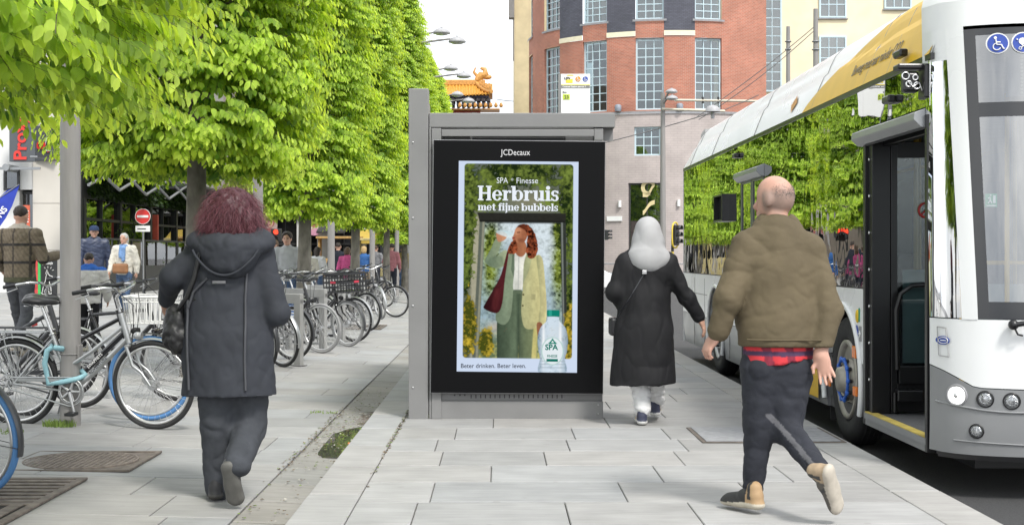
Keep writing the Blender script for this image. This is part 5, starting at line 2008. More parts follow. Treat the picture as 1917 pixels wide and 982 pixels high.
for cx2 in (2.937, 3.072):
 disc(b1, (cx2, 2.545, .006), .062)
 disc(b2_, (cx2, 2.545, .009), .055)
bpart(b1, "sign_rim", M_WHITE, fix=False)
bpart(b2_, "accessibility_sign", M_BLUE, fix=False)
b = MB()
def fl(pts, r=.004):
 b.tube([fp(x, z, .012) for x, z in pts], r, 5)
c0 = (2.937, 2.545)
fl([(c0[0] - .012, c0[1] + .022), (c0[0] - .006, c0[1] - .008), (c0[0] + .018, c0[1] - .010), (c0[0] + .028, c0[1] - .034), (c0[0] + .036, c0[1] - .032)], .0045)
fl([(c0[0] - .009, c0[1] + .006), (c0[0] + .014, c0[1] + .006)], .004)
fl([(c0[0] + .020 * math.cos(R(a)) - .006, c0[1] - .020 + .020 * math.sin(R(a))) for a in range(100, 345, 20)], .0035)
disc(b, (c0[0] - .013, c0[1] + .033, .012), .0085, 12)
c0 = (3.072, 2.545)
for k in range(6):
 disc(b, (c0[0] - .004 + k * .003, c0[1] + .008, .012), .02, 12)
fl([(c0[0] - .028, c0[1] + .016), (c0[0] - .036, c0[1] + .020)], .004)
fl([(c0[0] - .01, c0[1] - .012), (c0[0] + .014, c0[1] - .03)], .003)
fl([(c0[0] + .012, c0[1] - .012), (c0[0] - .012, c0[1] - .03)], .003)
for dx in (-.016, .018):
 fl([(c0[0] + dx + .008 * math.cos(R(a)), c0[1] - .034 + .008 * math.sin(R(a))) for a in range(0, 361, 40)], .0025)
bpart(b, "pictogram", M_WHITE, fix=False)
def lamp(cx2, cz, r, lit=False, name="headlight"):
 o = MB()
 y = fp(cx2, cz)[1]
 nx_ = (fp(cx2 + .02, cz)[1] - fp(cx2 - .02, cz)[1]) / .04
 nrm = Vector((nx_, -1, 0)).normalized()
 nrm = Vector((nrm.x, nrm.y, 0))
 Mx = Matrix.Translation((cx2, y, cz)) @ nrm.to_track_quat('Z', 'Y').to_matrix().to_4x4()
 o.lathe([(r * 1.22, -.01), (r * 1.22, .003), (r * 1.04, .008), (r, .003), (r * .98, -.004)], n=32, M=Mx)
 t = bpart(o, name, M_BBLACK if not lit else mat("lamp_bezel_grey", (.25, .25, .26), .3))
 l = MB()
 l.lathe([(r * .98, -.004), (r * .8, .006), (r * .45, .0105), (.001, .012)], n=32, M=Mx)
 for k in range(12):
  a = 2 * math.pi * k / 12
  p, q = Mx @ Vector((r * .3 * math.cos(a), r * .3 * math.sin(a), .014)), Mx @ Vector((r * .85 * math.cos(a), r * .85 * math.sin(a), .009))
  l.tube([p, q], r * .05, 5)
 l.torus(Mx @ Vector((0, 0, .011)), nrm, r * .62, r * .05, 24, 6)
 bpart(l, "lens", emit("lit_lamp", (1, 1, .96), 1.6) if lit else mat("lamp_lens_clear", (.42, .43, .44), .08, .6, var=.4, scale=60), t)
 if lit:
  l = MB()
  l.lathe([(r * .30, .012), (r * .2, .02), (.001, .022)], n=20, M=Mx)
  bpart(l, "reflector", mat("lamp_core", (.6, .6, .6), .2, .8), t)
lamp(2.712, .475, .055, True)
lamp(2.848, .462, .041)
lamp(2.985, .455, .041)
lamp(2.805, .272, .036, name="fog_light")
b = MB()
b.smooth = True
b.tube([fp(2.63 + .06 * i, .43 - .004 * i - .02 * math.sin(i * .35), .004) for i in range(18)], .007, 6)
b.tube([fp(2.70 + .06 * i, .21 - .0015 * i, .004) for i in range(16)], .005, 6)
bpart(b, "bumper_crease", M_BGREY)
b = MB()
patch(b, lambda z: 2.64, cx_, K(.10), K(.128), 20, 1, .0)
bpart(b, "bumper_lip", M_BBLACK, fix=False)
b = MB()
c1 = [fp(x, z, .003) for x, z in ((2.585 + .05, .875), (2.665, .872), (2.678, .70), (2.640, .705))]
for i in range(4): b.tube([c1[i], c1[(i + 1) % 4]], .003, 5)
bpart(b, "filler_flap", mat("flap_line", (.35, .35, .35), .5))
b = MB()
disc(b, (2.655, .795, .006), .026)
bd = bpart(b, "blue_disc", M_BLUE, fix=False)
b = MB()
b.tube([fp(2.655 + .018 * math.cos(R(a)), .795 + .018 * math.sin(R(a)), .009) for a in range(0, 361, 30)], .0022, 5)
b.tube([fp(2.645, .795, .009), fp(2.665, .795, .009)], .003, 5)
bpart(b, "disc_mark", M_WHITE, bd)
b = MB()
b.smooth = True
b.ell(fp(2.98, .90, .04), (.03, .03, .03))
b.tube([fp(2.98, .90, .05), fp(3.15, .93, .07), fp(3.6, .97, .06)], [.016, .014, .009], 8)
b.tube([fp(2.985, .885, .04), fp(3.0, .845, .05), fp(3.03, .838, .04)], .006, 6)
bpart(b, "wiper", M_BBLACK)
b = MB()
b.bbox((SX - .17, 8.50, 2.44), (SX + .02, 8.62, 2.475), .01)
b.bbox((SX - .02, 8.46, 2.26), (SX + .03, 8.60, 2.47), .01)
b.bbox((SX - .13, 8.52, 2.30), (SX - .03, 8.60, 2.43), .02)
mc = bpart(b, "mirror_camera", M_BBLACK)
b = MB()
for (dx, dz, r) in ((-.12, 2.40, .022), (-.10, 2.35, .017), (-.06, 2.39, .016), (-.05, 2.34, .02)):
 b.torus((SX + dx, 8.515, dz), (0, 1, 0), r, .006, 16, 6)
b.tube([(SX - .11, 8.51, 2.37), (SX - .08, 8.50, 2.33), (SX - .04, 8.505, 2.36), (SX - .02, 8.51, 2.31)], .005, 6)
bpart(b, "camera_workings", M_STEEL, mc)
for (u, v, y) in ((1677, 187, 9.25), (1693, 102, 8.98), (1376, 292, 15.2)):
 b = MB()
 z = HC - (v - V0) / F * y
 b.bbox((SX - .05, y - .10, z - .025), (SX + .005, y + .06, z + .025), .012)
 bpart(b, "side_camera", M_BBLACK)
# doors
def header(ya, yb):
 b = MB()
 b.prism([(SX + .02, ZR + .07), (SX - .07, ZR + .035), (SX - .075, ZR - .01), (SX - .03, ZR - .055), (SX + .02, ZR - .06)], ya, yb, 'y')
 bpart(b, "door_header", mat("header_grey", (.28, .29, .30), .3, .3, var=.05), bevel=.004)
header(D1a + .0, D1b + .05)
header(D2a, D2b + .04)
b = MB()
b.box((SX - .002, D1b - .055, ZS), (SX + .07, D1b, ZR))
b.box((SX + .02, D1b - .16, .16), (SX + .15, D1b - .06, ZR))
b.box((SX - .008, D1a - .045, ZS), (SX + .05, D1a, ZR + .02))
b.box((SX + .10, D1a, ZR - .07), (SX + .16, D1b, ZR))
bpart(b, "door_post", M_BBLACK, bevel=.004)
b = MB()
for i in range(7):
 b.ell((SX + .016, D1b - .1, .42 + i * .26), (.008, .012, .012), 8, 6)
bpart(b, "rivets", M_STEEL)
b = MB()
yl0, yl1, xl0 = D1a + .05, D1b - .16, SX + .155
xl1 = xl0 + .56
for (a, c) in (((xl0, yl1, .2), (xl0 + .045, yl1 + .05, 2.1)), ((xl1 - .05, yl1, .2), (xl1, yl1 + .05, 2.1)), ((xl0 + .045, yl1, 1.99), (xl1 - .05, yl1 + .05, 2.1)), ((xl0 + .045, yl1, .2), (xl1 - .05, yl1 + .05, .40))):
 b.box(a, c)
b.box((xl0 + .05, yl1 - .03, .40), (xl1 - .05, yl1 + .03, .52))
b.bbox((xl0 + .02, yl1 - .10, .28), (xl0 + .20, yl1 - .005, .36), .008)
b.cyl((xl0 + .01, yl1 - .06, .2), (xl0 + .01, yl1 - .06, .34), .012, n=8)
leaf_ = bpart(b, "door_leaf", M_BBLACK, bevel=.003)
b = MB()
b.box((xl0 + .045, yl1 + .02, .52), (xl1 - .05, yl1 + .026, 1.99))
bpart(b, "pane", M_CLEAR, leaf_)
b = MB()
b.box((xl0 + .09, yl1 + .030, .54), (xl1 - .05, yl1 + .036, 1.20))
bpart(b, "frosted_panel", mat("frosted_panel", (.42, .52, .53), .4), leaf_)
b = MB()
b.smooth = True
b.tube([(xl0 + .03, yl1 - .05, .50), (xl0 + .02, yl1 - .06, .92), (xl0 + .05, yl1 - .06, 1.03), (xl0 + .13, yl1 - .06, 1.09), (xl1 - .02, yl1 - .05, 1.11)], .017, 8)
bpart(b, "door_rail", M_BBLACK, leaf_)
for (ya, yb) in ((D2a + .02, (D2a + D2b) / 2 - .008), ((D2a + D2b) / 2 + .008, D2b - .02)):
 b = MB()
 for (a, c) in (((SX + .0, ya, ZS + .06), (SX + .04, ya + .06, ZR)), ((SX + .0, yb - .06, ZS + .06), (SX + .04, yb, ZR)), ((SX, ya + .06, ZR - .08), (SX + .04, yb - .06, ZR)), ((SX, ya + .06, ZS + .06), (SX + .04, yb - .06, .2))):
  b.box(a, c)
 d2 = bpart(b, "door_leaf", mat("door_leaf_grey", (.12, .12, .125), .35), bevel=.004)
 b = MB()
 b.box((SX + .01, ya + .06, .2), (SX + .016, yb - .06, ZR - .08))
 bpart(b, "pane", M_SIDEGL, d2)
b = MB()
b.box((SX - .01, D1a - .02, .145), (SX + .05, D1b - .06, .185))
bpart(b, "door_sill", M_BGREY)
b = MB()
b.box((SX - .005, D1a - .02, .186), (SX + .06, D1b - .06, .192))
bpart(b, "step_edge", mat("step_yellow", (.55, .42, .10), .6, var=.2))
b = MB()
b.box((SX - .0, D1a - .02, ZS), (SX + .03, D1b - .058, .143))
bpart(b, "sill_panel", M_BGREY)
# inside
b = MB()
b.box((SX + .051, 8.3, .10), (SX + 2.5, YR - .05, .182))
bpart(b, "floor", M_BFLOOR)
b = MB()
b.box((SX + .08, 8.45, 2.42), (SX + 2.47, YR - .05, 2.47))
b.box((SX + 2.50, 8.46, ZS), (SX + 2.55, YR, 1.0))
b.box((SX + 2.50, 8.46, 2.25), (SX + 2.55, YR, 2.52))
for y in (10, 12, 14, 16, 18, YR - .1):
 b.box((SX + 2.46, y - .06, 1.0), (SX + 2.55, y + .06, 2.25))
b.box((SX + .1, YR - .06, .2), (SX + 2.5, YR - .03, 2.4))
bpart(b, "interior_lining", M_BINT)
b = MB()
b.box((SX + 2.51, 8.5, 1.0), (SX + 2.518, YR, 2.25))
bpart(b, "far_side_window", M_CLEAR)
b = MB()
b.smooth = True
for (x, y) in ((SX + .45, 10.2), (SX + .62, 9.7), (SX + .9, 11.6), (SX + 1.7, 11.6), (SX + .5, 13.5), (SX + .5, 15.2), (SX + 1.6, 15), (SX + .9, 9.6)):
 b.cyl((x, y, .18), (x, y, 2.42), .018, n=8)
b.tube([(SX + .62, 9.7, 1.25), (SX + 1.3, 9.7, 1.25), (SX + 1.32, 9.7, .2)], .018, 8)
for x in (SX + .5, SX + 1.7): b.cyl((x, 9.6, 2.2), (x, 19, 2.2), .018, n=8)
for (z, dz) in ((1.25, .05), (1.15, .09), (1.0, .05)):
 b.bbox((SX + .575, 9.66, z - dz / 2), (SX + .665, 9.74, z + dz / 2), .01)
bpart(b, "handrail", M_YRAIL)
b = MB()
for y in np.arange(10.0, 19, .6):
 for x in (SX + .5,):
  b.torus((x, float(y), 2.08), (1, 0, 0), .055, .008, 16, 6)
bpart(b, "strap_handle", M_BBLACK)
for (x, y) in [(SX + .35, 11.2), (SX + .85, 12.0), (SX + .35, 12.0), (SX + 1.75, 12.2), (SX + 2.2, 12.2), (SX + .35, 15.9), (SX + .8, 15.9), (SX + .35, 17.2), (SX + .8, 17.2), (SX + 1.75, 16), (SX + 2.2, 16), (SX + .35, 18.4), (SX + 2.2, 18.4)]:
 b = MB()
 b.bbox((x - .2, y - .22, .62), (x + .2, y + .2, .70), .03)
 b.bbox((x - .2, y + .16, .68), (x + .2, y + .23, 1.32), .03)
 b.box((x - .05, y - .05, .18), (x + .05, y + .05, .62))
 bpart(b, "seat", M_SEAT)
b = MB()
b.bbox((SX + 1.3, 9.15, .6), (SX + 1.75, 9.6, .72), .04)
b.bbox((SX + 1.3, 9.55, .7), (SX + 1.75, 9.68, 1.5), .05)
b.bbox((SX + .55, 8.5, .2), (SX + 2.4, 8.75, .93), .03)
b.torus((SX + 1.5, 8.85, 1.02), (0, -.5, 1), .22, .015, 28, 8)
bpart(b, "driver_seat", M_SEAT)
b = MB()
b.box((SX + .72, 9.75, .2), (SX + 2.4, 9.78, 1.1))
bpart(b, "driver_partition", mat("partition_grey", (.32, .36, .38), .5))
b = MB()
b.prism([(2.885, 1.585), (2.955, 1.585), (2.955, 1.665), (2.885, 1.665)], 8.22, 8.224, 'y')
ex = bpart(b, "exit_sticker", M_GREEN)
b = MB()
b.prism([(2.892, 1.592), (2.948, 1.592), (2.948, 1.598), (2.892, 1.598)], 8.215, 8.219, 'y')
b.prism([(2.93, 1.61), (2.945, 1.61), (2.945, 1.655), (2.93, 1.655)], 8.215, 8.219, 'y')
b.tube([(2.90, 8.216, 1.608), (2.912, 8.216, 1.625), (2.91, 8.216, 1.645), (2.90, 8.216, 1.635)], .004, 5)
b.tube([(2.912, 8.216, 1.625), (2.922, 8.216, 1.61)], .004, 5)
b.ell((2.915, 8.216, 1.655), (.005, .003, .005), 8, 6)
bpart(b, "exit_figure", M_WHITE, ex)
b = MB()
b.prism([(2.815, 1.125), (2.868, 1.125), (2.868, 1.185), (2.815, 1.185)], 8.185, 8.188, 'y')
st_ = bpart(b, "year_sticker", M_WHITE)
btext("year_lettering", "2024", .022, (2.818, 8.183, 1.165), M_BLUE, (1, 0, 0), parent=st_, ext=.0005)
b = MB()
b.torus((xl0 + .25, yl1 + .012, 1.62), (0, 1, 0), .05, .008, 24, 6)
b.tube([(xl0 + .215, yl1 + .012, 1.585), (xl0 + .285, yl1 + .012, 1.655)], .006, 6)
bpart(b, "no_smoking_sticker", M_RED)
b = MB()
b.ell((SX - .004, 10.11, .86), (.012, .035, .05))
bpart(b, "door_button", mat("button_yellow", (.75, .50, .02), .4))
b = MB()
b.bbox((SX - .006, 10.05, .82), (SX, 10.07, .92), .001)
bpart(b, "button_label", M_GREEN)
b = MB()
b.ell((SX - .003, 10.13, .73), (.003, .05, .065), 20, 8)
dpl = bpart(b, "pedestrian_sign", M_BLUE)
b = MB()
b.tube([(SX - .008, 10.13, .69), (SX - .008, 10.13, .75)], .007, 6)
b.ell((SX - .008, 10.13, .77), (.003, .008, .008), 8, 6)
bpart(b, "pictogram", M_WHITE, dpl)
b = MB()
b.bbox((SX - .005, 10.005, .68), (SX, 10.065, .79), .001)
ar_ = bpart(b, "arrow_sign", mat("arrow_grey", (.3, .3, .31), .5))
b = MB()
b.tube([(SX - .007, 10.055, .735), (SX - .007, 10.015, .735)], .006, 5)
b.tube([(SX - .007, 10.035, .755), (SX - .007, 10.012, .735), (SX - .007, 10.035, .715)], .006, 5)
bpart(b, "pictogram", M_WHITE, ar_)
for (y, z, h) in ((10.15, .595, .045), (10.13, .31, .035)):
 b = MB()
 b.bbox((SX - .022, y - .05, z - h), (SX + .004, y + .05, z + h), .008)
 bpart(b, "side_reflector", M_ORANGE)
b = MB()
b.bbox((SX - .01, 10.93, .27), (SX + .004, 11.0, .33), .004)
bpart(b, "side_reflector", M_ORANGE)
b = MB()
b.prism([(2.628, .965), (2.662, .965), (2.662, 1.06), (2.628, 1.06)], 8.33, 8.334, 'y')
# wheels
for (yc, blue) in ((FW, True), (RW, False)):
 Mx = Matrix.Translation((SX + .035, yc, .36)) @ Matrix.Rotation(R(-90), 4, 'Y')
 w = MB()
 w.lathe([(.30, -.20), (.46, -.20), (.485, -.17), (.492, -.1), (.485, -.03), (.465, .0), (.40, .012), (.33, .006), (.30, -.01), (.30, -.06)], n=64, M=Mx)
 for k in range(4):
  w.torus(Mx @ Vector((0, 0, -.16 + k * .035)), (1, 0, 0), .489, .006, 64, 5)
 wl_ = bpart(w, "wheel", M_RUBBER)
 r_ = MB()
 r_.lathe([(.302, -.03), (.300, .008), (.275, .012), (.262, -.01), (.25, -.07), (.19, -.085), (.165, -.05), (.15, .0), (.10, .03), (.09, .07), (.05, .08), (.001, .082)], n=48, M=Mx)
 rim = bpart(r_, "rim", mat("rim_steel", (.36, .34, .30) if blue else (.5, .5, .5), .5, .6, var=.25, scale=8), wl_)
 h = MB()
 for k in range(10):
  a = 2 * math.pi * k / 10
  c = Mx @ Vector((.222 * math.cos(a), .222 * math.sin(a), -.0735))
  q = Vector((-1, 0, 0)).to_track_quat('Z', 'Y').to_matrix().to_4x4()
  h.lathe([(.03, 0), (.028, .004), (.001, .004)], n=14, M=Matrix.Translation(c) @ q)
 bpart(h, "rim_holes", M_BBLACK, rim)
 nuts = MB()
 for k in range(10):
  a = 2 * math.pi * (k + .5) / 10
  c = Mx @ Vector((.150 * math.cos(a), .150 * math.sin(a), .0))
  nuts.cyl(c, c + Vector((-.035, 0, 0)), .016, n=6)
 bpart(nuts, "wheel_nuts", mat("nut_dark", (.06, .06, .065), .5, .5), rim)
 if blue:
  rg = MB()
  rg.torus(Mx @ Vector((0, 0, .032)), (1, 0, 0), .152, .012, 40, 8)
  for k in range(10):
   a = 2 * math.pi * (k + .5) / 10
   c = Mx @ Vector((.155 * math.cos(a), .155 * math.sin(a), .032))
   rg.ell(c, (.016, .024, .024), 8, 6)
  bpart(rg, "nut_ring", mat("blue_plastic", (.03, .13, .55), .4), rim)
b = MB()
b.box((SX + .06, 11.18, -.02), (SX + .5, 11.2, .16))
bpart(b, "mud_flap", M_RUBBER)
b = MB()
b.box((SX + .3, 8.5, .0), (SX + 2.3, YR - .2, .10))
bpart(b, "underbody", M_BBLACK)
# shops on the far side of the square
M_LIME = mat("pale_limestone", (.55, .52, .47), .8, var=.06, scale=1.2, bump=.06, bscale=14)
M_WALLW = mat("white_render", (.62, .62, .61), .8, var=.05, scale=.6)
M_ANTH = mat("anthracite_panel", (.030, .031, .033), .45, var=.15, scale=4)
M_SHOPG = glass("shop_glass", (.30, .32, .33), .16, 0, .0008, .7)
M_STEELG = mat("lattice_steel", (.26, .27, .28), .4, .4)
M_REDL = mat("red_letters", (.62, .035, .025), .45, var=.04)
M_SIGNG = mat("sign_slate", (.075, .082, .092), .5, var=.05)
def X_at(u, Y): return (u - U0) / F * Y
def Z_at(v, Y): return HC - (v - V0) / F * Y
lb = empty("corner_shop", (-16, 40, 0), label="pale limestone shop building at the left edge with a dark grey hanging sign", cat="building")
LO = Vector((-16, 40, 0))
def lp(mb, name, m, parent=lb, bevel=0):
 o = mb.build(name, m, parent, bevel)
 o.data.transform(Matrix.Translation(-LO))
 return o
b = MB()
xe, xd = X_at(114, 40), X_at(61, 40)
for i in range(9):
 z0 = .1 + i * 1.35
 b.box((xd, 40, z0), (xe, 40.6, z0 + 1.34))
b.box((xe - .5, 40.6, .1), (xe, 47, 12.3))
lp(b, "stone_wall", M_LIME, bevel=.012)
b = MB()
b.box((-30, 40.1, 3.2), (xd - .002, 41, 12.3))
b.box((-30, 40.1, .1), (X_at(34, 40), 41, 3.2))
lp(b, "rendered_wall", M_WALLW)
win_flat("shop_window", (X_at(35, 40.3) + 16, .35, .25), (1, 0, 0), xd - X_at(35, 40.3) - .02, 2.9, 2, 2, lb, M_ANTH, .05, .07, pane=M_SHOPG)
win_flat("window", (X_at(6, 40) + 16, .02, Z_at(356, 40)), (1, 0, 0), .45, .6, 1, 1, lb, M_ANTH, .05, .06, pane=M_SHOPG)
b = MB()
b.box((X_at(44, 40), 39.94, Z_at(426, 40)), (X_at(57, 40), 39.97, Z_at(384, 40)))
pp = lp(b, "orange_poster", mat("poster_orange", (.60, .12, .06), .6))
b = MB()
for i in range(5): b.box((X_at(46, 40), 39.93, Z_at(396 + i * 5, 40)), (X_at(55, 40), 39.938, Z_at(394 + i * 5, 40)))
lp(b, "poster_lines", M_WHITE, pp)
b = MB()
b.box((X_at(0, 39.4), 39.3, Z_at(318, 39.4)), (X_at(77, 39.4), 39.36, Z_at(313, 39.4)))
b.cyl((X_at(15, 39.4), 39.2, Z_at(314, 39.4)), (X_at(15, 39.4), 40.1, Z_at(314, 39.4)), .10)
lp(b, "sign_bracket", M_STEELG)
b = MB()
b.bbox((X_at(20, 39.4), 39.28, Z_at(303, 39.4)), (X_at(68, 39.4), 39.42, Z_at(215, 39.4)), .01)
sg = lp(b, "blade_sign", M_SIGNG)
text_obj("sign_lettering", "Proxy", .50, facing((X_at(52, 39.4) + 16, -.74, Z_at(301, 39.4)), (0, 0, 1), (-1, 0, 0)), M_REDL, sg, .012, .012, sx=1.08)
b = MB()
b.prism([(X_at(69, 40), 39.95), (X_at(108, 40), 39.8), (X_at(108, 40), 39.9), (X_at(69, 40), 40.05)], Z_at(301, 40), Z_at(236, 40), 'z')
sg2 = lp(b, "fascia_sign", M_SIGNG)
text_obj("sign_lettering", "oxy", .42, facing((X_at(70, 40) + 16, -.09, Z_at(279, 40)), (1, -.24, 0)), M_REDL, sg2, .014, .01, sx=.80)
b = MB()
b.prism([(X_at(89, 40), 39.82), (X_at(98, 40), 39.78), (X_at(98, 40), 39.83), (X_at(89, 40), 39.87)], Z_at(284, 40), Z_at(258, 40), 'z')
wb = lp(b, "lion_panel", M_WHITE, sg2)
b = MB()
b.smooth = True
lx, lz = X_at(93.5, 40), Z_at(271, 40)
b.ell((lx, 39.77, lz + .08), (.04, .02, .04))
b.tube([(lx, 39.77, lz + .05), (lx - .01, 39.77, lz - .05), (lx + .03, 39.77, lz - .14)], [.035, .045, .02], 8)
b.tube([(lx, 39.77, lz), (lx + .05, 39.77, lz + .02)], .012, 6)
b.tube([(lx - .02, 39.77, lz - .06), (lx - .05, 39.77, lz - .12)], .014, 6)
lp(b, "lion_emblem", M_BLACK, wb)
rb = empty("restaurant_front", (-12.2, 48, 0), label="dark glazed restaurant front under a leafy fascia behind the first trees", cat="building")
RO = Vector((-12.2, 48, 0))
def rp_(mb, name, m, parent=rb, bevel=0, fix=True):
 o = mb.build(name, m, parent, bevel, fix)
 o.data.transform(Matrix.Translation(-RO))
 return o
b = MB()
b.box((-14, 40.7, .1), (-12.2, 40.9, 4.0))
b.box((-12.35, 40.9, .1), (-12.2, 62, .55))
b.box((-12.35, 40.9, 3.0), (-12.2, 62, 4.1))
y = 40.9
while y < 62:
 b.box((-12.34, y, .55), (-12.17, y + .22, 3.0))
 b.box((-12.33, y + 1.9, .55), (-12.19, y + 1.96, 3.0))
 y += 3.9
b.box((-12.33, 40.9, 2.35), (-12.19, 62, 2.43))
rp_(b, "frame", M_ANTH)
b = MB()
b.box((-12.29, 40.9, .55), (-12.28, 62, 3.0))
rp_(b, "glazing", M_SHOPG)
b = MB()
b.box((-17, 41, .1), (-16.9, 62, 3.4))
b.box((-17, 41, 3.3), (-12.4, 62, 3.4))
b.box((-17, 41, .1), (-12.4, 62, .15))
rp_(b, "dining_room", mat("dining_room", (.10, .085, .07), .9, var=.7, scale=.8))
b = MB()
b.box((-20, 40.9, 4.1), (-12.25, 62, 13))
rp_(b, "upper_wall", mat("grey_stucco", (.30, .29, .27), .85, var=.1, scale=1.5))
b = MB()
for yy in np.arange(42, 61, 3.1):
 for zz in (5.2, 8.6): b.box((-12.26, float(yy), zz), (-12.24, float(yy) + 1.5, zz + 2.1))
rp_(b, "upper_windows", mat("upper_glass", (.10, .12, .13), .08))
rs = np.random.RandomState(77)
n = 5200
Bp = np.stack([-12.12 + .22 * rs.rand(n), 40.8 + 18.5 * rs.rand(n), 3.05 + .95 * rs.rand(n)], 1)
Dv = rs.rand(n, 3) - .5 + np.array([.5, 0, -.5])
Dv /= np.linalg.norm(Dv, axis=1, keepdims=True)
ln = .10 + .06 * rs.rand(n)
o = leaves_mesh("leafy_fascia", Bp - np.array(RO), Dv, rs.rand(n, 3) - .5 + np.array([.8, 0, .5]), ln, ln * .4, rs.rand(n), leaf_mat("ivy_leaf", (.012, .030, .008), (.045, .085, .018), False), rb)
def lattice(x, y0, y1, z0, z1, n, label, m=M_STEELG):
 t = empty("zigzag_awning", (x, y0, z0), label=label, cat="awning")
 b = MB()
 L_ = (y1 - y0) / n
 for i in range(n):
  for (a, c) in ((0, 1), (1, 0)):
   q0, q1 = (x - x, i * L_, (z1 - z0) * a), (0, (i + 1) * L_, (z1 - z0) * c)
   b.tube([q0, q1], .045, 5)
 b.build("lattice", m, t)
 b = MB()
 b.box((-1.3, -.05, z1 - z0 + .08), (.1, y1 - y0 + .1, z1 - z0 + .16))
 b.build("roof_slats", M_ANTH, t)
 b = MB()
 for i in range(0, n + 1, 3): b.tube([(0, i * L_, z1 - z0 + .08), (-1.5, i * L_, z1 - z0 + .1)], .03, 6)
 b.build("strut", m, t)
 return t
lattice(-10.55, 35.8, 47.5, 3.12, 3.74, 4, "grey zigzag awning frame over the dark restaurant terrace on the left")
lattice(-10.55, 49.5, 60, 3.0, 3.6, 4, "second zigzag awning frame, farther along the restaurant terrace", M_ANTH)
for i, (y0, y1) in enumerate(((39.5, 43.9), (44.0, 48.4), (48.5, 52.9), (53.0, 57.4))):
 t = empty("terrace_screen", (-11.2, y0, zl(-11.2)), label=("first", "second", "third", "fourth")[i] + " dark-based glazed terrace screen counted from the limestone shop", cat="screen", group="glazed terrace screens before the restaurant")
 b = MB()
 b.box((-.05, 0, 0), (.05, y1 - y0, .82))
 b.build("base_panel", M_ANTH, t)
 b = MB()
 b.box((-.04, 0, 1.58), (.04, y1 - y0, 1.64))
 for k in range(4):
  q = (y1 - y0 - .06) * k / 3
  b.box((-.035, q, .82), (.035, q + .06, 1.58))
 b.build("rail", M_ANTH, t)
 b = MB()
 b.box((-.006, .06, .82), (.006, y1 - y0 - .06, 1.58))
 b.build("pane", glass("screen_glass", (.7, .74, .74), .05) if i == 0 else bpy.data.materials["screen_glass"], t)
def shrub(loc, r, h, label, n=1500, leaf=.07, c=((.02, .05, .01), (.10, .17, .03))):
 t = empty("potted_shrub", loc, label=label, cat="plant")
 rs = np.random.RandomState(int(abs(loc[1]) * 10))
 b = MB()
 b.lathe([(.16, 0), (.22, .4), (.24, .42), (.2, .40)], n=16)
 b.build("pot", M_ANTH, t)
 b = MB()
 b.tube([(0, 0, .38), (.02, 0, h * .6)], [.03, .015], 8)
 for k in range(8):
  a = k * 2.4
  b.tube([(0, 0, .5 + k * .06), (math.cos(a) * r * .7, math.sin(a) * r * .7, .7 + k * .12)], [.012, .004], 5)
 b.build("stem", M_BARK, t)
 d = rs.randn(n, 3)
 d /= np.linalg.norm(d, axis=1, keepdims=True)
 p = d * (rs.rand(n, 1) ** .5) * np.array([r, r, (h - .45) / 2]) * (.8 + .3 * np.sin(d[:, :1] * 7)) + np.array([0, 0, .45 + (h - .45) / 2])
 dd = d + rs.randn(n, 3) * .6 + np.array([0, 0, -.3])
 dd /= np.linalg.norm(dd, axis=1, keepdims=True)
 ln = leaf * (.7 + .6 * rs.rand(n))
 nm = "shrub_leaf_%d_%d" % (int(c[0][1] * 1000), int(c[1][1] * 1000))
 leaves_mesh("foliage", p, dd, rs.randn(n, 3) + np.array([0, 0, 1]), ln, ln * .3, rs.rand(n), bpy.data.materials.get(nm) or leaf_mat(nm, *c, False), t)
 return t
for i, (y_, h_, lb_) in enumerate(((44.3, 2.3, "tall olive-green potted shrub behind the terrace screens near the no-entry sign"), (46.5, 1.5, "low potted shrub in the middle of the terrace"), (49.5, 1.6, "bushy potted shrub at the terrace end behind the mossy trunk"), (41.5, 1.3, "small potted shrub at the near end of the terrace"))):
 shrub((-11.7, y_, zl(-11.7)), .5, h_, lb_)
ne = empty("no_entry_sign", (X_at(268, 42), 42, zl(-11)), label="round red no-entry sign with a white plate below on a thin post", cat="road sign")
b = MB()
b.cyl((0, 0, 0), (0, 0, Z_at(392, 42) - zl(-11)), .03, n=10)
b.build("post", M_STEELG, ne)
zc = Z_at(405, 42) - zl(-11)
b = MB()
b.cyl((0, -.05, zc), (0, -.035, zc), .235, n=32)
ds = b.build("sign_disc", mat("sign_red", (.62, .03, .025), .4, var=.03), ne)
b = MB()
b.box((-.17, -.062, zc - .035), (.17, -.052, zc + .035))
b.torus((0, -.052, zc), (0, 1, 0), .228, .008, 32, 5)
b.build("white_bar", M_WHITE, ds)
b = MB()
b.box((-.22, -.05, zc - .46), (.22, -.035, zc - .28))
pl_ = b.build("plate", M_WHITE, ne)
b = MB()
b.box((-.16, -.056, zc - .39), (.10, -.051, zc - .36))
b.build("plate_lines", M_ANTH, pl_)
b = MB()
b.bbox((-.10, -.05, 0), (.10, .05, 2.5), .02)
o = b.build("red_banner", mat("banner_red", (.60, .10, .06), .6))
o.location = (X_at(291, 47), 47, zl(-11.6))
tag(o, "narrow orange-red banner standing in front of the dark restaurant glass", "banner")
ab = empty("pavement_board", (X_at(89, 37.5), 37.5, zl(-12)), label="black pavement board with a white line drawing of a dog by the limestone wall", cat="board")
b = MB()
b.bbox((-.26, -.03, .02), (.26, .03, 1.12), .01)
b.build("panel", M_ANTH, ab)
b = MB()
b.smooth = True
def dg(pts, r=.011): b.tube([(x, -.036, z) for x, z in pts], r, 5)
dg([(-.14, .08), (-.10, .30), (-.04, .46), (-.03, .56), (.02, .66), (.06, .58), (.14, .55), (.16, .50), (.08, .47), (.06, .40), (.10, .25), (.11, .08)])
dg([(.02, .66), (.0, .74), (-.04, .62)])
dg([(-.14, .08), (-.02, .06), (.0, .22)])
dg([(.11, .08), (.05, .08), (.04, .22)])
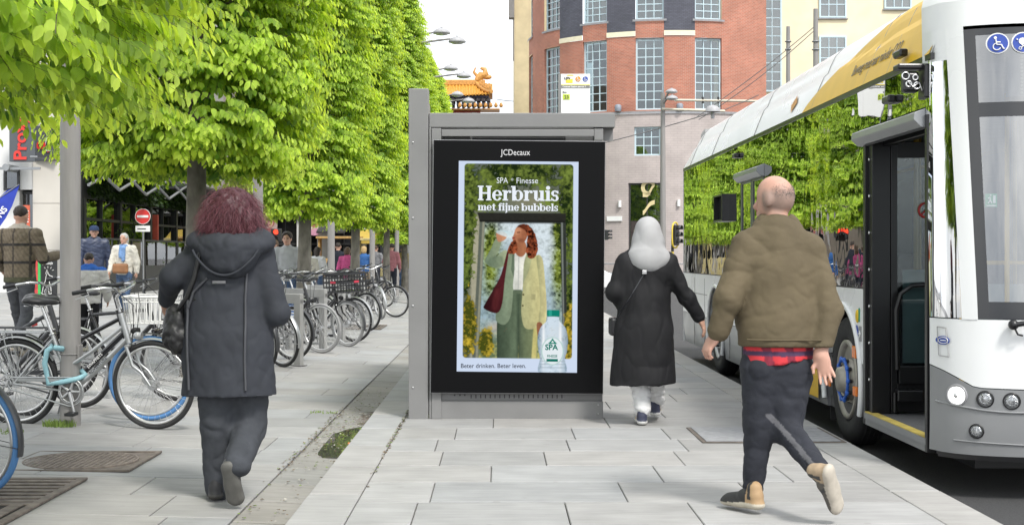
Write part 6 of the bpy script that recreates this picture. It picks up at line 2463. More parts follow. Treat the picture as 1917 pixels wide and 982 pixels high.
dg([(-.13, .1), (-.2, .12), (-.22, .2)])
for a in (20, 55, 90, 125): dg([(.02 + .12 * math.cos(R(a)), .68 + .1 * math.sin(R(a))), (.02 + .17 * math.cos(R(a)), .68 + .15 * math.sin(R(a)))], .008)
b.build("dog_drawing", M_WHITE, ab)
text_obj("board_lettering", "IK WACHT OP", .095, facing((-.23, -.034, .98)), M_WHITE, ab, .002, .002, sx=.72)
text_obj("board_lettering", "mijn baasje", .11, facing((-.20, -.034, .88)), M_WHITE, ab, .002, .002, sx=.72, shear=.2)
gb = empty("display_board", (X_at(66, 37), 37, zl(-12.3)), label="display board in a bright green frame with red sides beside the black pavement board", cat="board")
b = MB()
b.box((-.14, -.03, .02), (-.08, .03, 1.35))
b.box((.08, -.03, .02), (.14, .03, 1.35))
b.box((-.08, -.03, 1.29), (.08, .03, 1.35))
b.build("frame", mat("frame_green", (.05, .40, .09), .5), gb)
b = MB()
b.box((-.08, -.01, .1), (.08, .01, 1.29))
b.build("panel", mat("board_red", (.5, .05, .05), .6, var=.5, scale=6), gb)
ff = empty("feather_flag", (X_at(-22, 31), 31, zl(-11)), label="blue feather flag with white letters at the left edge", cat="flag")
b = MB()
b.smooth = True
fz = lambda v: Z_at(v, 31) - zl(-11)
fx = lambda u: X_at(u, 31) - X_at(-22, 31)
b.tube([(0, 0, 0), (fx(-18), 0, fz(420)), (fx(-4), 0, fz(372)), (fx(36), 0, fz(345))], [.02, .018, .014, .008], 8)
b.build("pole", M_STEELG, ff)
b = MB()
top = [(fx(-18), fz(420)), (fx(-12), fz(392)), (fx(-4), fz(372)), (fx(12), fz(357)), (fx(36), fz(345))]
bot = [(fx(-16), fz(440)), (fx(-2), fz(425)), (fx(10), fz(408)), (fx(22), fz(385)), (fx(36), fz(346))]
for i in range(4):
 b.quad((top[i][0], .01 * (i % 2), top[i][1]), (top[i + 1][0], .01 * ((i + 1) % 2), top[i + 1][1]), (bot[i + 1][0], .03, bot[i + 1][1]), (bot[i][0], .03, bot[i][1]))
sl = b.build("sail", mat("flag_blue", (.02, .045, .36), .7, var=.1), ff, fix=False)
sl.modifiers.new("thickness", 'SOLIDIFY').thickness = .004
text_obj("flag_lettering", "NS", .20, facing((fx(2), -.012, fz(408)), (.62, 0, .78), (-.78, 0, .62)), M_WHITE, sl, .004, .002)
eb = empty("end_building", (-7, 78, 0), label="white building with dark shopfronts and posters at the far end of the square", cat="building")
EO = Vector((-7, 78, 0))
def ep(mb, name, m, parent=eb, bevel=0):
 o = mb.build(name, m, parent, bevel)
 o.data.transform(Matrix.Translation(-EO))
 return o
b = MB()
b.box((-16, 78, 3.6), (-5.0, 84, 9))
for u in (400, 470, 566, 604, 676, 762):
 b.box((X_at(u, 78) - .3, 77.9, 0), (X_at(u, 78) + .3, 79, 3.6))
ep(b, "white_wall", M_WALLW)
b = MB()
b.box((-16, 62.1, 3.6), (-12.6, 77.9, 13))
b.box((-16, 62.1, 0), (-12.9, 77.9, 3.59))
ep(b, "side_wall", mat("brown_stucco", (.22, .19, .16), .85, var=.15, scale=1.5))
b = MB()
for i, (u0, u1) in enumerate(((409, 462), (480, 556), (576, 595), (614, 667), (686, 760))):
 b.box((X_at(u0, 78), 78.4, .1), (X_at(u1, 78), 78.45, 3.5))
ep(b, "shop_glazing", mat("dark_shop_glass", (.02, .022, .025), .08, var=.3))
b = MB()
for u in np.arange(400, 770, 22.0):
 b.box((X_at(u, 78), 78.2, .1), (X_at(u, 78) + .06, 78.41, 3.5))
b.box((-16, 78.1, 1.9), (-5.0, 78.42, 2.0))
b.box((-16, 77.6, 3.5), (-5.0, 78.3, 3.66))
ep(b, "shop_frame", M_ANTH)
def poster(name, u0, u1, v0, v1, Y, cols, parent=eb):
 x0, x1, z0, z1 = X_at(u0, Y), X_at(u1, Y), Z_at(v1, Y), Z_at(v0, Y)
 b = MB()
 b.box((x0, Y, z0), (x1, Y + .05, z1))
 p = ep(b, name, mat(name + "_ground", cols[0], .6), parent)
 w, h = x1 - x0, z1 - z0
 cx2, cz2 = (x0 + x1) / 2, (z0 + z1) / 2
 for i, (nm, ox, oz, rx, rz, c) in enumerate((("poster_hair", 0, .12, .34, .34, cols[1]), ("poster_shoulders", 0, -.40, .42, .16, cols[3]), ("poster_face", 0, .06, .22, .27, cols[2]))):
  b = MB()
  pts = [(cx2 + w * (ox + rx * math.cos(t * .2618)), cz2 + h * (oz + rz * math.sin(t * .2618))) for t in range(24)]
  b.prism(pts, Y - .004 - i * .004, Y - .001 - i * .004, 'y')
  ep(b, nm, mat(nm, c, .6), p)
 b = MB()
 for sg in (-1, 1): b.prism([(cx2 + w * (sg * .08 + .035 * math.cos(t)), cz2 + h * (.09 + .02 * math.sin(t))) for t in np.arange(0, 6.28, .6)], Y - .016, Y - .013, 'y')
 b.prism([(cx2 + w * .08 * math.cos(t), cz2 + h * (-.08 + .025 * math.sin(t))) for t in np.arange(0, 6.28, .5)], Y - .016, Y - .013, 'y')
 ep(b, "poster_features", mat("poster_ink", (.18, .03, .03), .6), p)
poster("poster", 574, 603, 395, 438, 77.4, ((.62, .55, .48), (.62, .26, .04), (.42, .19, .13), (.62, .30, .42)))
poster("poster", 493, 519, 399, 436, 77.4, ((.40, .30, .28), (.25, .08, .07), (.50, .30, .22), (.30, .10, .10)))
lattice(-10.3, 64, 72, 3.3, 3.9, 8, "black zigzag awning frame seen between the purple hair and the third trunk", M_ANTH)
aw = MB()
aw.prism([(76.2, 2.25), (77.6, 2.75), (77.6, 2.65), (76.2, 2.12)], X_at(660, 77), X_at(718, 77), 'x')
aw.prism([(76.2, 1.95), (76.22, 1.95), (76.22, 2.2), (76.2, 2.2)], X_at(660, 77), X_at(718, 77), 'x')
tag(aw.build("awning", mat("awning_ochre", (.50, .36, .07), .8, var=.1)), "ochre yellow shop awning at the far end of the square", "awning")
aw = MB()
aw.prism([(75.2, 2.6), (77.6, 3.2), (77.6, 3.1), (75.2, 2.5)], X_at(600, 77), X_at(652, 77), 'x')
tag(aw.build("awning", mat("awning_black", (.03, .03, .03), .8, var=.1)), "black shop awning left of the ochre one", "awning")
for (u, v, w, h_, c, lb_) in ((636, 470, 2.2, 2.0, (.45, .28, .10), "warm wooden kiosk beneath the black awning"), (700, 470, 1.6, 1.9, (.5, .42, .2), "pale kiosk under the ochre awning")):
 b = MB()
 b.bbox((-w / 2, -.6, 0), (w / 2, .6, .95), .02)
 b.box((-w / 2, -.5, .95), (-w / 2 + .08, .5, h_))
 b.box((w / 2 - .08, -.5, .95), (w / 2, .5, h_))
 b.bbox((-w / 2 - .1, -.65, h_), (w / 2 + .1, .65, h_ + .12), .02)
 o = b.build("kiosk", mat("kiosk_wood", c, .7, var=.2))
 o.location = (X_at(u, 74.5), 74.5, .2)
 tag(o, lb_, "kiosk")
def traffic_light(u, v0, v1, Y, label, base=0.0, red=False, face=(0, -1), slim=1.0, yellow=True):
 """v0..v1 the head; stands on a banded post"""
 x, zt, zb = X_at(u, Y), Z_at(v0, Y), Z_at(v1, Y)
 t = empty("traffic_light", (x, Y, base), math.atan2(face[0], -face[1]), label, "traffic light")
 zt, zb = zt - base, zb - base
 p = MB()
 n = 8
 for i in range(n):
  p.mi = i % 2 if yellow else 0
  p.cyl((0, .12, zb * 1.15 * i / n), (0, .12, zb * 1.15 * (i + 1) / n - .001), .055, n=10)
 p.build("post", [M_ANTH, mat("band_yellow", (.62, .45, .06), .6)], t)
 h = (zt - zb)
 b = MB()
 w = h * .19 * slim
 b.bbox((-w, -.12, zb), (w, .08, zt), .03)
 hd_ = b.build("head", M_ANTH, t)
 if yellow:
  b = MB()
  q = []
  for k in range(33):
   a = 2 * math.pi * k / 32
   q.append(((w + .09) * math.cos(a), .0, (zb + zt) / 2 + (h / 2 + .10) * (abs(math.sin(a)) ** .5) * (1 if math.sin(a) >= 0 else -1)))
  b.tube(q, .035, 6)
  b.build("backing_rim", mat("rim_yellow", (.65, .48, .05), .5), hd_)
 k = 3 if not red else 2
 for i in range(k):
  zc_ = zt - h * (i + .5) / k
  r = min(w * .75, h / k * .4)
  b = MB()
  b.cyl((0, -.125, zc_), (0, -.135, zc_), r, n=20)
  lit = red and i == 0
  b.build("lens", emit("red_signal", (1, .06, .03), 1.2) if lit else mat("dark_lens", (.03, .02, .02), .2), hd_)
  b = MB()
  rings = []
  for (yy) in (-.12, -.30):
   rings.append([(r * 1.15 * math.cos(R(a)), yy, zc_ + r * 1.15 * math.sin(R(a))) for a in range(-20, 201, 20)])
  b.loft(rings, False, False)
  v_ = b.build("visor", M_ANTH, hd_, fix=False)
  v_.modifiers.new("thickness", 'SOLIDIFY').thickness = .01
 return t
traffic_light(517.5, 428, 452, 60, "pedestrian light showing a red figure just right of the purple hair", .05, True, yellow=False, slim=2.2)
# street furniture beyond the shelter and the bus
traffic_light(1264, 421, 459, 55, "black traffic light with a yellow rim seen between the headscarf and the bus", -.1, face=(.8, -.6))
traffic_light(1133.5, 430, 449, 62, "small black traffic light peeping out right of the display", -.1, face=(1, -.3), yellow=False)
LYR = 59.0
t = street_lamp((X_at(1241, LYR), LYR, 0), "tall street lamp post with small domed heads in front of the brick building", .13, .45, 8.2, s=.75)
t.rotation_euler = (0, 0, R(-62))
t2 = empty("wire_bracket", (X_at(1241, LYR), LYR - .02, 0), label="cream horizontal bracket tube with a hanging dome lamp beside the tall lamp post", cat="bracket")
b = MB()
z = Z_at(205, LYR)
b.cyl((-.05, -.15, z), (X_at(1356, LYR) - X_at(1241, LYR), -.15, z - .09), .055, n=10)
b.build("tube", mat("cream_tube", (.55, .50, .40), .5), t2)
b = MB()
xh = X_at(1333, LYR) - X_at(1241, LYR)
b.lathe([(.33, 0), (.31, .12), (.2, .24), (.05, .29)], (xh, -.15, z - .12), 20)
b.cyl((xh, -.15, z - .4), (xh, -.15, z - .1), .08)
b.build("lamp_head", M_LAMPHEAD, t2)
b = MB()
b.cyl((0, -.15, z), (0, .02, z), .08)
b.build("clamp", M_STEELG, t2)
for (u, v, Y, w, lab) in ((1527, 17, 60, .10, "taller grey wire mast rising above the bus roof"), (1475.5, 50, 62, .085, "shorter grey wire mast left of the taller one, with a cream arm")):
 m_ = empty("wire_mast", (X_at(u, Y), Y, 0), label=lab, cat="mast")
 b = MB()
 b.cyl((0, 0, -.1), (0, 0, Z_at(v, Y)), w * 1.5, w, n=14)
 b.build("mast", M_POLE, m_)
 b = MB()
 zz = Z_at(78 if u > 1500 else 78, Y)
 for dz in (0, -.35): b.torus((0, 0, zz + dz), (0, 0, 1), w * 1.4, .03, 20, 6)
 b.build("collar", M_STEELG, m_)
 if u < 1500:
  b = MB()
  za = Z_at(188, Y)
  b.cyl((X_at(1262, Y) - X_at(u, Y), -.1, za), (0, -.1, za - .06), .055, n=10)
  b.build("arm", bpy.data.materials["cream_tube"], m_)
  b = MB()
  for uu_ in (1315, 1344): b.cyl((X_at(uu_, Y) - X_at(u, Y), -.1, za - .15), (X_at(uu_, Y) - X_at(u, Y), -.1, za + .14), .05, n=10)
  b.build("insulator", M_ANTH, m_)
M_WIRE = mat("wire_black", (.10, .10, .10), .6)
def wire(a, c, sag, r, label, beads=()):
 b = MB()
 n = 24
 P = [Vector(a).lerp(Vector(c), i / n) - Vector((0, 0, sag * 4 * (i / n) * (1 - i / n))) for i in range(n + 1)]
 b.tube(P, r, 5)
 o = b.build("overhead_wire", M_WIRE)
 return tag(o, label, "wire", "overhead wires by the bus")
wire(px(1120, 270, 58), px(1352, 205, 60), .05, .022, "black overhead wire crossing the mauve wall from the shelter roof to the bracket")
wire(px(1300, 222, 60), px(1527, 48, 60), .12, .018, "upper of two thin wires rising to the taller mast")
wire(px(1308, 224, 60), px(1527, 55, 60), .2, .018, "lower of two thin wires rising to the taller mast")
wire(px(1352, 207, 60), px(1420, 178, 61), .02, .02, "short wire from the bracket tip towards the bus roof")
wire(px(930, 186, 120), px(966, 190, 90), .02, .03, "thin wire between the golden gate roof and the brick building")
BSY = 16.2
bs = empty("bus_stop_sign", (X_at(1075, BSY), BSY, 0), label="white bus stop sign for line 23 standing above the shelter roof", cat="bus stop sign")
def bsx(u): return X_at(u, BSY) - X_at(1075, BSY)
def bsz(v): return Z_at(v, BSY)
b = MB()
b.cyl((bsx(1048.5), .03, 0), (bsx(1048.5), .03, bsz(139)), .022, n=12)
b.build("post", M_STEELG, bs)
b = MB()
b.bbox((bsx(1050), -.02, bsz(217)), (bsx(1104.5), .02, bsz(139)), .004)
pn = b.build("panel", M_WHITE, bs)
b = MB()
b.box((bsx(1045), -.024, bsz(217)), (bsx(1049.8), .022, bsz(139)))
b.build("panel_edge", M_GREY, pn)
b = MB()
b.box((bsx(1050.5), -.0245, bsz(165.5)), (bsx(1104), -.0215, bsz(160.5)))
b.build("name_band", M_GREY, pn)
b = MB()
b.box((bsx(1050.5), -.0245, bsz(160.2)), (bsx(1104), -.0215, bsz(158.8)))
b.add([(bsx(1059), -.0225, bsz(156)), (bsx(1072), -.0225, bsz(156)), (bsx(1072), -.0225, bsz(148)), (bsx(1059), -.0225, bsz(150))], [(0, 1, 2, 3)])
b.add([(bsx(1060), -.0225, bsz(142.5)), (bsx(1074), -.0225, bsz(142.5)), (bsx(1072), -.0225, bsz(140.5)), (bsx(1062), -.0225, bsz(140.5))], [(0, 1, 2, 3)])
b.build("yellow_mark", mat("stop_yellow", (.75, .60, .05), .5), pn)
b = MB()
b.box((bsx(1053.5), -.0245, bsz(187)), (bsx(1066.5), -.0215, bsz(177)))
b.build("line_plate", mat("line_green", (.50, .62, .06), .5), pn)
text_obj("line_lettering", "23", .054, facing((bsx(1056), -.0255, bsz(185.2))), M_ANTH, pn, .0012, .0008)
text_obj("stop_lettering", "Bus", .033, facing((bsx(1053), -.0255, bsz(174.8))), M_ANTH, pn, .0004, .0008)
text_obj("stop_lettering", "Centraal Station perron 7", .0278, facing((bsx(1053), -.0255, bsz(164.3))), M_WHITE, pn, .0006, .0008, sx=.93)
text_obj("logo_lettering", "LIJN", .033, facing((bsx(1055), -.0255, bsz(148.5))), M_ANTH, pn, .0012, .0008, shear=.3, sx=1.25)
for (u, m_) in ((1082, mat("icon_orange", (.62, .26, .04), .5)), (1095.5, M_BLUE)):
 b = MB()
 b.cyl((bsx(u), -.0245, bsz(148.5)), (bsx(u), -.0215, bsz(148.5)), .031, n=24)
 ic_ = b.build("icon", m_, pn)
 b = MB()
 cx3, cz3 = bsx(u), bsz(148.5)
 b.tube([(cx3 - .006, -.0255, cz3 + .014), (cx3 - .004, -.0255, cz3 - .004), (cx3 + .012, -.0255, cz3 - .006), (cx3 + .018, -.0255, cz3 - .02)], .003, 5)
 b.tube([(cx3 - .003 + .012 * math.cos(R(a)), -.0255, cz3 - .010 + .012 * math.sin(R(a))) for a in range(100, 345, 30)], .0022, 5)
 b.ell((cx3 - .007, -.0255, cz3 + .02), (.005, .002, .005), 8, 6)
 b.build("pictogram", M_WHITE, ic_)
CY, CX1 = 54.0, X_at(1148, 54.0)
car = empty("parked_car", (CX1 - 2.1, CY, -.135), label="white car whose nose shows between the display and the black coat", cat="car")
prof_ = [(-2.1, .35), (-2.08, .75), (-1.9, .95), (-1.3, 1.02), (-.75, 1.42), (.25, 1.46), (.95, 1.02), (1.7, .88), (2.0, .72), (2.1, .5), (2.06, .28), (1.7, .22), (-1.9, .22)]
b = MB()
rings = []
for (y, k, zs) in ((-.86, .90, .94), (-.82, .97, .985), (-.6, 1, 1), (0, 1, 1.01), (.6, 1, 1), (.82, .97, .985), (.86, .90, .94)):
 ring = []
 for x, z in prof_:
  inn = .16 * max(0, (z - 1.0) / .45)
  ring.append((x * (1 - .0 * k) * (1 if abs(y) < .7 else .985), y * (1 - inn), .22 + (z - .22) * zs))
 rings.append(ring)
b.loft(rings, True, True, False)
b.build("body", mat("car_white", (.75, .75, .75), .2, coat=.7, var=.02), car, bevel=.02)
b = MB()
for s in (-1, 1):
 b.add([(-1.15, s * .80, 1.03), (-.70, s * .715, 1.37), (.22, s * .71, 1.40), (.80, s * .80, 1.05)], [(0, 1, 2, 3)])
b.add([(.30, -.62, 1.435), (.30, .62, 1.435), (.93, .68, 1.06), (.93, -.68, 1.06)], [(0, 1, 2, 3)])
b.build("windows", mat("car_glass", (.02, .025, .03), .05), car, fix=False)
for (x, s) in ((-1.3, -1), (1.32, -1), (-1.3, 1), (1.32, 1)):
 b = MB()
 Mx = Matrix.Translation((x, s * .80, .31)) @ Matrix.Rotation(R(90 * s), 4, 'X')
 b.lathe([(.2, -.08), (.29, -.1), (.31, -.05), (.31, .05), (.29, .08), (.2, .07)], n=28, M=Mx)
 w_ = b.build("wheel", M_RUBBER, car)
 b = MB()
 b.lathe([(.2, -.06), (.2, -.085), (.06, -.07), (.001, -.07)], n=24, M=Mx)
 b.build("rim", M_ALU, w_)
for s in (-1, 1):
 b = MB()
 b.ell((1.86, s * .66, .72), (.20, .12, .06))
 b.build("headlight", mat("car_lamp", (.35, .37, .38), .1, .5), car)
b = MB()
b.box((2.06, -.5, .38), (2.115, .5, .55))
b.build("grille", M_ANTH, car)
gr = empty("guard_rail", (X_at(1160, 64), 64, 0), label="low grey guard rail along the road before the mauve wall", cat="railing")
b = MB()
for x in np.arange(-3, 6, 1.5): b.cyl((x, 0, -.1), (x, 0, .95), .03, n=8)
b.build("post", M_STEELG, gr)
b = MB()
for z in (.5, .92): b.cyl((-3, 0, z), (4.5, 0, z), .028, n=8)
b.build("rail", M_STEELG, gr)
# bicycles
M_SPOKE = mat("spoke_steel", (.6, .6, .6), .35, .8)
M_RIM = mat("alloy_rim", (.60, .60, .59), .33, .85, var=.05)
M_FSILV = mat("silver_frame", (.42, .43, .43), .32, .7, var=.08, scale=9)
M_FBLK = mat("black_frame", (.012, .012, .014), .25, coat=.5)
M_FGRY = mat("graphite_frame", (.06, .062, .066), .35, .3)
M_BLUET = mat("blue_tyre", (.085, .22, .46), .7, var=.08)
M_GREYT = mat("grey_tyre", (.28, .28, .28), .75, var=.1)
M_SADDLE = mat("saddle_vinyl", (.018, .018, .02), .32, var=.1, bump=.05)
M_BROWN = mat("brown_leather", (.14, .055, .025), .45, var=.2)
M_LBLUE = mat("pale_blue_lock", (.25, .45, .50), .5, var=.1)
M_WBASKET = mat("white_basket", (.68, .68, .66), .5, var=.05)
M_CRATE = mat("black_crate", (.014, .014, .016), .4)
def wheel(name, parent, c, tyre_m, M=None, r=.34, hub_big=False):
 """spoked wheel in the x-z plane of the bicycle; M turns it with the fork"""
 M = M or Matrix.Identity(4)
 ax = M.to_3x3() @ Vector((0, 1, 0))
 c = M @ Vector(c)
 t = MB()
 t.torus(c, ax, r - .019, .019, 64, 8)
 w = t.build(name, tyre_m, parent)
 b = MB()
 prof = [(-.011, r - .036), (-.013, r - .05), (-.006, r - .058), (.006, r - .058), (.013, r - .05), (.011, r - .036)]
 u = ax.orthogonal().normalized()
 v = ax.cross(u)
 rings = []
 for i in range(65):
  a = 2 * math.pi * i / 64
  d = u * math.cos(a) + v * math.sin(a)
  rings.append([c + d * q[1] + ax * q[0] for q in prof])
 b.loft(rings, False)
 b.build("rim", M_RIM, w)
 b = MB()
 n = 32
 hr = .045 if hub_big else .022
 for i in range(n):
  s = -1 if i % 2 else 1
  a = 2 * math.pi * i / n
  a2 = a + (.9 if (i // 2) % 2 else -.9)
  p = c + (u * math.cos(a) + v * math.sin(a)) * (r - .055)
  q = c + (u * math.cos(a2) + v * math.sin(a2)) * hr + ax * (.028 * s)
  b.tube([q, p], .0013, 4, False)
 b.build("spokes", M_SPOKE, w)
 b = MB()
 b.cyl(c - ax * .05, c + ax * .05, .012, n=10)
 b.cyl(c - ax * .033, c + ax * .033, hr, n=18)
 b.cyl(c - ax * .035, c - ax * .029, hr + .014, n=18)
 b.cyl(c + ax * .029, c + ax * .035, hr + .014, n=18)
 b.build("hub", M_ALU, w)
 return w
def bicycle(loc, heading, label, frame_m=None, kind='step', front_tyre=None, rear_tyre=None, steer=0.0, lean=4.0, basket=None, rack=True, guard=True,
 saddle_m=None, lock=False, chaincase=True, front_rack=False, hub_big=False, text=None, fork_m=None, sign=False, scale=1.0, bars='swept', text_m=None):
 frame_m = frame_m or M_FBLK
 root = empty("bicycle", loc, label=label, cat="bicycle", group="bicycles parked along the square")
 root.rotation_euler = (R(lean), 0, R(heading))
 root.scale = (scale,) * 3
 rh, fh, bb = Vector((-.52, 0, .34)), Vector((.60, 0, .34)), Vector((-.06, 0, .285))
 ht, hb = Vector((.345, 0, .875)), Vector((.405, 0, .665))
 ax = (ht - hb).normalized()
 S = Matrix.Translation(hb) @ Matrix.Rotation(R(steer), 4, ax) @ Matrix.Translation(-hb)
 sc_ = Vector((-.215, 0, .70)) if kind != 'diamond' else Vector((-.245, 0, .80))
 f = MB()
 f.smooth = True
 f.cyl(hb - ax * .01, ht + ax * .01, .023, n=12)
 f.cyl(bb, sc_ + (sc_ - bb).normalized() * .03, .0165, n=10)
 f.cyl(bb - Vector((0, .035, 0)), bb + Vector((0, .035, 0)), .024, n=12)
 if kind == 'step':
  f.tube([hb + ax * .03, Vector((.12, 0, .43)), bb + Vector((.01, 0, .015))], .0195, 10)
  f.tube([hb + ax * .13, Vector((.10, 0, .59)), Vector((-.145, 0, .44))], .0155, 10)
 elif kind == 'diamond':
  f.cyl(hb + ax * .04, bb, .022, n=10)
  f.cyl(ht - ax * .05, sc_ - (sc_ - bb).normalized() * .03, .017, n=10)
 else:
  f.cyl(hb + ax * .04, bb, .024, n=10)
  f.cyl(ht - ax * .06, Vector((-.17, 0, .55)), .018, n=10)
 for s in (-1, 1):
  f.tube([bb + Vector((-.03, .03 * s, 0)), Vector((-.3, .05 * s, .31)), rh + Vector((0, .058 * s, 0))], .009, 8)
  f.tube([sc_ + Vector((0, .018 * s, -.02)), Vector((-.34, .048 * s, .54)), rh + Vector((0, .058 * s, 0))], .008, 8)
 fr = f.build("frame", frame_m, root)
 f = MB()
 f.smooth = True
 cr = hb - ax * .03
 f.cyl(S @ (cr - Vector((0, .06, 0))), S @ (cr + Vector((0, .06, 0))), .017, n=10)
 for s in (-1, 1):
  pts = [cr + Vector((0, .058 * s, 0)), cr - ax * .15 + Vector((.004, .056 * s, 0)), Vector((.53, .054 * s, .44)), fh + Vector((0, .055 * s, 0))]
  f.tube([S @ p for p in pts], [.0135, .013, .011, .009], 8)
 f.build("fork", fork_m or frame_m, root)
 wheel("front_wheel", root, fh, front_tyre or M_RUBBER, S, hub_big=hub_big)
 wheel("rear_wheel", root, rh, rear_tyre or M_RUBBER)
 sp0 = sc_
 d = (sc_ - bb).normalized()
 sp1 = sc_ + d * (.94 - sc_.z) / d.z * .95
 f = MB()
 f.cyl(sp0, sp1, .0128, n=10)
 f.torus(sc_ + d * .02, d, .019, .007, 16, 6)
 f.build("seat_post", M_STEEL, root)
 s_ = MB()
 rings = []
 for (x, w, h, z) in ((-.135, .02, .015, .0), (-.13, .075, .028, .004), (-.10, .098, .036, .006), (-.05, .085, .036, .0), (.0, .05, .032, -.008), (.06, .03, .028, -.010), (.12, .024, .024, -.008), (.145, .012, .012, -.010)):
  ring = []
  for k in range(14):
   a = 2 * math.pi * k / 14
   zz = h * (math.sin(a) if math.sin(a) > 0 else .8 * math.sin(a))
   ring.append(Vector((x, w * math.cos(a), z + zz)) + sp1 + Vector((0, 0, .045)))
  rings.append(ring)
 s_.loft(rings)
 sd = s_.build("saddle", saddle_m or M_SADDLE, root)
 r_ = MB()
 for s in (-1, 1):
  r_.tube([sp1 + Vector((-.11, .04 * s, .03)), sp1 + Vector((-.02, .022 * s, .0)), sp1 + Vector((.1, .015 * s, .025))], .0035, 6)
 for s in (-1, 1):
  r_.torus(sp1 + Vector((-.105, .045 * s, .012)), (0, 0, 1), .016, .004, 14, 5)
 r_.build("springs", M_STEEL, sd)
 hq = ht + ax * .02
 top = ht + ax * .16 + Vector((.02, 0, 0))
 h = MB()
 h.smooth = True
 h.tube([S @ hq, S @ (ht + ax * .13), S @ (top + Vector((.03, 0, .02)))], .012, 8)
 tc_ = top + Vector((.03, 0, .02))
 if bars == 'swept':
  half = [Vector((0, .04, 0)), Vector((.03, .14, .035)), Vector((-.01, .24, .05)), Vector((-.11, .285, .035)), Vector((-.22, .295, .015))]
 else:
  half = [Vector((0, .05, 0)), Vector((.0, .16, .02)), Vector((-.03, .25, .025)), Vector((-.07, .31, .02))]
 pts = [tc_ + Vector((p.x, -p.y, p.z)) for p in reversed(half)] + [tc_] + [tc_ + p for p in half]
 h.tube([S @ p for p in pts], .011, 8)
 hb_ = h.build("handlebar", M_STEEL if frame_m is not M_FBLK else M_FGRY, root)
 for s in (-1, 1):
  g_ = MB()
  e0, e1 = half[-1], half[-2]
  m_ = lambda p: S @ (tc_ + Vector((p.x, p.y * s, p.z)))
  dd = (e0 - e1).normalized()
  g_.tube([m_(e0 + dd * .015), m_(e0 - dd * .1)], .0165, 10)
  g_.build("grip", M_BLACK, hb_)
  g_ = MB()
  q = e1 + (e0 - e1) * .15
  g_.tube([m_(q), m_(q + Vector((.02, 0, -.03))), m_(q + dd * .1 + Vector((.02, .01, -.045)))], .005, 6)
  g_.build("brake_lever", M_ALU, hb_)
 cb = MB()
 for s in (-1, 1):
  q = tc_ + half[-2] * 1.0
  q = tc_ + Vector((half[-2].x, half[-2].y * s, half[-2].z))
  cb.tube([S @ q, S @ (q + Vector((.12, -.06 * s, .05))), S @ (tc_ + Vector((.13, .05 * s, -.10))), S @ (hb + Vector((.05, .03 * s, .05))), S @ (hb + Vector((.03, .03 * s, -.06)))], .0032, 5)
 cb.build("cables", M_BLACK, root)
 k = MB()
 k.torus(bb + Vector((0, -.05, 0)), (0, 1, 0), .082, .007, 40, 6)
 k.torus(bb + Vector((0, -.05, 0)), (0, 1, 0), .094, .004, 40, 5)
 for i in range(5):
  a = 2 * math.pi * i / 5
  k.tube([bb + Vector((.015 * math.cos(a), -.05, .015 * math.sin(a))), bb + Vector((.08 * math.cos(a), -.05, .08 * math.sin(a)))], [.014, .01], 6)
 ca = R(-75)
 cv = Vector((math.cos(ca), 0, math.sin(ca)))
 k.tube([bb + Vector((0, -.065, 0)), bb + Vector((0, -.075, 0)) + cv * .165], [.014, .010], 8)
 k.tube([bb + Vector((0, .05, 0)), bb + Vector((0, .06, 0)) - cv * .165], [.014, .010], 8)
 cr_ = k.build("crankset", M_ALU, root)
 for s in (-1, 1):
  p = MB()
  c = bb + Vector((0, .075 * s, 0)) - cv * (.165 * s)
  p.bbox(tuple(c + Vector((-.04, .01 if s > 0 else -.09, -.012))), tuple(c + Vector((.04, .09 if s > 0 else -.01, .012))), .005)
  p.build("pedal", M_BLACK, cr_)
 c = MB()
 if chaincase:
  pts = [(bb.x + .11 * math.cos(R(a)), bb.z + .11 * math.sin(R(a))) for a in range(-95, 96, 19)] + [(rh.x + .05 * math.cos(R(a)), rh.z + .05 * math.sin(R(a))) for a in range(90, 271, 30)]
  inner = []
  n = len(pts)
  for i in range(n):
   j = (i + 1) % n
   c.quad((pts[i][0], -.036, pts[i][1]), (pts[j][0], -.036, pts[j][1]), (pts[j][0], -.058, pts[j][1]), (pts[i][0], -.058, pts[i][1]))
  c.tube([Vector((x, -.058, z)) for x, z in pts] + [Vector((pts[0][0], -.058, pts[0][1]))], .007, 5)
  c.prism([(-.11, bb.z + .10), (-.5, rh.z + .045), (-.5, rh.z + .02), (-.11, bb.z + .075)], -.061, -.055, 'y')
  c.build("chain_case", M_FGRY if frame_m is M_FBLK else frame_m, root, fix=False)
 else:
  for z0, z1 in ((.08, .03), (-.08, -.03)):
   c.tube([bb + Vector((0, -.05, z0)), rh + Vector((0, -.05, z1))], .004, 5)
  c.build("chain", mat("chain_steel", (.12, .11, .1), .5, .7), root)
 if guard:
  for (nm, cc, a0, a1, MM) in (("front_mudguard", fh, -15, 118, S), ("rear_mudguard", rh, 30, 205, Matrix.Identity(4))):
   m = MB()
   rings = []
   for i in range(25):
    a = R(a0 + (a1 - a0) * i / 24)
    dd = Vector((math.cos(a), 0, math.sin(a)))
    rings.append([MM @ (cc + dd * (.362 - .010 * abs(q)) + Vector((0, .024 * q, 0))) for q in (-1, -.5, 0, .5, 1)])
   m.loft(rings, False, False)
   for a in (a0 + 8, (a0 + a1) / 2) if nm[0] == 'f' else (a1 - 10, (a0 + a1) / 2 + 15):
    a = R(a)
    for s in (-1, 1):
     m.tube([MM @ (cc + Vector((0, .05 * s, 0))), MM @ (cc + Vector((.352 * math.cos(a), .026 * s, .352 * math.sin(a))))], .0025, 5)
   m.build(nm, M_FGRY if frame_m is M_FBLK else M_FSILV, root, fix=False)
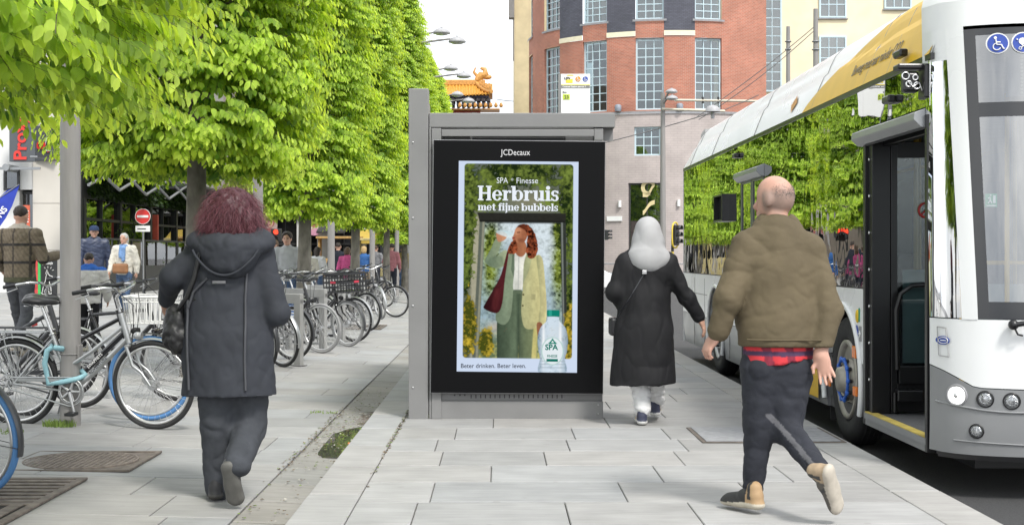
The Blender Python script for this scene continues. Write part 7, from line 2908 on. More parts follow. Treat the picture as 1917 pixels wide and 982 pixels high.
 if rack:
  m = MB()
  for y in (-.06, 0, .06):
   m.tube([Vector((-.27, y, .735)), Vector((-.80, y, .735))], .005, 6)
  m.tube([Vector((-.80, -.06, .735)), Vector((-.83, 0, .735)), Vector((-.80, .06, .735))], .006, 6)
  for x in (-.42, -.62): m.tube([Vector((x, -.06, .735)), Vector((x, .06, .735))], .005, 6)
  for s in (-1, 1):
   m.tube([rh + Vector((0, .06 * s, 0)), Vector((-.60, .062 * s, .735))], .005, 6)
   m.tube([rh + Vector((-.02, .06 * s, 0)), Vector((-.74, .062 * s, .735))], .005, 6)
  m.build("carrier", M_FSILV if frame_m is M_FSILV else M_FGRY, root)
  m = MB()
  m.bbox((-.86, -.035, .66), (-.835, .035, .70), .006)
  m.build("tail_lamp", M_RED, root)
 m = MB()
 m.cyl(bb + Vector((-.06, .03, .0)), bb + Vector((-.20, .15, -.265)), .009, n=8)
 m.build("kickstand", M_ALU, root)
 m = MB()
 lp = S @ (hb + Vector((.075, 0, .05)))
 m.ell(lp, (.035, .03, .03))
 m.cyl(lp, lp + Vector((.035, 0, 0)), .028, n=14)
 m.build("head_lamp", M_BLACK if frame_m is M_FBLK else M_ALU, root)
 if lock:
  m = MB()
  m.smooth = True
  pts = [Vector((-.21, -.03, .62)), Vector((-.24, -.05, .60)), Vector((-.27, -.04, .5)), Vector((-.235, -.05, .34)), Vector((-.12, -.07, .36)), Vector((0, -.05, .385)), Vector((.03, .03, .40)), Vector((-.02, .06, .43))]
  m.tube(pts, .021, 8)
  m.tube([Vector((-.19, -.03, .62)), Vector((-.12, -.03, .61)), Vector((-.11, .03, .6)), Vector((-.2, .04, .6)), Vector((-.24, 0, .63))], .021, 8)
  m.build("chain_lock", M_LBLUE, root)
 if basket == 'white':
  m = MB()
  B0 = hb + Vector((.22, 0, .12))
  def bk(z, t): w, l = .20 + .03 * t, .15 + .02 * t; return [S @ (B0 + Vector((x, y, z))) for x, y in ((-l, -w), (l, -w), (l, w), (-l, w))]
  for z, t, r_ in ((0, 0, .006), (.17, .85, .006), (.21, 1, .011)):
   q = bk(z, t)
   m.tube(q + [q[0]], r_, 6)
  lo, hi = bk(0, 0), bk(.21, 1)
  for i in range(4):
   j = (i + 1) % 4
   for k_ in range(9):
    t = k_ / 8
    m.tube([lo[i].lerp(lo[j], t), hi[i].lerp(hi[j], t)], .006, 5)
  for k_ in range(7):
   t = k_ / 6
   m.tube([lo[0].lerp(lo[1], t), lo[3].lerp(lo[2], t)], .005, 5)
  m.build("basket", M_WBASKET, root)
 if basket == 'crate':
  m = MB()
  B0 = hb + Vector((.20, 0, .14))
  def bx_(a, c):
   m.bbox(a, c, .004, S @ Matrix.Translation(B0))
  l, w, h_ = .20, .26, .27
  for z in (0, .065, .13, .20, .25):
   t_ = .018 if z not in (.25, .13) else .03
   for s in (-1, 1):
    bx_((-l, s * w - .008, z), (l, s * w + .008, z + t_))
    bx_((s * l - .008, -w, z), (s * l + .008, w, z + t_))
  for k_ in range(8):
   x = -l + 2 * l * k_ / 7
   for s in (-1, 1): bx_((x - .006, s * w - .007, 0), (x + .006, s * w + .007, h_))
  for k_ in range(10):
   y = -w + 2 * w * k_ / 9
   for s in (-1, 1): bx_((s * l - .007, y - .006, 0), (s * l + .007, y + .006, h_))
  bx_((-l, -w, 0), (l, w, .012))
  cr2 = m.build("crate", M_CRATE, root)
  m = MB()
  m.bbox((l + .006, -.05, .135), (l + .012, .05, .165), .001, S @ Matrix.Translation(B0))
  m.bbox((-.05, -w - .012, .135), (.05, -w - .006, .165), .001, S @ Matrix.Translation(B0))
  m.build("crate_badge", mat("crate_red", (.5, .03, .06), .5), cr2)
 if front_rack:
  m = MB()
  m.smooth = True
  for s in (-1, 1):
   m.tube([S @ (fh + Vector((0, .07 * s, 0))), S @ (fh + Vector((.06, .08 * s, .3))), S @ (fh + Vector((.10, .10 * s, .42))), S @ (fh + Vector((.0, .10 * s, .46))), S @ (fh + Vector((-.12, .08 * s, .46)))], .009, 8)
   m.tube([S @ (fh + Vector((.10, .10 * s, .42))), S @ (fh + Vector((.16, .10 * s, .36))), S @ (fh + Vector((.10, .09 * s, .25)))], .008, 8)
  for x in (-.1, 0, .08): m.tube([S @ (fh + Vector((x, -.1, .46))), S @ (fh + Vector((x, .1, .46)))], .006, 6)
  m.build("front_carrier", M_FSILV, root)
 if text:
  d = (hb + ax * .04 - bb).normalized()
  p = bb + d * .20 + Vector((0, -.0245, 0))
  up = Vector((-d.z, 0, d.x))
  M_ = facing(tuple(p + Vector((0, -.002, 0)) - up * .012), d, up)
  text_obj("frame_lettering", text, .034, M_, text_m or M_WHITE, fr, .0006, .0006)
 if sign:
  m = MB()
  m.bbox((-.14, -.034, .44), (.22, -.028, .66), .002)
  sg = m.build("frame_sign", mat("sign_sky_blue", (.03, .16, .5), .5), root)
  m = MB()
  for z, h_ in ((.60, .035), (.53, .02), (.49, .02)):
   m.box((-.11, -.038, z), (.18, -.035, z + h_))
  m.build("sign_bands", M_WHITE, sg)
 return root
def at_ground(u, Y): return Vector(((u - U0) / F * Y, Y, zl((u - U0) / F * Y)))
def place_by_front(u, Y, heading, fx=.60, s=1.0):
 """root position that puts the front wheel's foot under pixel column u at depth Y"""
 p = at_ground(u, Y)
 return p - Vector((math.cos(R(heading)) * fx * s, math.sin(R(heading)) * fx * s, 0))
bicycle(place_by_front(290, 10.58, -10), -10, "silver step-through bicycle with a pale blue chain lock by the thick grey pole", M_FSILV, 'step', lock=True, lean=3, steer=-3, text="ADVENTURE", text_m=M_FGRY)
bicycle(place_by_front(281, 11.12, -9), -9, "black bicycle with a blue front tyre and a white front basket, behind the silver one", M_FBLK, 'straight', front_tyre=M_BLUET, basket='white', lean=2, steer=6, text="SWAPFIETS", hub_big=True, rear_tyre=M_RUBBER)
bicycle(place_by_front(-50, 7.58, -14), -14, "bicycle cut by the left edge, only a blue-tyred wheel and silver carrier showing", M_FBLK, 'straight', front_tyre=M_BLUET, front_rack=True, steer=-8, hub_big=True)
bicycle(place_by_front(493, 15.9, -40), -40, "dark bicycle half hidden by the purple-haired woman's elbow, nearer of two black tyres", M_FBLK, 'diamond', steer=-8, bars='flat', chaincase=False)
bicycle(place_by_front(530, 16.5, -38), -38, "dark bicycle beside the nearest stand, thick black tyre right of the dark coat", M_FGRY, 'step', steer=-6)
bicycle(place_by_front(602, 18.9, -36), -36, "black bicycle with a bright front rim and a blue sign plate in its frame", M_FBLK, 'straight', front_tyre=M_GREYT, steer=6, sign=True, hub_big=False, guard=False)
bicycle(place_by_front(652, 20.3, -42), -42, "black bicycle carrying a large black plastic crate over its front wheel", M_FBLK, 'straight', front_tyre=M_GREYT, basket='crate', steer=4, hub_big=True)
bicycle(place_by_front(664, 21.4, -40), -40, "dark bicycle with a black tyre right behind the crate bicycle", M_FGRY, 'step', steer=10)
bicycle(place_by_front(714, 29.0, -52), -52, "grey bicycle with pale tyres far down the row, front wheel turned this way", M_FGRY, 'diamond', front_tyre=M_GREYT, rear_tyre=M_GREYT, steer=-12, chaincase=False)
bicycle(place_by_front(741, 30.0, -30), -30, "dark bicycle with a brown saddle, rightmost of the far bicycles beside the shelter post", M_FBLK, 'step', saddle_m=M_BROWN, steer=5)
bicycle(place_by_front(560, 20.6, -40), -40, "dark bicycle behind the grey bike stands with only its handlebar and wheel rims clear", M_FGRY, 'diamond', steer=8, bars='flat')
bicycle(place_by_front(590, 23.5, -40), -40, "silver bicycle far behind the stands between two tree trunks", M_FSILV, 'step', steer=-5)
bicycle(place_by_front(700, 33.0, -44), -44, "black bicycle behind the grey one with pale tyres", M_FBLK, 'straight', steer=3)
bicycle(place_by_front(330, 12.6, -16), -16, "black bicycle half hidden behind the white basket and the dark coat", M_FBLK, 'diamond', steer=8, chaincase=False)
bicycle(place_by_front(150, 11.9, -14), -14, "dark grey bicycle third from the camera at the nearest lamp post", M_FGRY, 'straight', steer=-4)
bicycle(place_by_front(548, 17.6, -40), -40, "black bicycle with swept silver bars between the first two stands", M_FBLK, 'step', steer=9)
bicycle(place_by_front(618, 22.6, -42), -42, "silver-forked bicycle leaning behind the blue sign plate", M_FGRY, 'straight', steer=-7, fork_m=M_FSILV, lean=6)
bicycle(place_by_front(688, 24.4, -44), -44, "black bicycle just right of the large black crate", M_FBLK, 'diamond', steer=6, chaincase=False)
bicycle(place_by_front(722, 35.5, -40), -40, "farthest dark bicycle before the thin pole", M_FGRY, 'step', steer=3)
def stand(u, Y, heading, label, w=.80):
 t = empty("bike_stand", at_ground(u, Y), R(heading), label, "bike stand", "grey bike stands along the square")
 b = MB()
 b.bbox((-w / 2, -.03, -.03), (-w / 2 + .11, .03, .80), .006)
 b.bbox((w / 2 - .11, -.03, -.03), (w / 2, .03, .80), .006)
 b.bbox((-w / 2, -.031, .74), (w / 2, .031, .86), .006)
 b.build("hoop", mat("stand_paint", (.30, .30, .29), .5, var=.08), t)
 b = MB()
 for x in (-w / 2 + .055, w / 2 - .055): b.bbox((x - .09, -.06, 0), (x + .09, .06, .012), .003)
 b.build("foot_plate", M_GREY, t)
stand(522, 16.9, -38, "nearest grey bike stand, just right of the purple-haired woman's sleeve")
stand(572, 19.4, -38, "second grey bike stand, behind the bicycle with the blue sign plate")
stand(610, 21.6, -38, "third grey bike stand, behind the front wheels in the middle of the row")
stand(655, 26.5, -38, "farthest grey bike stand, behind the bicycle with the crate")
# people
M_SKIN = attr_mat("skin", "tone", .5, .06, 30, .03, 200)
def cloth(name, col, var=.12, scale=14, bump=.25, bscale=260, rough=.9):
 return mat(name, col, rough, 0, var, scale, bump, bscale, spec=.2)
M_DENIM = cloth("blue_denim", (.07, .11, .19), .25)
M_NAVYP = cloth("navy_fabric", (.022, .025, .034))
M_SHOEA = attr_mat("shoe_colours", "tone", .6, .08, 30)
SK = np.array((.50, .29, .21))
def skin_colour(head_c, face_dir, base=SK, hr=.1):
 """skin with darker eyes and brows and redder lips"""
 hc = V3(head_c)
 f = V3(face_dir) / np.linalg.norm(face_dir)
 up = np.array((0, 0, 1.0))
 s = np.cross(f, up)
 def fn(V):
  C = np.tile(base, (len(V), 1))
  d = V - hc
  x, y, z = d @ s, d @ f, d @ up
  for sg in (-1, 1):
   m = (np.hypot((x - sg * .031) / .014, (z - .006) / .008) < 1) & (y > .04)
   C[m] = (.03, .025, .02)
   m = (np.hypot((x - sg * .031) / .022, (z - .028) / .006) < 1) & (y > .04)
   C[m] = base * .35
  m = (np.hypot(x / .025, (z + .055) / .008) < 1) & (y > .04)
  C[m] = base * (.9, .5, .5)
  return C
 return fn
def head_prims(c, f, s=1.0):
 c, f = V3(c), V3(f)
 f = f / np.linalg.norm(f)
 up = np.array((0, 0, 1.0))
 r = np.cross(f, up)
 M = np.stack([r, f, up], 1)
 P = [elp(c + up * .018 * s, np.array((.076, .095, .098)) * s, M), elp(c + f * .022 * s - up * .045 * s, np.array((.058, .068, .070)) * s, M),
 seg(c + f * .092 * s + up * .01 * s, c + f * .112 * s - up * .022 * s, .009 * s, .015 * s), seg(c + f * .085 * s - up * .056 * s, c + f * .088 * s - up * .058 * s, .018 * s),
 seg(c + f * .075 * s - up * .092 * s, c + f * .08 * s - up * .09 * s, .022 * s)]
 for sg in (-1, 1):
  P.append(elp(c + r * sg * .080 * s - f * .006 * s - up * .005 * s, np.array((.011, .019, .029)) * s, M))
 return P
def shoe_mesh(name, heel, toe, up, parent, cols, L=.285, wd=.048, high=.0, vox=.007):
 """heel and toe are points of the sole's underside; cols = (sole, upper, heel counter, trim)"""
 heel, toe, up = V3(heel), V3(toe), V3(up)
 d = toe - heel
 d = d / np.linalg.norm(d)
 up = up - d * np.dot(up, d)
 up = up / np.linalg.norm(up)
 side = np.cross(up, d)
 def P(x, y, z): return heel + d * x + side * y + up * z
 pr = [seg(P(.04, 0, .022), P(.15, 0, .022), .041, .038, side, .55), seg(P(.15, 0, .022), P(L - .045, 0, .022), .040, .047, side, .5),
 seg(P(.045, 0, .055), P(.12, 0, .06), .036, .038, side, 1.1), seg(P(.12, 0, .06), P(L - .055, 0, .038), .038, .040, side, .75), seg(P(.05, 0, .08), P(.055, 0, .105 + high), .036, .038)]
 V, Q = sdf_shape(pr, vox, .02, cuts=[(heel, -up)])
 loc = V - heel
 x, y, z = loc @ d, loc @ side, loc @ up
 C = np.tile(np.array(cols[1], float), (len(V), 1))
 C[(x < .085) & (z > .03)] = cols[2]
 C[(np.abs(x - .13 - (z - .05) * .8) < .012) & (z > .035)] = cols[3]
 C[(np.abs(x - .06) < .012) & (z > .05)] = cols[3]
 C[(x > .12) & (x < .20) & (np.abs(y) < .014) & (z > .065)] = np.array(cols[1]) * .6
 C[z < .030 + .006 * np.sin(x * 20)] = cols[0]
 return np_mesh(name, V, Q, M_SHOEA, parent, True, colors=C)
def strands(name, root_pts, dirs, length, width, material, parent, seed=0, gravity=.9, curl=.012, segs=6):
 """ribbon hairs that leave the scalp and fall"""
 rs = np.random.RandomState(seed)
 n = len(root_pts)
 L = length * (.6 + .6 * rs.rand(n)) if np.isscalar(length) else length
 P = [root_pts]
 d = dirs.copy()
 ph = rs.rand(n) * 6.28
 for i in range(segs):
  d = d + np.array([0, 0, -gravity / segs * 1.6]) + (rs.rand(n, 3) - .5) * .35
  d /= np.linalg.norm(d, axis=1, keepdims=True)
  w = curl * np.stack([np.sin(ph + i * 2.1), np.cos(ph + i * 2.1), 0 * ph], 1)
  P.append(P[-1] + d * (L / segs)[:, None] + w)
 P = np.stack(P, 1)
 t = np.cross(d, rs.rand(n, 3) - .5)
 t /= np.maximum(np.linalg.norm(t, axis=1, keepdims=True), 1e-6)
 ws = width * np.linspace(1, .25, segs + 1)
 V = np.stack([P - t[:, None] * ws[None, :, None], P + t[:, None] * ws[None, :, None]], 2).reshape(-1, 3)
 b = (np.arange(n) * (segs + 1) * 2)[:, None]
 Q = np.concatenate([b + np.array([[2 * i, 2 * i + 1, 2 * i + 3, 2 * i + 2]]) for i in range(segs)])
 C = np.repeat(.55 + .9 * rs.rand(n), (segs + 1) * 2)[:, None] * np.ones(3)
 return np_mesh(name, V, Q, material, parent, True, colors=C)
def hair_mat(name, c0, c1, rough=.5):
 m, nt, b = new_mat(name)
 at = nt.nodes.new("ShaderNodeAttribute")
 at.attribute_name = "tone"
 rp = nt.nodes.new("ShaderNodeValToRGB")
 rp.color_ramp.elements[0].position, rp.color_ramp.elements[1].position = .3, 1.0
 rp.color_ramp.elements[0].color = c0 + (1,)
 rp.color_ramp.elements[1].color = c1 + (1,)
 nt.links.new(at.outputs["Fac"], rp.inputs[0])
 nt.links.new(rp.outputs[0], b.inputs["Base Color"])
 b.inputs["Roughness"].default_value = rough
 b.inputs["Specular IOR Level"].default_value = .4
 return m
def surf_y(V, x, z, front=True):
 """y of the surface nearest the camera at (x, z)"""
 d = np.hypot(V[:, 0] - x, V[:, 2] - z)
 c = V[d < .03]
 if len(c) == 0: c = V[np.argsort(d)[:10]]
 return c[:, 1].min() if front else c[:, 1].max()
def mesh_np(o):
 n = len(o.data.vertices)
 a = np.empty(n * 3, np.float32)
 o.data.vertices.foreach_get("co", a)
 return a.reshape(-1, 3)
X1 = (1, 0, 0)
# woman with purple hair, from behind, mid-stride
WR = Vector((-1.49, 7.63, -0.05))
def W(u, v, dy=0.0): return np.array(px(u, v, WR.y + dy) - WR)
wm = empty("person", WR, label="person with bushy purple hair in a long dark hooded coat walking away on the left", cat="person")
hc = W(435, 402, .03)
pr = head_prims(hc, (0, 1, -.05)) + [seg(W(432, 440, .02), W(430, 470, .0), .06, .08), seg(W(430, 510), W(425, 560), .13, .13, X1, .6), seg(W(425, 560), W(428, 650), .13, .16, X1, .7),
 seg(W(375, 475), W(322, 515, -.02), .05, .042), seg(W(322, 515, -.02), W(310, 560, .16), .042, .03), seg(W(488, 480), W(515, 580, .0), .05, .042), seg(W(515, 580), W(486, 600, .22), .042, .03),
 seg(W(402, 650), W(408, 790), .085, .06), seg(W(408, 790), W(408, 905, .06), .058, .04), seg(W(462, 650), W(464, 795, .05), .085, .06), seg(W(464, 795, .05), W(440, 868, -.30), .058, .04)]
pr += hand_prims(W(310, 560, .16), (-.1, .7, -.5), (-.8, -.2, .5), (.4, .4, .6), curl=32) + hand_prims(W(486, 600, .22), (-.4, .8, -.2), (.8, .3, .2), (-.2, .2, 1), curl=35)
sdf_obj("body", pr, M_SKIN, wm, .006, .02, colorfn=skin_colour(hc, (0, 1, 0), SK * 1.05))
M_COAT = mat("dark_softshell", (.033, .036, .044), .78, var=.14, scale=7, bump=.12, bscale=420, spec=.25)
co = [seg(W(429, 762), W(426, 640), .262, .246, X1, .70), seg(W(426, 640), W(424, 560), .244, .226, X1, .70), seg(W(424, 560), W(426, 500), .226, .215, X1, .66), seg(W(426, 500), W(428, 468), .205, .16, X1, .62),
 seg(W(378, 468), W(482, 468), .078), seg(W(428, 465), W(432, 440), .10, .085),
 seg(W(378, 474), W(324, 518, -.02), .082, .066), seg(W(324, 518, -.02), W(311, 558, .15), .066, .052),
 seg(W(484, 474), W(518, 585, -.02), .085, .072), seg(W(518, 585, -.02), W(488, 600, .20), .070, .054)]
coat = sdf_obj("coat", co, M_COAT, wm, .009, .030, cuts=[(W(428, 738), (0, 0, -1))], fold=[(.008, (4.5, 4.5, 2.6), 3), (.0035, (12, 12, 9), 8)])
CV = mesh_np(coat)
b = MB()
for pts in ([(361, 560), (360, 610), (361, 670), (364, 736)], [(470, 500), (468, 560), (469, 610), (468, 670), (470, 736)], [(398, 520), (372, 545), (360, 580)]):
 q = []
 for u, v in pts:
  p = W(u, v)
  q.append((p[0], surf_y(CV, p[0], p[2]) - .001, p[2]))
 qq = []
 for i in range(len(q) - 1):
  for k in range(6):
   t = k / 6
   x, z = q[i][0] + (q[i + 1][0] - q[i][0]) * t, q[i][2] + (q[i + 1][2] - q[i][2]) * t
   qq.append((x, surf_y(CV, x, z) + .002, z))
 b.tube(qq, .0075, 6)
b.build("seam", mat("seam_tape", (.05, .052, .06), .6), coat)
p = W(421, 527)
b = MB()
y = surf_y(CV, p[0], p[2]) - .004
b.bbox((p[0] - .036, y - .003, p[2] - .008), (p[0] + .036, y + .006, p[2] + .008), .002)
b.build("reflective_tag", mat("tag_grey", (.16, .16, .17), .4), coat)
ho = [elp(W(432, 462, -.10), (.185, .125, .10)), elp(W(430, 492, -.13), (.13, .085, .085)), seg(W(368, 452, -.06), W(402, 430, .02), .055, .05), seg(W(497, 450, -.06), W(464, 430, .02), .055, .05)]
hd = sdf_obj("hood", ho, M_COAT, coat, .009, .05, minus=[elp(W(433, 432, -.06), (.135, .12, .105))], fold=[(.007, (7, 7, 9), 5), (.003, (18, 18, 14), 2)])
HV = mesh_np(hd)
b = MB()
q = []
for k in range(19):
 t = k / 18
 u = 372 + 122 * t
 v = 468 + 46 * math.sin(math.pi * t) ** .8
 p = W(u, v)
 q.append((p[0], surf_y(HV, p[0], p[2]) - .001, p[2]))
b.tube(q, .007, 6)
b.build("hood_seam", M_COAT, hd)
tr = [seg(W(404, 640), W(408, 790), .135, .094, X1, .95), seg(W(408, 790), W(409, 912, .05), .093, .073), seg(W(466, 640), W(466, 798, .05), .138, .097, X1, .95), seg(W(466, 798, .05), W(444, 868, -.27), .094, .072)]
sdf_obj("trousers", tr, cloth("dark_grey_trousers", (.050, .054, .062)), wm, .009, .03, fold=[(.008, (6, 6, 7), 1), (.0025, (15, 15, 15), 4)])
DK = ((.045, .043, .04), (.02, .02, .022), (.022, .022, .024), (.05, .05, .05))
shoe_mesh("shoe", W(404, 936, -.06), W(402, 927, .20), (0, 0, 1), wm, DK)
shoe_mesh("shoe", W(424, 868, -.36), W(443, 951, -.24), (.05, 1, -.35), wm, ((.10, .098, .09), (.03, .03, .032), (.05, .05, .052), (.06, .06, .06)), L=.275, wd=.05)
M_PURP = hair_mat("purple_hair", (.026, .008, .012), (.165, .055, .070), .5)
hv = [elp(hc + (0, -.01, .03), (.13, .135, .12)), elp(hc + (-.06, -.03, -.06), (.10, .11, .10)), elp(hc + (.06, -.03, -.05), (.105, .11, .10)), elp(hc + (.0, -.07, -.02), (.12, .09, .12))]
ha = sdf_obj("hair", hv, M_PURP, wm, .010, .05, fold=[(.014, (16, 16, 9), 7), (.006, (40, 40, 18), 2)], colorfn=lambda V: np.tile(.5, (len(V), 3)))
rs = np.random.RandomState(5)
Vh = mesh_np(ha).astype(float)
pick = rs.choice(len(Vh), 13000)
rt = Vh[pick]
dr = rt - hc
dr /= np.linalg.norm(dr, axis=1, keepdims=True)
dr[:, 2] = dr[:, 2] * .5
strands("hair_strands", rt - dr * .03, dr * .55 + (rs.rand(13000, 3) - .5) * 1.0, .11, .0010, M_PURP, ha, 2, 1.3, .009)
bg = empty("shoulder_bag", WR, label="black soft shoulder bag hanging at the purple-haired person's left side", cat="bag")
bgp = [elp(W(332, 610, -.02), (.075, .085, .125)), elp(W(336, 632, -.02), (.08, .09, .085))]
bgo = sdf_obj("bag_body", bgp, mat("bag_nylon", (.013, .013, .014), .5, var=.2, bump=.08), bg, .009, .04, fold=[(.014, (10, 10, 8), 3), (.006, (24, 24, 20), 1)])
b = MB()
b.smooth = True
q = [W(337, 575, -.08), W(352, 555, -.10), W(364, 520, -.13), W(374, 480, -.12), W(384, 462, -.05)]
q = [np.array((p[0], min(p[1], surf_y(CV, p[0], p[2]) - .008), p[2])) for p in q]
b.tube(q, .013, 8)
b.tube([W(352, 585, -.08), W(362, 572, -.10), W(368, 558, -.12)], .016, 8)
b.build("strap", M_BLACK, bg)
# woman in the pale headscarf
HR = Vector((1.14, 10.7, 0))
def H(u, v, dy=0.0): return np.array(px(u, v, HR.y + dy) - HR)
hm_ = empty("person", HR, label="person in a pale grey headscarf, long black coat and white trousers walking away", cat="person")
hc = H(1212, 442, .03)
pr = head_prims(hc, (-.1, 1, -.05), .97) + [seg(H(1211, 465), H(1210, 485), .055, .075), seg(H(1210, 515), H(1206, 560), .12, .12, X1, .6), seg(H(1206, 560), H(1206, 620), .12, .15, X1, .7),
 seg(H(1170, 490), H(1152, 545, -.02), .045, .04), seg(H(1152, 545, -.02), H(1170, 572, .2), .04, .028), seg(H(1250, 492), H(1286, 556, .0), .045, .038), seg(H(1286, 556), H(1311, 596, .06), .037, .027),
 seg(H(1196, 620), H(1198, 700, .0), .08, .06), seg(H(1198, 700), H(1202, 770, -.04), .055, .04), seg(H(1222, 620), H(1226, 700, .12), .08, .06), seg(H(1226, 700, .12), H(1228, 760, .32), .055, .04)]
pr += hand_prims(H(1311, 596, .06), (.35, .1, -.9), (.85, -.3, .3), (-.1, .95, .1), .95, curl=22) + hand_prims(H(1170, 572, .2), (.7, .7, .1), (0, .1, 1), (0, .6, .6), .95, curl=30)
sdf_obj("body", pr, M_SKIN, hm_, .006, .02, colorfn=skin_colour(hc, (-.1, 1, 0), SK))
M_BCOAT = mat("black_crepe", (.010, .010, .0115), .72, var=.15, scale=9, bump=.06, bscale=300, spec=.3)
co = [seg(H(1203, 742), H(1205, 625), .268, .222, X1, .74), seg(H(1205, 625), H(1206, 560), .215, .190, X1, .74), seg(H(1206, 560), H(1208, 505), .188, .195, X1, .66), seg(H(1208, 505), H(1210, 484), .185, .13, X1, .6),
 seg(H(1172, 490), H(1250, 490), .066), seg(H(1171, 494), H(1151, 546, -.03), .078, .062), seg(H(1151, 546, -.03), H(1168, 574, .18), .060, .05),
 seg(H(1249, 495), H(1286, 557, .0), .076, .058), seg(H(1286, 557), H(1308, 592, .05), .056, .044)]
coat = sdf_obj("coat", co, M_BCOAT, hm_, .010, .04, cuts=[(H(1203, 719), (.05, 0, -1))], fold=[(.013, (4.5, 4.5, 2.0), 11), (.005, (10, 10, 4.5), 4)])
CV = mesh_np(coat)
sc_p = [elp(hc + (0, -.012, .028), (.105, .125, .125)), elp(hc + (0, -.03, -.06), (.115, .12, .11)), seg(hc + (0, -.03, -.08), H(1212, 478, -.03), .115, .155, X1, .8, .75), seg(H(1212, 478, -.03), H(1240, 482, -.04), .08, .055)]
sdf_obj("headscarf", sc_p, mat("pale_grey_scarf", (.37, .37, .375), .85, var=.06, scale=8, bump=.12, bscale=350), hm_, .009, .05, fold=[(.0055, (4, 4, 2.2), 13), (.0015, (10, 10, 5), 2)])
tr = [seg(H(1196, 640), H(1198, 705), .10, .082), seg(H(1198, 705), H(1203, 765, -.03), .080, .062), seg(H(1222, 640), H(1227, 705, .12), .10, .080), seg(H(1227, 705, .12), H(1229, 752, .30), .078, .060)]
sdf_obj("trousers", tr, cloth("white_joggers", (.70, .70, .70), .05), hm_, .009, .025, fold=[(.011, (9, 9, 13), 2), (.004, (24, 24, 26), 5)])
SN = ((.62, .62, .60), (.50, .50, .50), (.045, .05, .085), (.62, .34, .10))
shoe_mesh("shoe", H(1203, 796, -.10), H(1197, 786, .17), (0, 0, 1), hm_, SN, high=.02)
shoe_mesh("shoe", H(1226, 780, .22), H(1229, 768, .48), (0, 0, 1), hm_, SN, high=.02)
hb2 = empty("crossbody_bag", HR, label="small black crossbody bag with a diagonal strap over the black coat", cat="bag")
b = MB()
q = []
for k in range(25):
 t = k / 24
 u, v = 1227 + (1152 - 1227) * t, 474 + (596 - 474) * t ** 1.05
 p = H(u, v)
 q.append(np.array((p[0], surf_y(CV, p[0], p[2]) - .004, p[2])))
for i in range(len(q) - 1):
 n = np.array((.5, 0, .42)) / .653
 b.quad(q[i] + n * .011, q[i] - n * .011, q[i + 1] - n * .011, q[i + 1] + n * .011)
 b.quad(q[i] + n * .011 - (0, .003, 0), q[i] - n * .011 - (0, .003, 0), q[i + 1] - n * .011 - (0, .003, 0), q[i + 1] + n * .011 - (0, .003, 0))
p = H(1203, 509)
b.build("strap", mat("strap_leather", (.035, .037, .042), .4), hb2, fix=False)
b = MB()
y = surf_y(CV, p[0], p[2]) - .010
b.bbox((p[0] - .018, y - .004, p[2] - .014), (p[0] + .018, y + .004, p[2] + .016), .003)
b.build("buckle", M_STEEL, hb2)
b = MB()
p = H(1153, 606, .06)
b.bbox((p[0] - .05, p[1] - .06, p[2] - .09), (p[0] + .03, p[1] + .12, p[2] + .05), .02)
b.build("bag_body", M_SADDLE, hb2)
# man in the brown jacket
MR = Vector((1.36, 7.05, 0))
def G(u, v, dy=0.0): return np.array(px(u, v, MR.y + dy) - MR)
mn = empty("person", MR, label="balding person in a brown jacket over a red checked shirt striding past the bus", cat="person")
hc = G(1452, 374, .04)
fd = np.array((-.72, .70, -.08))
pr = head_prims(hc, fd, 1.06) + [seg(G(1454, 408, .02), G(1456, 436, .0), .054, .066), seg(G(1456, 500), G(1456, 560), .13, .13, X1, .62), seg(G(1456, 560), G(1455, 650), .14, .155, X1, .7),
 seg(G(1390, 462), G(1362, 560, -.06), .052, .045), seg(G(1362, 560, -.06), G(1340, 628, -.04), .042, .03), seg(G(1522, 468), G(1553, 580, -.04), .052, .045), seg(G(1553, 580, -.04), G(1536, 666, -.12), .042, .03),
 seg(G(1428, 670), G(1420, 795), .09, .065), seg(G(1420, 795), G(1409, 905, .02), .06, .042), seg(G(1478, 670), G(1466, 798, -.02), .09, .065), seg(G(1466, 798, -.02), G(1540, 884, -.34), .06, .042)]
pr += hand_prims(G(1340, 628, -.04), (-.55, .1, -.85), (-.75, -.4, .4), (-.2, .9, .3), 0.90, curl=38) + hand_prims(G(1536, 666, -.12), (.28, -.12, -.95), (.25, .95, .05), (-.95, .1, -.2), 0.90, curl=18, spread=8)
def man_skin(V):
 C = skin_colour(hc, fd, np.array((.47, .27, .205)))(V)
 f_ = fd / np.linalg.norm(fd)
 d = V - hc
 y, z = d @ f_, d[:, 2]
 nz = np.array([mnoise.noise(Vector(q * 22)) for q in d]) * .018
 a_ = np.clip((.045 - y + nz) / .03, 0, 1) * np.clip((z + .075 + nz) / .03, 0, 1) * np.clip((.075 - z - .2 * np.maximum(y, 0) + nz) / .05, 0, 1) * (np.linalg.norm(d, axis=1) < .17)
 a_ = .72 * a_[:, None]
 C = C * (1 - a_) + np.array((.20, .155, .13)) * a_
 return C
sdf_obj("body", pr, M_SKIN, mn, .0055, .02, colorfn=man_skin)
M_JKT = mat("brown_suede_jacket", (.108, .086, .052), .82, var=.16, scale=5, bump=.12, bscale=300, spec=.25)
jk = [seg(G(1460, 662), G(1458, 600), .205, .215, X1, .74), seg(G(1458, 600), G(1455, 510), .205, .205, X1, .68), seg(G(1455, 510), G(1455, 462), .198, .165, X1, .64), seg(G(1455, 462), G(1455, 428), .115, .078),
 seg(G(1402, 458), G(1511, 462), .080), seg(G(1396, 466), G(1362, 560, -.07), .080, .070), seg(G(1362, 560, -.07), G(1345, 618, -.05), .070, .056),
 seg(G(1516, 470), G(1551, 580, -.05), .080, .068), seg(G(1551, 580, -.05), G(1538, 650, -.11), .068, .054)]
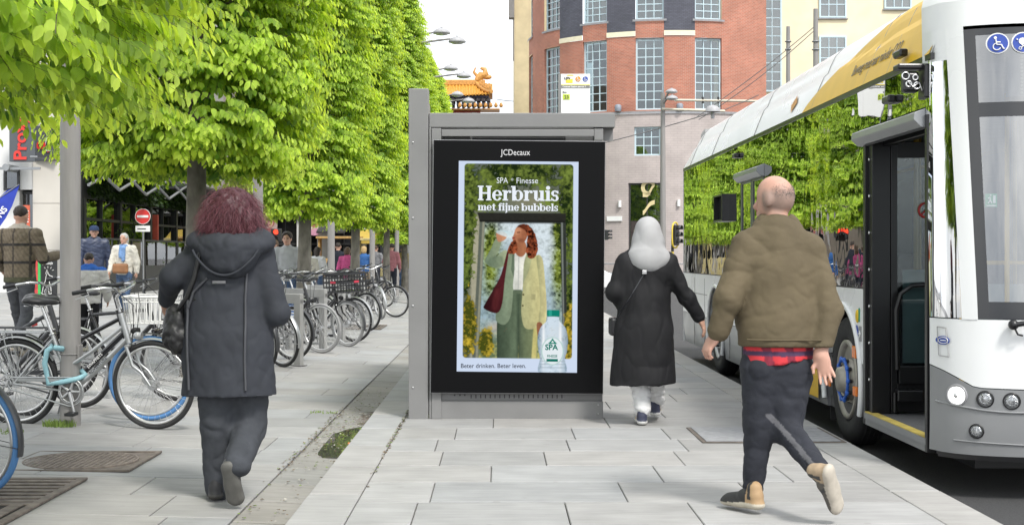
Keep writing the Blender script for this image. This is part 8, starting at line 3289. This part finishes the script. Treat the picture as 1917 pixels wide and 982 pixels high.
jko = sdf_obj("jacket", jk, M_JKT, mn, .009, .026, cuts=[(G(1458, 646), (0, 0, -1))], fold=[(.010, (3.0, 3.0, 4.5), 21), (.0032, (9, 9, 13), 6), (.0012, (24, 24, 36), 2)])
jc = [seg(G(1438, 424, .03), G(1472, 426, .03), .074, .074), seg(G(1430, 432, .02), G(1482, 436, .0), .058)]
sdf_obj("collar", jc, M_JKT, jko, .009, .03, minus=[elp(G(1452, 396, .05), (.080, .080, .075))], fold=(.004, (14, 14, 14), 2))
JV = mesh_np(jko)
b = MB()
q = []
for k in range(15):
 u = 1392 + 132 * k / 14
 p = G(u, 633)
 q.append((p[0], surf_y(JV, p[0], p[2]) + .002, p[2]))
b.tube(q, .005, 6)
b.build("hem_seam", M_JKT, jko)
def plaid_red(V):
 C = np.tile((.52, .035, .045), (len(V), 1))
 C[np.abs(((V[:, 0] * 9 + V[:, 2] * 2) % 1) - .5) < .20] = (.20, .02, .04)
 m = np.abs(((V[:, 2] * 13) % 1) - .5) < .16
 C[m] = (.06, .03, .07)
 return C
sdf_obj("shirt", [seg(G(1455, 620), G(1458, 690), .165, .185, X1, .76)], attr_mat("checked_shirt", "tone", .85, .1, 30, .1), mn, .008, .02, cuts=[(G(1458, 682), (.18, -.1, -1))], fold=[(.008, (12, 12, 5), 3)], colorfn=plaid_red)
tl = [seg(G(1456, 660), G(1455, 690), .15, .155, X1, .75), seg(G(1430, 690), G(1422, 795), .122, .082), seg(G(1422, 795), G(1410, 908, .02), .078, .054), seg(G(1478, 690), G(1468, 798, -.03), .122, .084), seg(G(1468, 798, -.03), G(1541, 888, -.345), .074, .052)]
kn, an_, hp = G(1468, 798, -.03), G(1538, 882, -.32), G(1478, 690)
def stripe(V):
 C = np.tile((.020, .022, .030), (len(V), 1))
 for (a, c) in ((kn, an_),):
  d = (c - a) / np.linalg.norm(c - a)
  t = (V - a) @ d
  pq = V - a - t[:, None] * d
  s = np.cross(d, (0, -1, 0))
  s /= np.linalg.norm(s)
  w = np.cross(d, s)
  m = (t > -.02) & (t < np.linalg.norm(c - a) + .02) & (np.abs(pq @ (s * .86 - np.array((0, -.5, 0))) - .0) < .012) & (pq @ np.array((0, -1, 0)) > .0) & (np.linalg.norm(pq, axis=1) < .14)
  C[m] = (.11, .11, .12)
 return C
sdf_obj("trousers", tl, attr_mat("navy_joggers", "tone", .85, .12, 25, .2, 250), mn, .008, .03, fold=[(.007, (6, 6, 8), 31), (.002, (18, 18, 20), 5)], colorfn=stripe)
SH = ((.46, .42, .34), (.022, .022, .022), (.36, .24, .13), (.03, .03, .03))
shoe_mesh("shoe", G(1428, 955, -.10), G(1362, 944, .12), (0, 0, 1), mn, SH, L=.29, vox=.006)
shoe_mesh("shoe", G(1556, 872, -.46), G(1578, 962, -.34), (-.75, .55, .35), mn, ((.42, .38, .32), (.10, .09, .08), (.36, .27, .18), (.05, .05, .05)), L=.285)
rs = np.random.RandomState(8)
th = rs.rand(9000) * 6.283
zz = rs.rand(9000) * 1.25 - .55
nv = np.stack([np.cos(th) * np.sqrt(np.maximum(1 - zz ** 2, .02)), np.sin(th) * np.sqrt(np.maximum(1 - zz ** 2, .02)), zz], 1)
f2 = fd / np.linalg.norm(fd)
r2 = np.cross(f2, (0, 0, 1))
keep_ = (rs.rand(9000) < .75 - 1.2 * np.maximum(nv[:, 2], 0)) & (nv[:, 1] < .25) & (nv[:, 2] > -.6)
nv = nv[keep_]
pw = hc + (0, 0, .018) + (r2 * (nv[:, :1] * .0815) + f2 * (nv[:, 1:2] * .102) + np.array((0, 0, 1.)) * nv[:, 2:3] * .105)
nw = (r2 * nv[:, :1] + f2 * nv[:, 1:2] + np.array((0, 0, 1.)) * nv[:, 2:3])
strands("hair", pw - nw * .001, nw * .4 + (rs.rand(len(nw), 3) - .5) * .5, .006, .0008, hair_mat("grey_stubble", (.05, .04, .035), (.20, .17, .15)), mn, 4, .9, .0005, 2)
# people further off
def pedestrian(x, Y, h, heading, label, top, legs, hair, skin=SK, stride=.5, top_fn=None, long=.84, hairstyle='short', shoes=((.4, .4, .4), (.05, .05, .05), (.05, .05, .05), (.1, .1, .1)), armsw=.4, cap=None, vox=.014, fat=1.0, scarf=None, group=None, bag=None, bend=(0, 0), bulk=.012, top_attr=False):
 root = empty("person", (x, Y, zl(x)), label=label, cat="person", group=group)
 a = R(heading)
 f, r = np.array((math.sin(a), math.cos(a), 0)), np.array((math.cos(a), -math.sin(a), 0))
 up = np.array((0, 0, 1.0))
 s = h / 1.75
 def P(rx, fy, z): return r * rx * s + f * fy * s + up * z * s
 st = stride
 hipL, hipR = P(-.09, 0, .91), P(.09, 0, .91)
 knL, knR = P(-.10, .16 * st + .02, .49), P(.10, -.06 * st + .02, .48)
 anL, anR = P(-.10, .32 * st, .085), P(.10, -.42 * st, .085 + .10 * st)
 shL, shR = P(-.19 * fat, .0, 1.42), P(.19 * fat, 0, 1.42)
 elL, elR = P(-.25 * fat, -.10 * armsw, 1.14), P(.25 * fat, .10 * armsw, 1.14)
 wrL, wrR = P(-.25 * fat, .03 - .16 * armsw + .25 * bend[0], .91 + .22 * bend[0]), P(.25 * fat, .10 + .16 * armsw + .2 * bend[1], .92 + .22 * bend[1])
 hc = P(0, .03, 1.635)
 pr = head_prims(hc, f + up * -.05, s) + [seg(P(0, .01, 1.55), P(0, -.01, 1.45), .055 * s, .07 * s), seg(P(0, 0, 1.31), P(0, 0, 1.1), .13 * s, .12 * s, r, .6), seg(P(0, 0, 1.1), P(0, 0, .92), .12 * s, .15 * s, r, .65),
 seg(shL, elL, .045 * s, .04 * s), seg(elL, wrL, .038 * s, .027 * s), seg(shR, elR, .045 * s, .04 * s), seg(elR, wrR, .038 * s, .027 * s),
 seg(hipL, knL, .08 * s, .055 * s), seg(knL, anL, .05 * s, .036 * s), seg(hipR, knR, .08 * s, .055 * s), seg(knR, anR, .05 * s, .036 * s)]
 for (w, e, sd) in ((wrL, elL, 1), (wrR, elR, -1)):
  pr += hand_prims(w, (w - e), r * -sd, f, s * 1.02, curl=20)
 sdf_obj("body", pr, M_SKIN, root, vox * .85, .02, colorfn=skin_colour(hc, f, np.array(skin)))
 z0 = long
 tp = [seg(P(0, 0, max(z0 - .03, .5) if z0 < .8 else .90), P(0, 0, 1.12), .175 * s * fat, .165 * s * fat, r, .70), seg(P(0, 0, 1.12), P(0, 0, 1.36), .168 * s * fat, .175 * s * fat, r, .66), seg(P(-.15 * fat, 0, 1.42), P(.15 * fat, 0, 1.42), .07 * s), seg(P(0, 0, 1.42), P(0, .0, 1.49), .09 * s, .07 * s),
 seg(shL, elL, .065 * s + bulk, .056 * s + bulk), seg(elL, wrL + (elL - wrL) * .1, .054 * s + bulk, .042 * s + bulk), seg(shR, elR, .065 * s + bulk, .056 * s + bulk), seg(elR, wrR + (elR - wrR) * .1, .054 * s + bulk, .042 * s + bulk)]
 zc = z0 if z0 < .8 else .86
 sdf_obj("jacket" if not top_fn else "jacket", tp, top, root, vox, .03, cuts=[(P(0, 0, zc), (0, 0, -1))], fold=[(.010, (8, 8, 10), int(Y * 7) % 50)], colorfn=(lambda V: top_fn(V @ r, V @ f, V[:, 2])) if top_fn else None)
 tl = [seg(P(0, 0, .90), P(0, 0, .94), .15 * s, .15 * s, r, .75), seg(hipL, knL, .098 * s, .07 * s), seg(knL, anL, .066 * s, .052 * s), seg(hipR, knR, .098 * s, .07 * s), seg(knR, anR, .066 * s, .052 * s)]
 sdf_obj("trousers", tl, legs, root, vox, .03, fold=[(.008, (9, 9, 10), int(Y * 3) % 40)])
 shoe_mesh("shoe", anL - f * .06 * s - up * .085 * s, anL + f * .2 * s - up * .085 * s, up, root, shoes, L=.27 * s, vox=.011)
 k = .55 * st
 shoe_mesh("shoe", anR - f * .06 * s - up * (.085 - .02) * s, anR + f * .18 * s - up * (.085 + .12 * st) * s, up + f * k, root, shoes, L=.27 * s, vox=.011)
 hp = {'short': [elp(hc + up * .045 * s - f * .012 * s, np.array((.082, .098, .085)) * s)], 'bob': [elp(hc + up * .04 * s - f * .015 * s, np.array((.088, .102, .09)) * s), elp(hc - up * .03 * s - f * .05 * s, np.array((.088, .07, .10)) * s)],
 'long': [elp(hc + up * .04 * s - f * .015 * s, np.array((.09, .104, .09)) * s), seg(hc - f * .05 * s, hc - up * .2 * s - f * .06 * s, .095 * s, .07 * s, r, .7)],
 'curly': [elp(hc + up * .06 * s - f * .01 * s, np.array((.10, .11, .09)) * s)]}[hairstyle]
 cutf = [(hc + f * .055 * s + up * .03 * s, f * 1.0 - up * .45)]
 hr_ = sdf_obj("hair", hp, hair, root, min(vox, .011), .03, cuts=cutf, fold=[(.010 if hairstyle in ('curly', 'long') else .005, (26, 26, 20), 3)], colorfn=lambda V: .4 + .5 * np.random.RandomState(1).rand(len(V), 1) * np.ones(3))
 if cap is not None:
  b = MB()
  b.smooth = True
  M_ = Matrix(((r[0], f[0], 0, hc[0]), (r[1], f[1], 0, hc[1]), (0, 0, 1, hc[2]), (0, 0, 0, 1)))
  b.lathe([(.098 * s, .03 * s), (.10 * s, .06 * s), (.085 * s, .11 * s), (.04 * s, .135 * s), (.001, .138 * s)], n=20, M=M_)
  b.ell(hc + f * .11 * s + up * .038 * s, (.07 * s, .09 * s, .012 * s), M=Matrix(((r[0], f[0], 0), (r[1], f[1], 0), (0, 0, 1))))
  b.build("cap", cap, root)
 if scarf is not None:
  sdf_obj("scarf", [elp(P(0, .0, 1.475), np.array((.12, .12, .06)) * s), seg(P(-.03, .11, 1.43), P(-.04, .15, 1.18), .045 * s, .04 * s), seg(P(.03, .11, 1.43), P(.03, .15, 1.25), .04 * s, .035 * s)], scarf, root, .012, .03, fold=[(.008, (14, 14, 14), 6)])
 return root, P, s
HAIR_DK = hair_mat("dark_brown_hair", (.012, .009, .007), (.05, .035, .025))
HAIR_BR = hair_mat("brown_hair", (.04, .022, .012), (.14, .085, .05))
HAIR_GY = hair_mat("grey_hair", (.28, .27, .26), (.55, .54, .52))
HAIR_BL = hair_mat("fair_hair", (.25, .15, .05), (.5, .36, .18))
def plaid(x, y, z):
 C = np.tile((.155, .125, .088), (len(x), 1))
 n = .85 + .3 * np.abs(np.sin(x * 60 + z * 40))
 C = C * n[:, None]
 C[(np.abs(((z + .03) * 4.6 % 1) - .5) < .075)] = (.035, .032, .030)
 C[(np.abs(((x + .105) * 5.2 % 1) - .5) < .055)] = (.06, .05, .042)
 C[z < .98] = (.075, .075, .045)
 C[z > 1.585] = (.42, .38, .32)
 return C
pedestrian((37 - U0) / F * 17.3, 17.3, 1.86, 12, "person in a brown plaid jacket and grey jeans walking away at the left edge", attr_mat("plaid_wool", "tone", .95, .15, 40, .3), cloth("grey_jeans", (.075, .078, .085), .2), HAIR_DK, stride=.7, top_fn=plaid, fat=1.12, vox=.011, bend=(.5, 1.2), shoes=((.35, .30, .24), (.3, .27, .23), (.3, .27, .23), (.2, .2, .2)))
def fleece(x, y, z):
 C = np.tile((.62, .60, .56), (len(x), 1))
 C[z > 1.07] = (.03, .12, .42)
 return C
pedestrian((166 - U0) / F * 18.2, 18.2, 1.29, -8, "child in a white fleece with a blue hood walking behind the nearest lamp post", attr_mat("white_fleece", "tone", .95, .08, 60, .5, 120), cloth("black_trousers", (.016, .016, .018)), HAIR_DK, stride=.35, top_fn=fleece, fat=1.22, vox=.011, bulk=.022, shoes=((.55, .52, .4), (.5, .46, .36), (.5, .46, .36), (.3, .3, .3)))
M_PUFF = mat("navy_puffer", (.028, .038, .075), .45, var=.2, scale=8, bump=.5, bscale=18, stretch=(.2, .2, 2.4))
pedestrian((176 - U0) / F * 29.0, 29.0, 1.80, 160, "person in navy puffer jacket and cap beside the one in a white jacket", M_PUFF, M_NAVYP, HAIR_GY, stride=.4, cap=cloth("navy_cap", (.025, .04, .085)), fat=1.15, vox=.013, bulk=.02)
rt_, P_, s_ = pedestrian((233 - U0) / F * 28.4, 28.4, 1.66, 190, "grey-haired person in a white jacket, blue scarf and jeans with a brown bag", cloth("cream_jacket", (.60, .57, .50), .06), M_DENIM, HAIR_GY, stride=.5, hairstyle='bob', scarf=cloth("blue_scarf", (.16, .27, .48), .2), vox=.013, fat=1.05, bulk=.016)
bb_ = MB()
p = P_(0, .20, 1.0)
bb_.bbox((p[0] - .16, p[1] - .05, p[2] - .10), (p[0] + .16, p[1] + .05, p[2] + .10), .04)
hb3 = bb_.build("handbag", mat("tan_leather", (.26, .12, .05), .5, var=.2))
hb3.location = rt_.location
tag(hb3, "tan leather waist bag worn in front by the white-jacketed person", "bag")
pedestrian((538 - U0) / F * 25.0, 25.0, 1.70, 185, "curly-haired youth in a pale grey shirt standing among the bicycles", cloth("pale_grey_shirt", (.40, .41, .42), .08), M_DENIM, HAIR_DK, stride=.2, hairstyle='curly', bend=(.1, .4), armsw=.1)
pedestrian((513 - U0) / F * 27.5, 27.5, 1.60, 200, "long-haired person in dark olive clothes just right of the purple hair", cloth("olive_top", (.05, .055, .035)), M_NAVYP, HAIR_BR, stride=.3, hairstyle='long')
pedestrian((650 - U0) / F * 34.0, 34.0, 1.50, 20, "person in a bright pink coat beyond the fourth tree trunk", cloth("pink_coat", (.55, .10, .25), .2), M_NAVYP, HAIR_BR, stride=.3, hairstyle='bob', long=.6)
pedestrian((681 - U0) / F * 38.0, 38.0, 1.55, 10, "fair-haired person in a blue jacket far behind the crate bicycle", cloth("blue_jacket", (.035, .10, .26), .2), cloth("khaki_trousers", (.22, .17, .11)), HAIR_BL, stride=.3, hairstyle='bob')
pedestrian((733 - U0) / F * 44.0, 44.0, 1.66, 5, "dark-haired person in a dusty pink shirt next to the farthest thin pole", cloth("dusty_pink_shirt", (.33, .14, .15), .15), M_NAVYP, HAIR_DK, stride=.2, hairstyle='curly')
pedestrian((594 - U0) / F * 33.0, 33.0, 1.48, 30, "dark-haired person in a white top behind the handlebars", cloth("white_top", (.6, .6, .6), .05), M_DENIM, HAIR_DK, stride=.2, hairstyle='long')
pedestrian((578 - U0) / F * 32.0, 32.0, 1.42, -20, "fair-haired person in a cream top right of the third tree trunk", cloth("cream_top", (.55, .52, .45), .05), M_DENIM, HAIR_BL, stride=.2, hairstyle='bob')
pedestrian((633 - U0) / F * 37.0, 37.0, 1.62, 0, "person in a dark navy coat between the third lamp post and the fourth trunk", M_NAVYP, M_NAVYP, HAIR_DK, stride=.3, long=.6)
pedestrian((703 - U0) / F * 47.0, 47.0, 1.62, 15, "grey-clad person far down the square left of the thin pole", cloth("grey_top", (.2, .2, .21), .2), M_NAVYP, HAIR_BR, stride=.3)
pedestrian((754 - U0) / F * 52.0, 52.0, 1.62, 175, "person in a yellowish top farthest down the square", cloth("ochre_top", (.4, .3, .1), .2), M_DENIM, HAIR_DK, stride=.3)
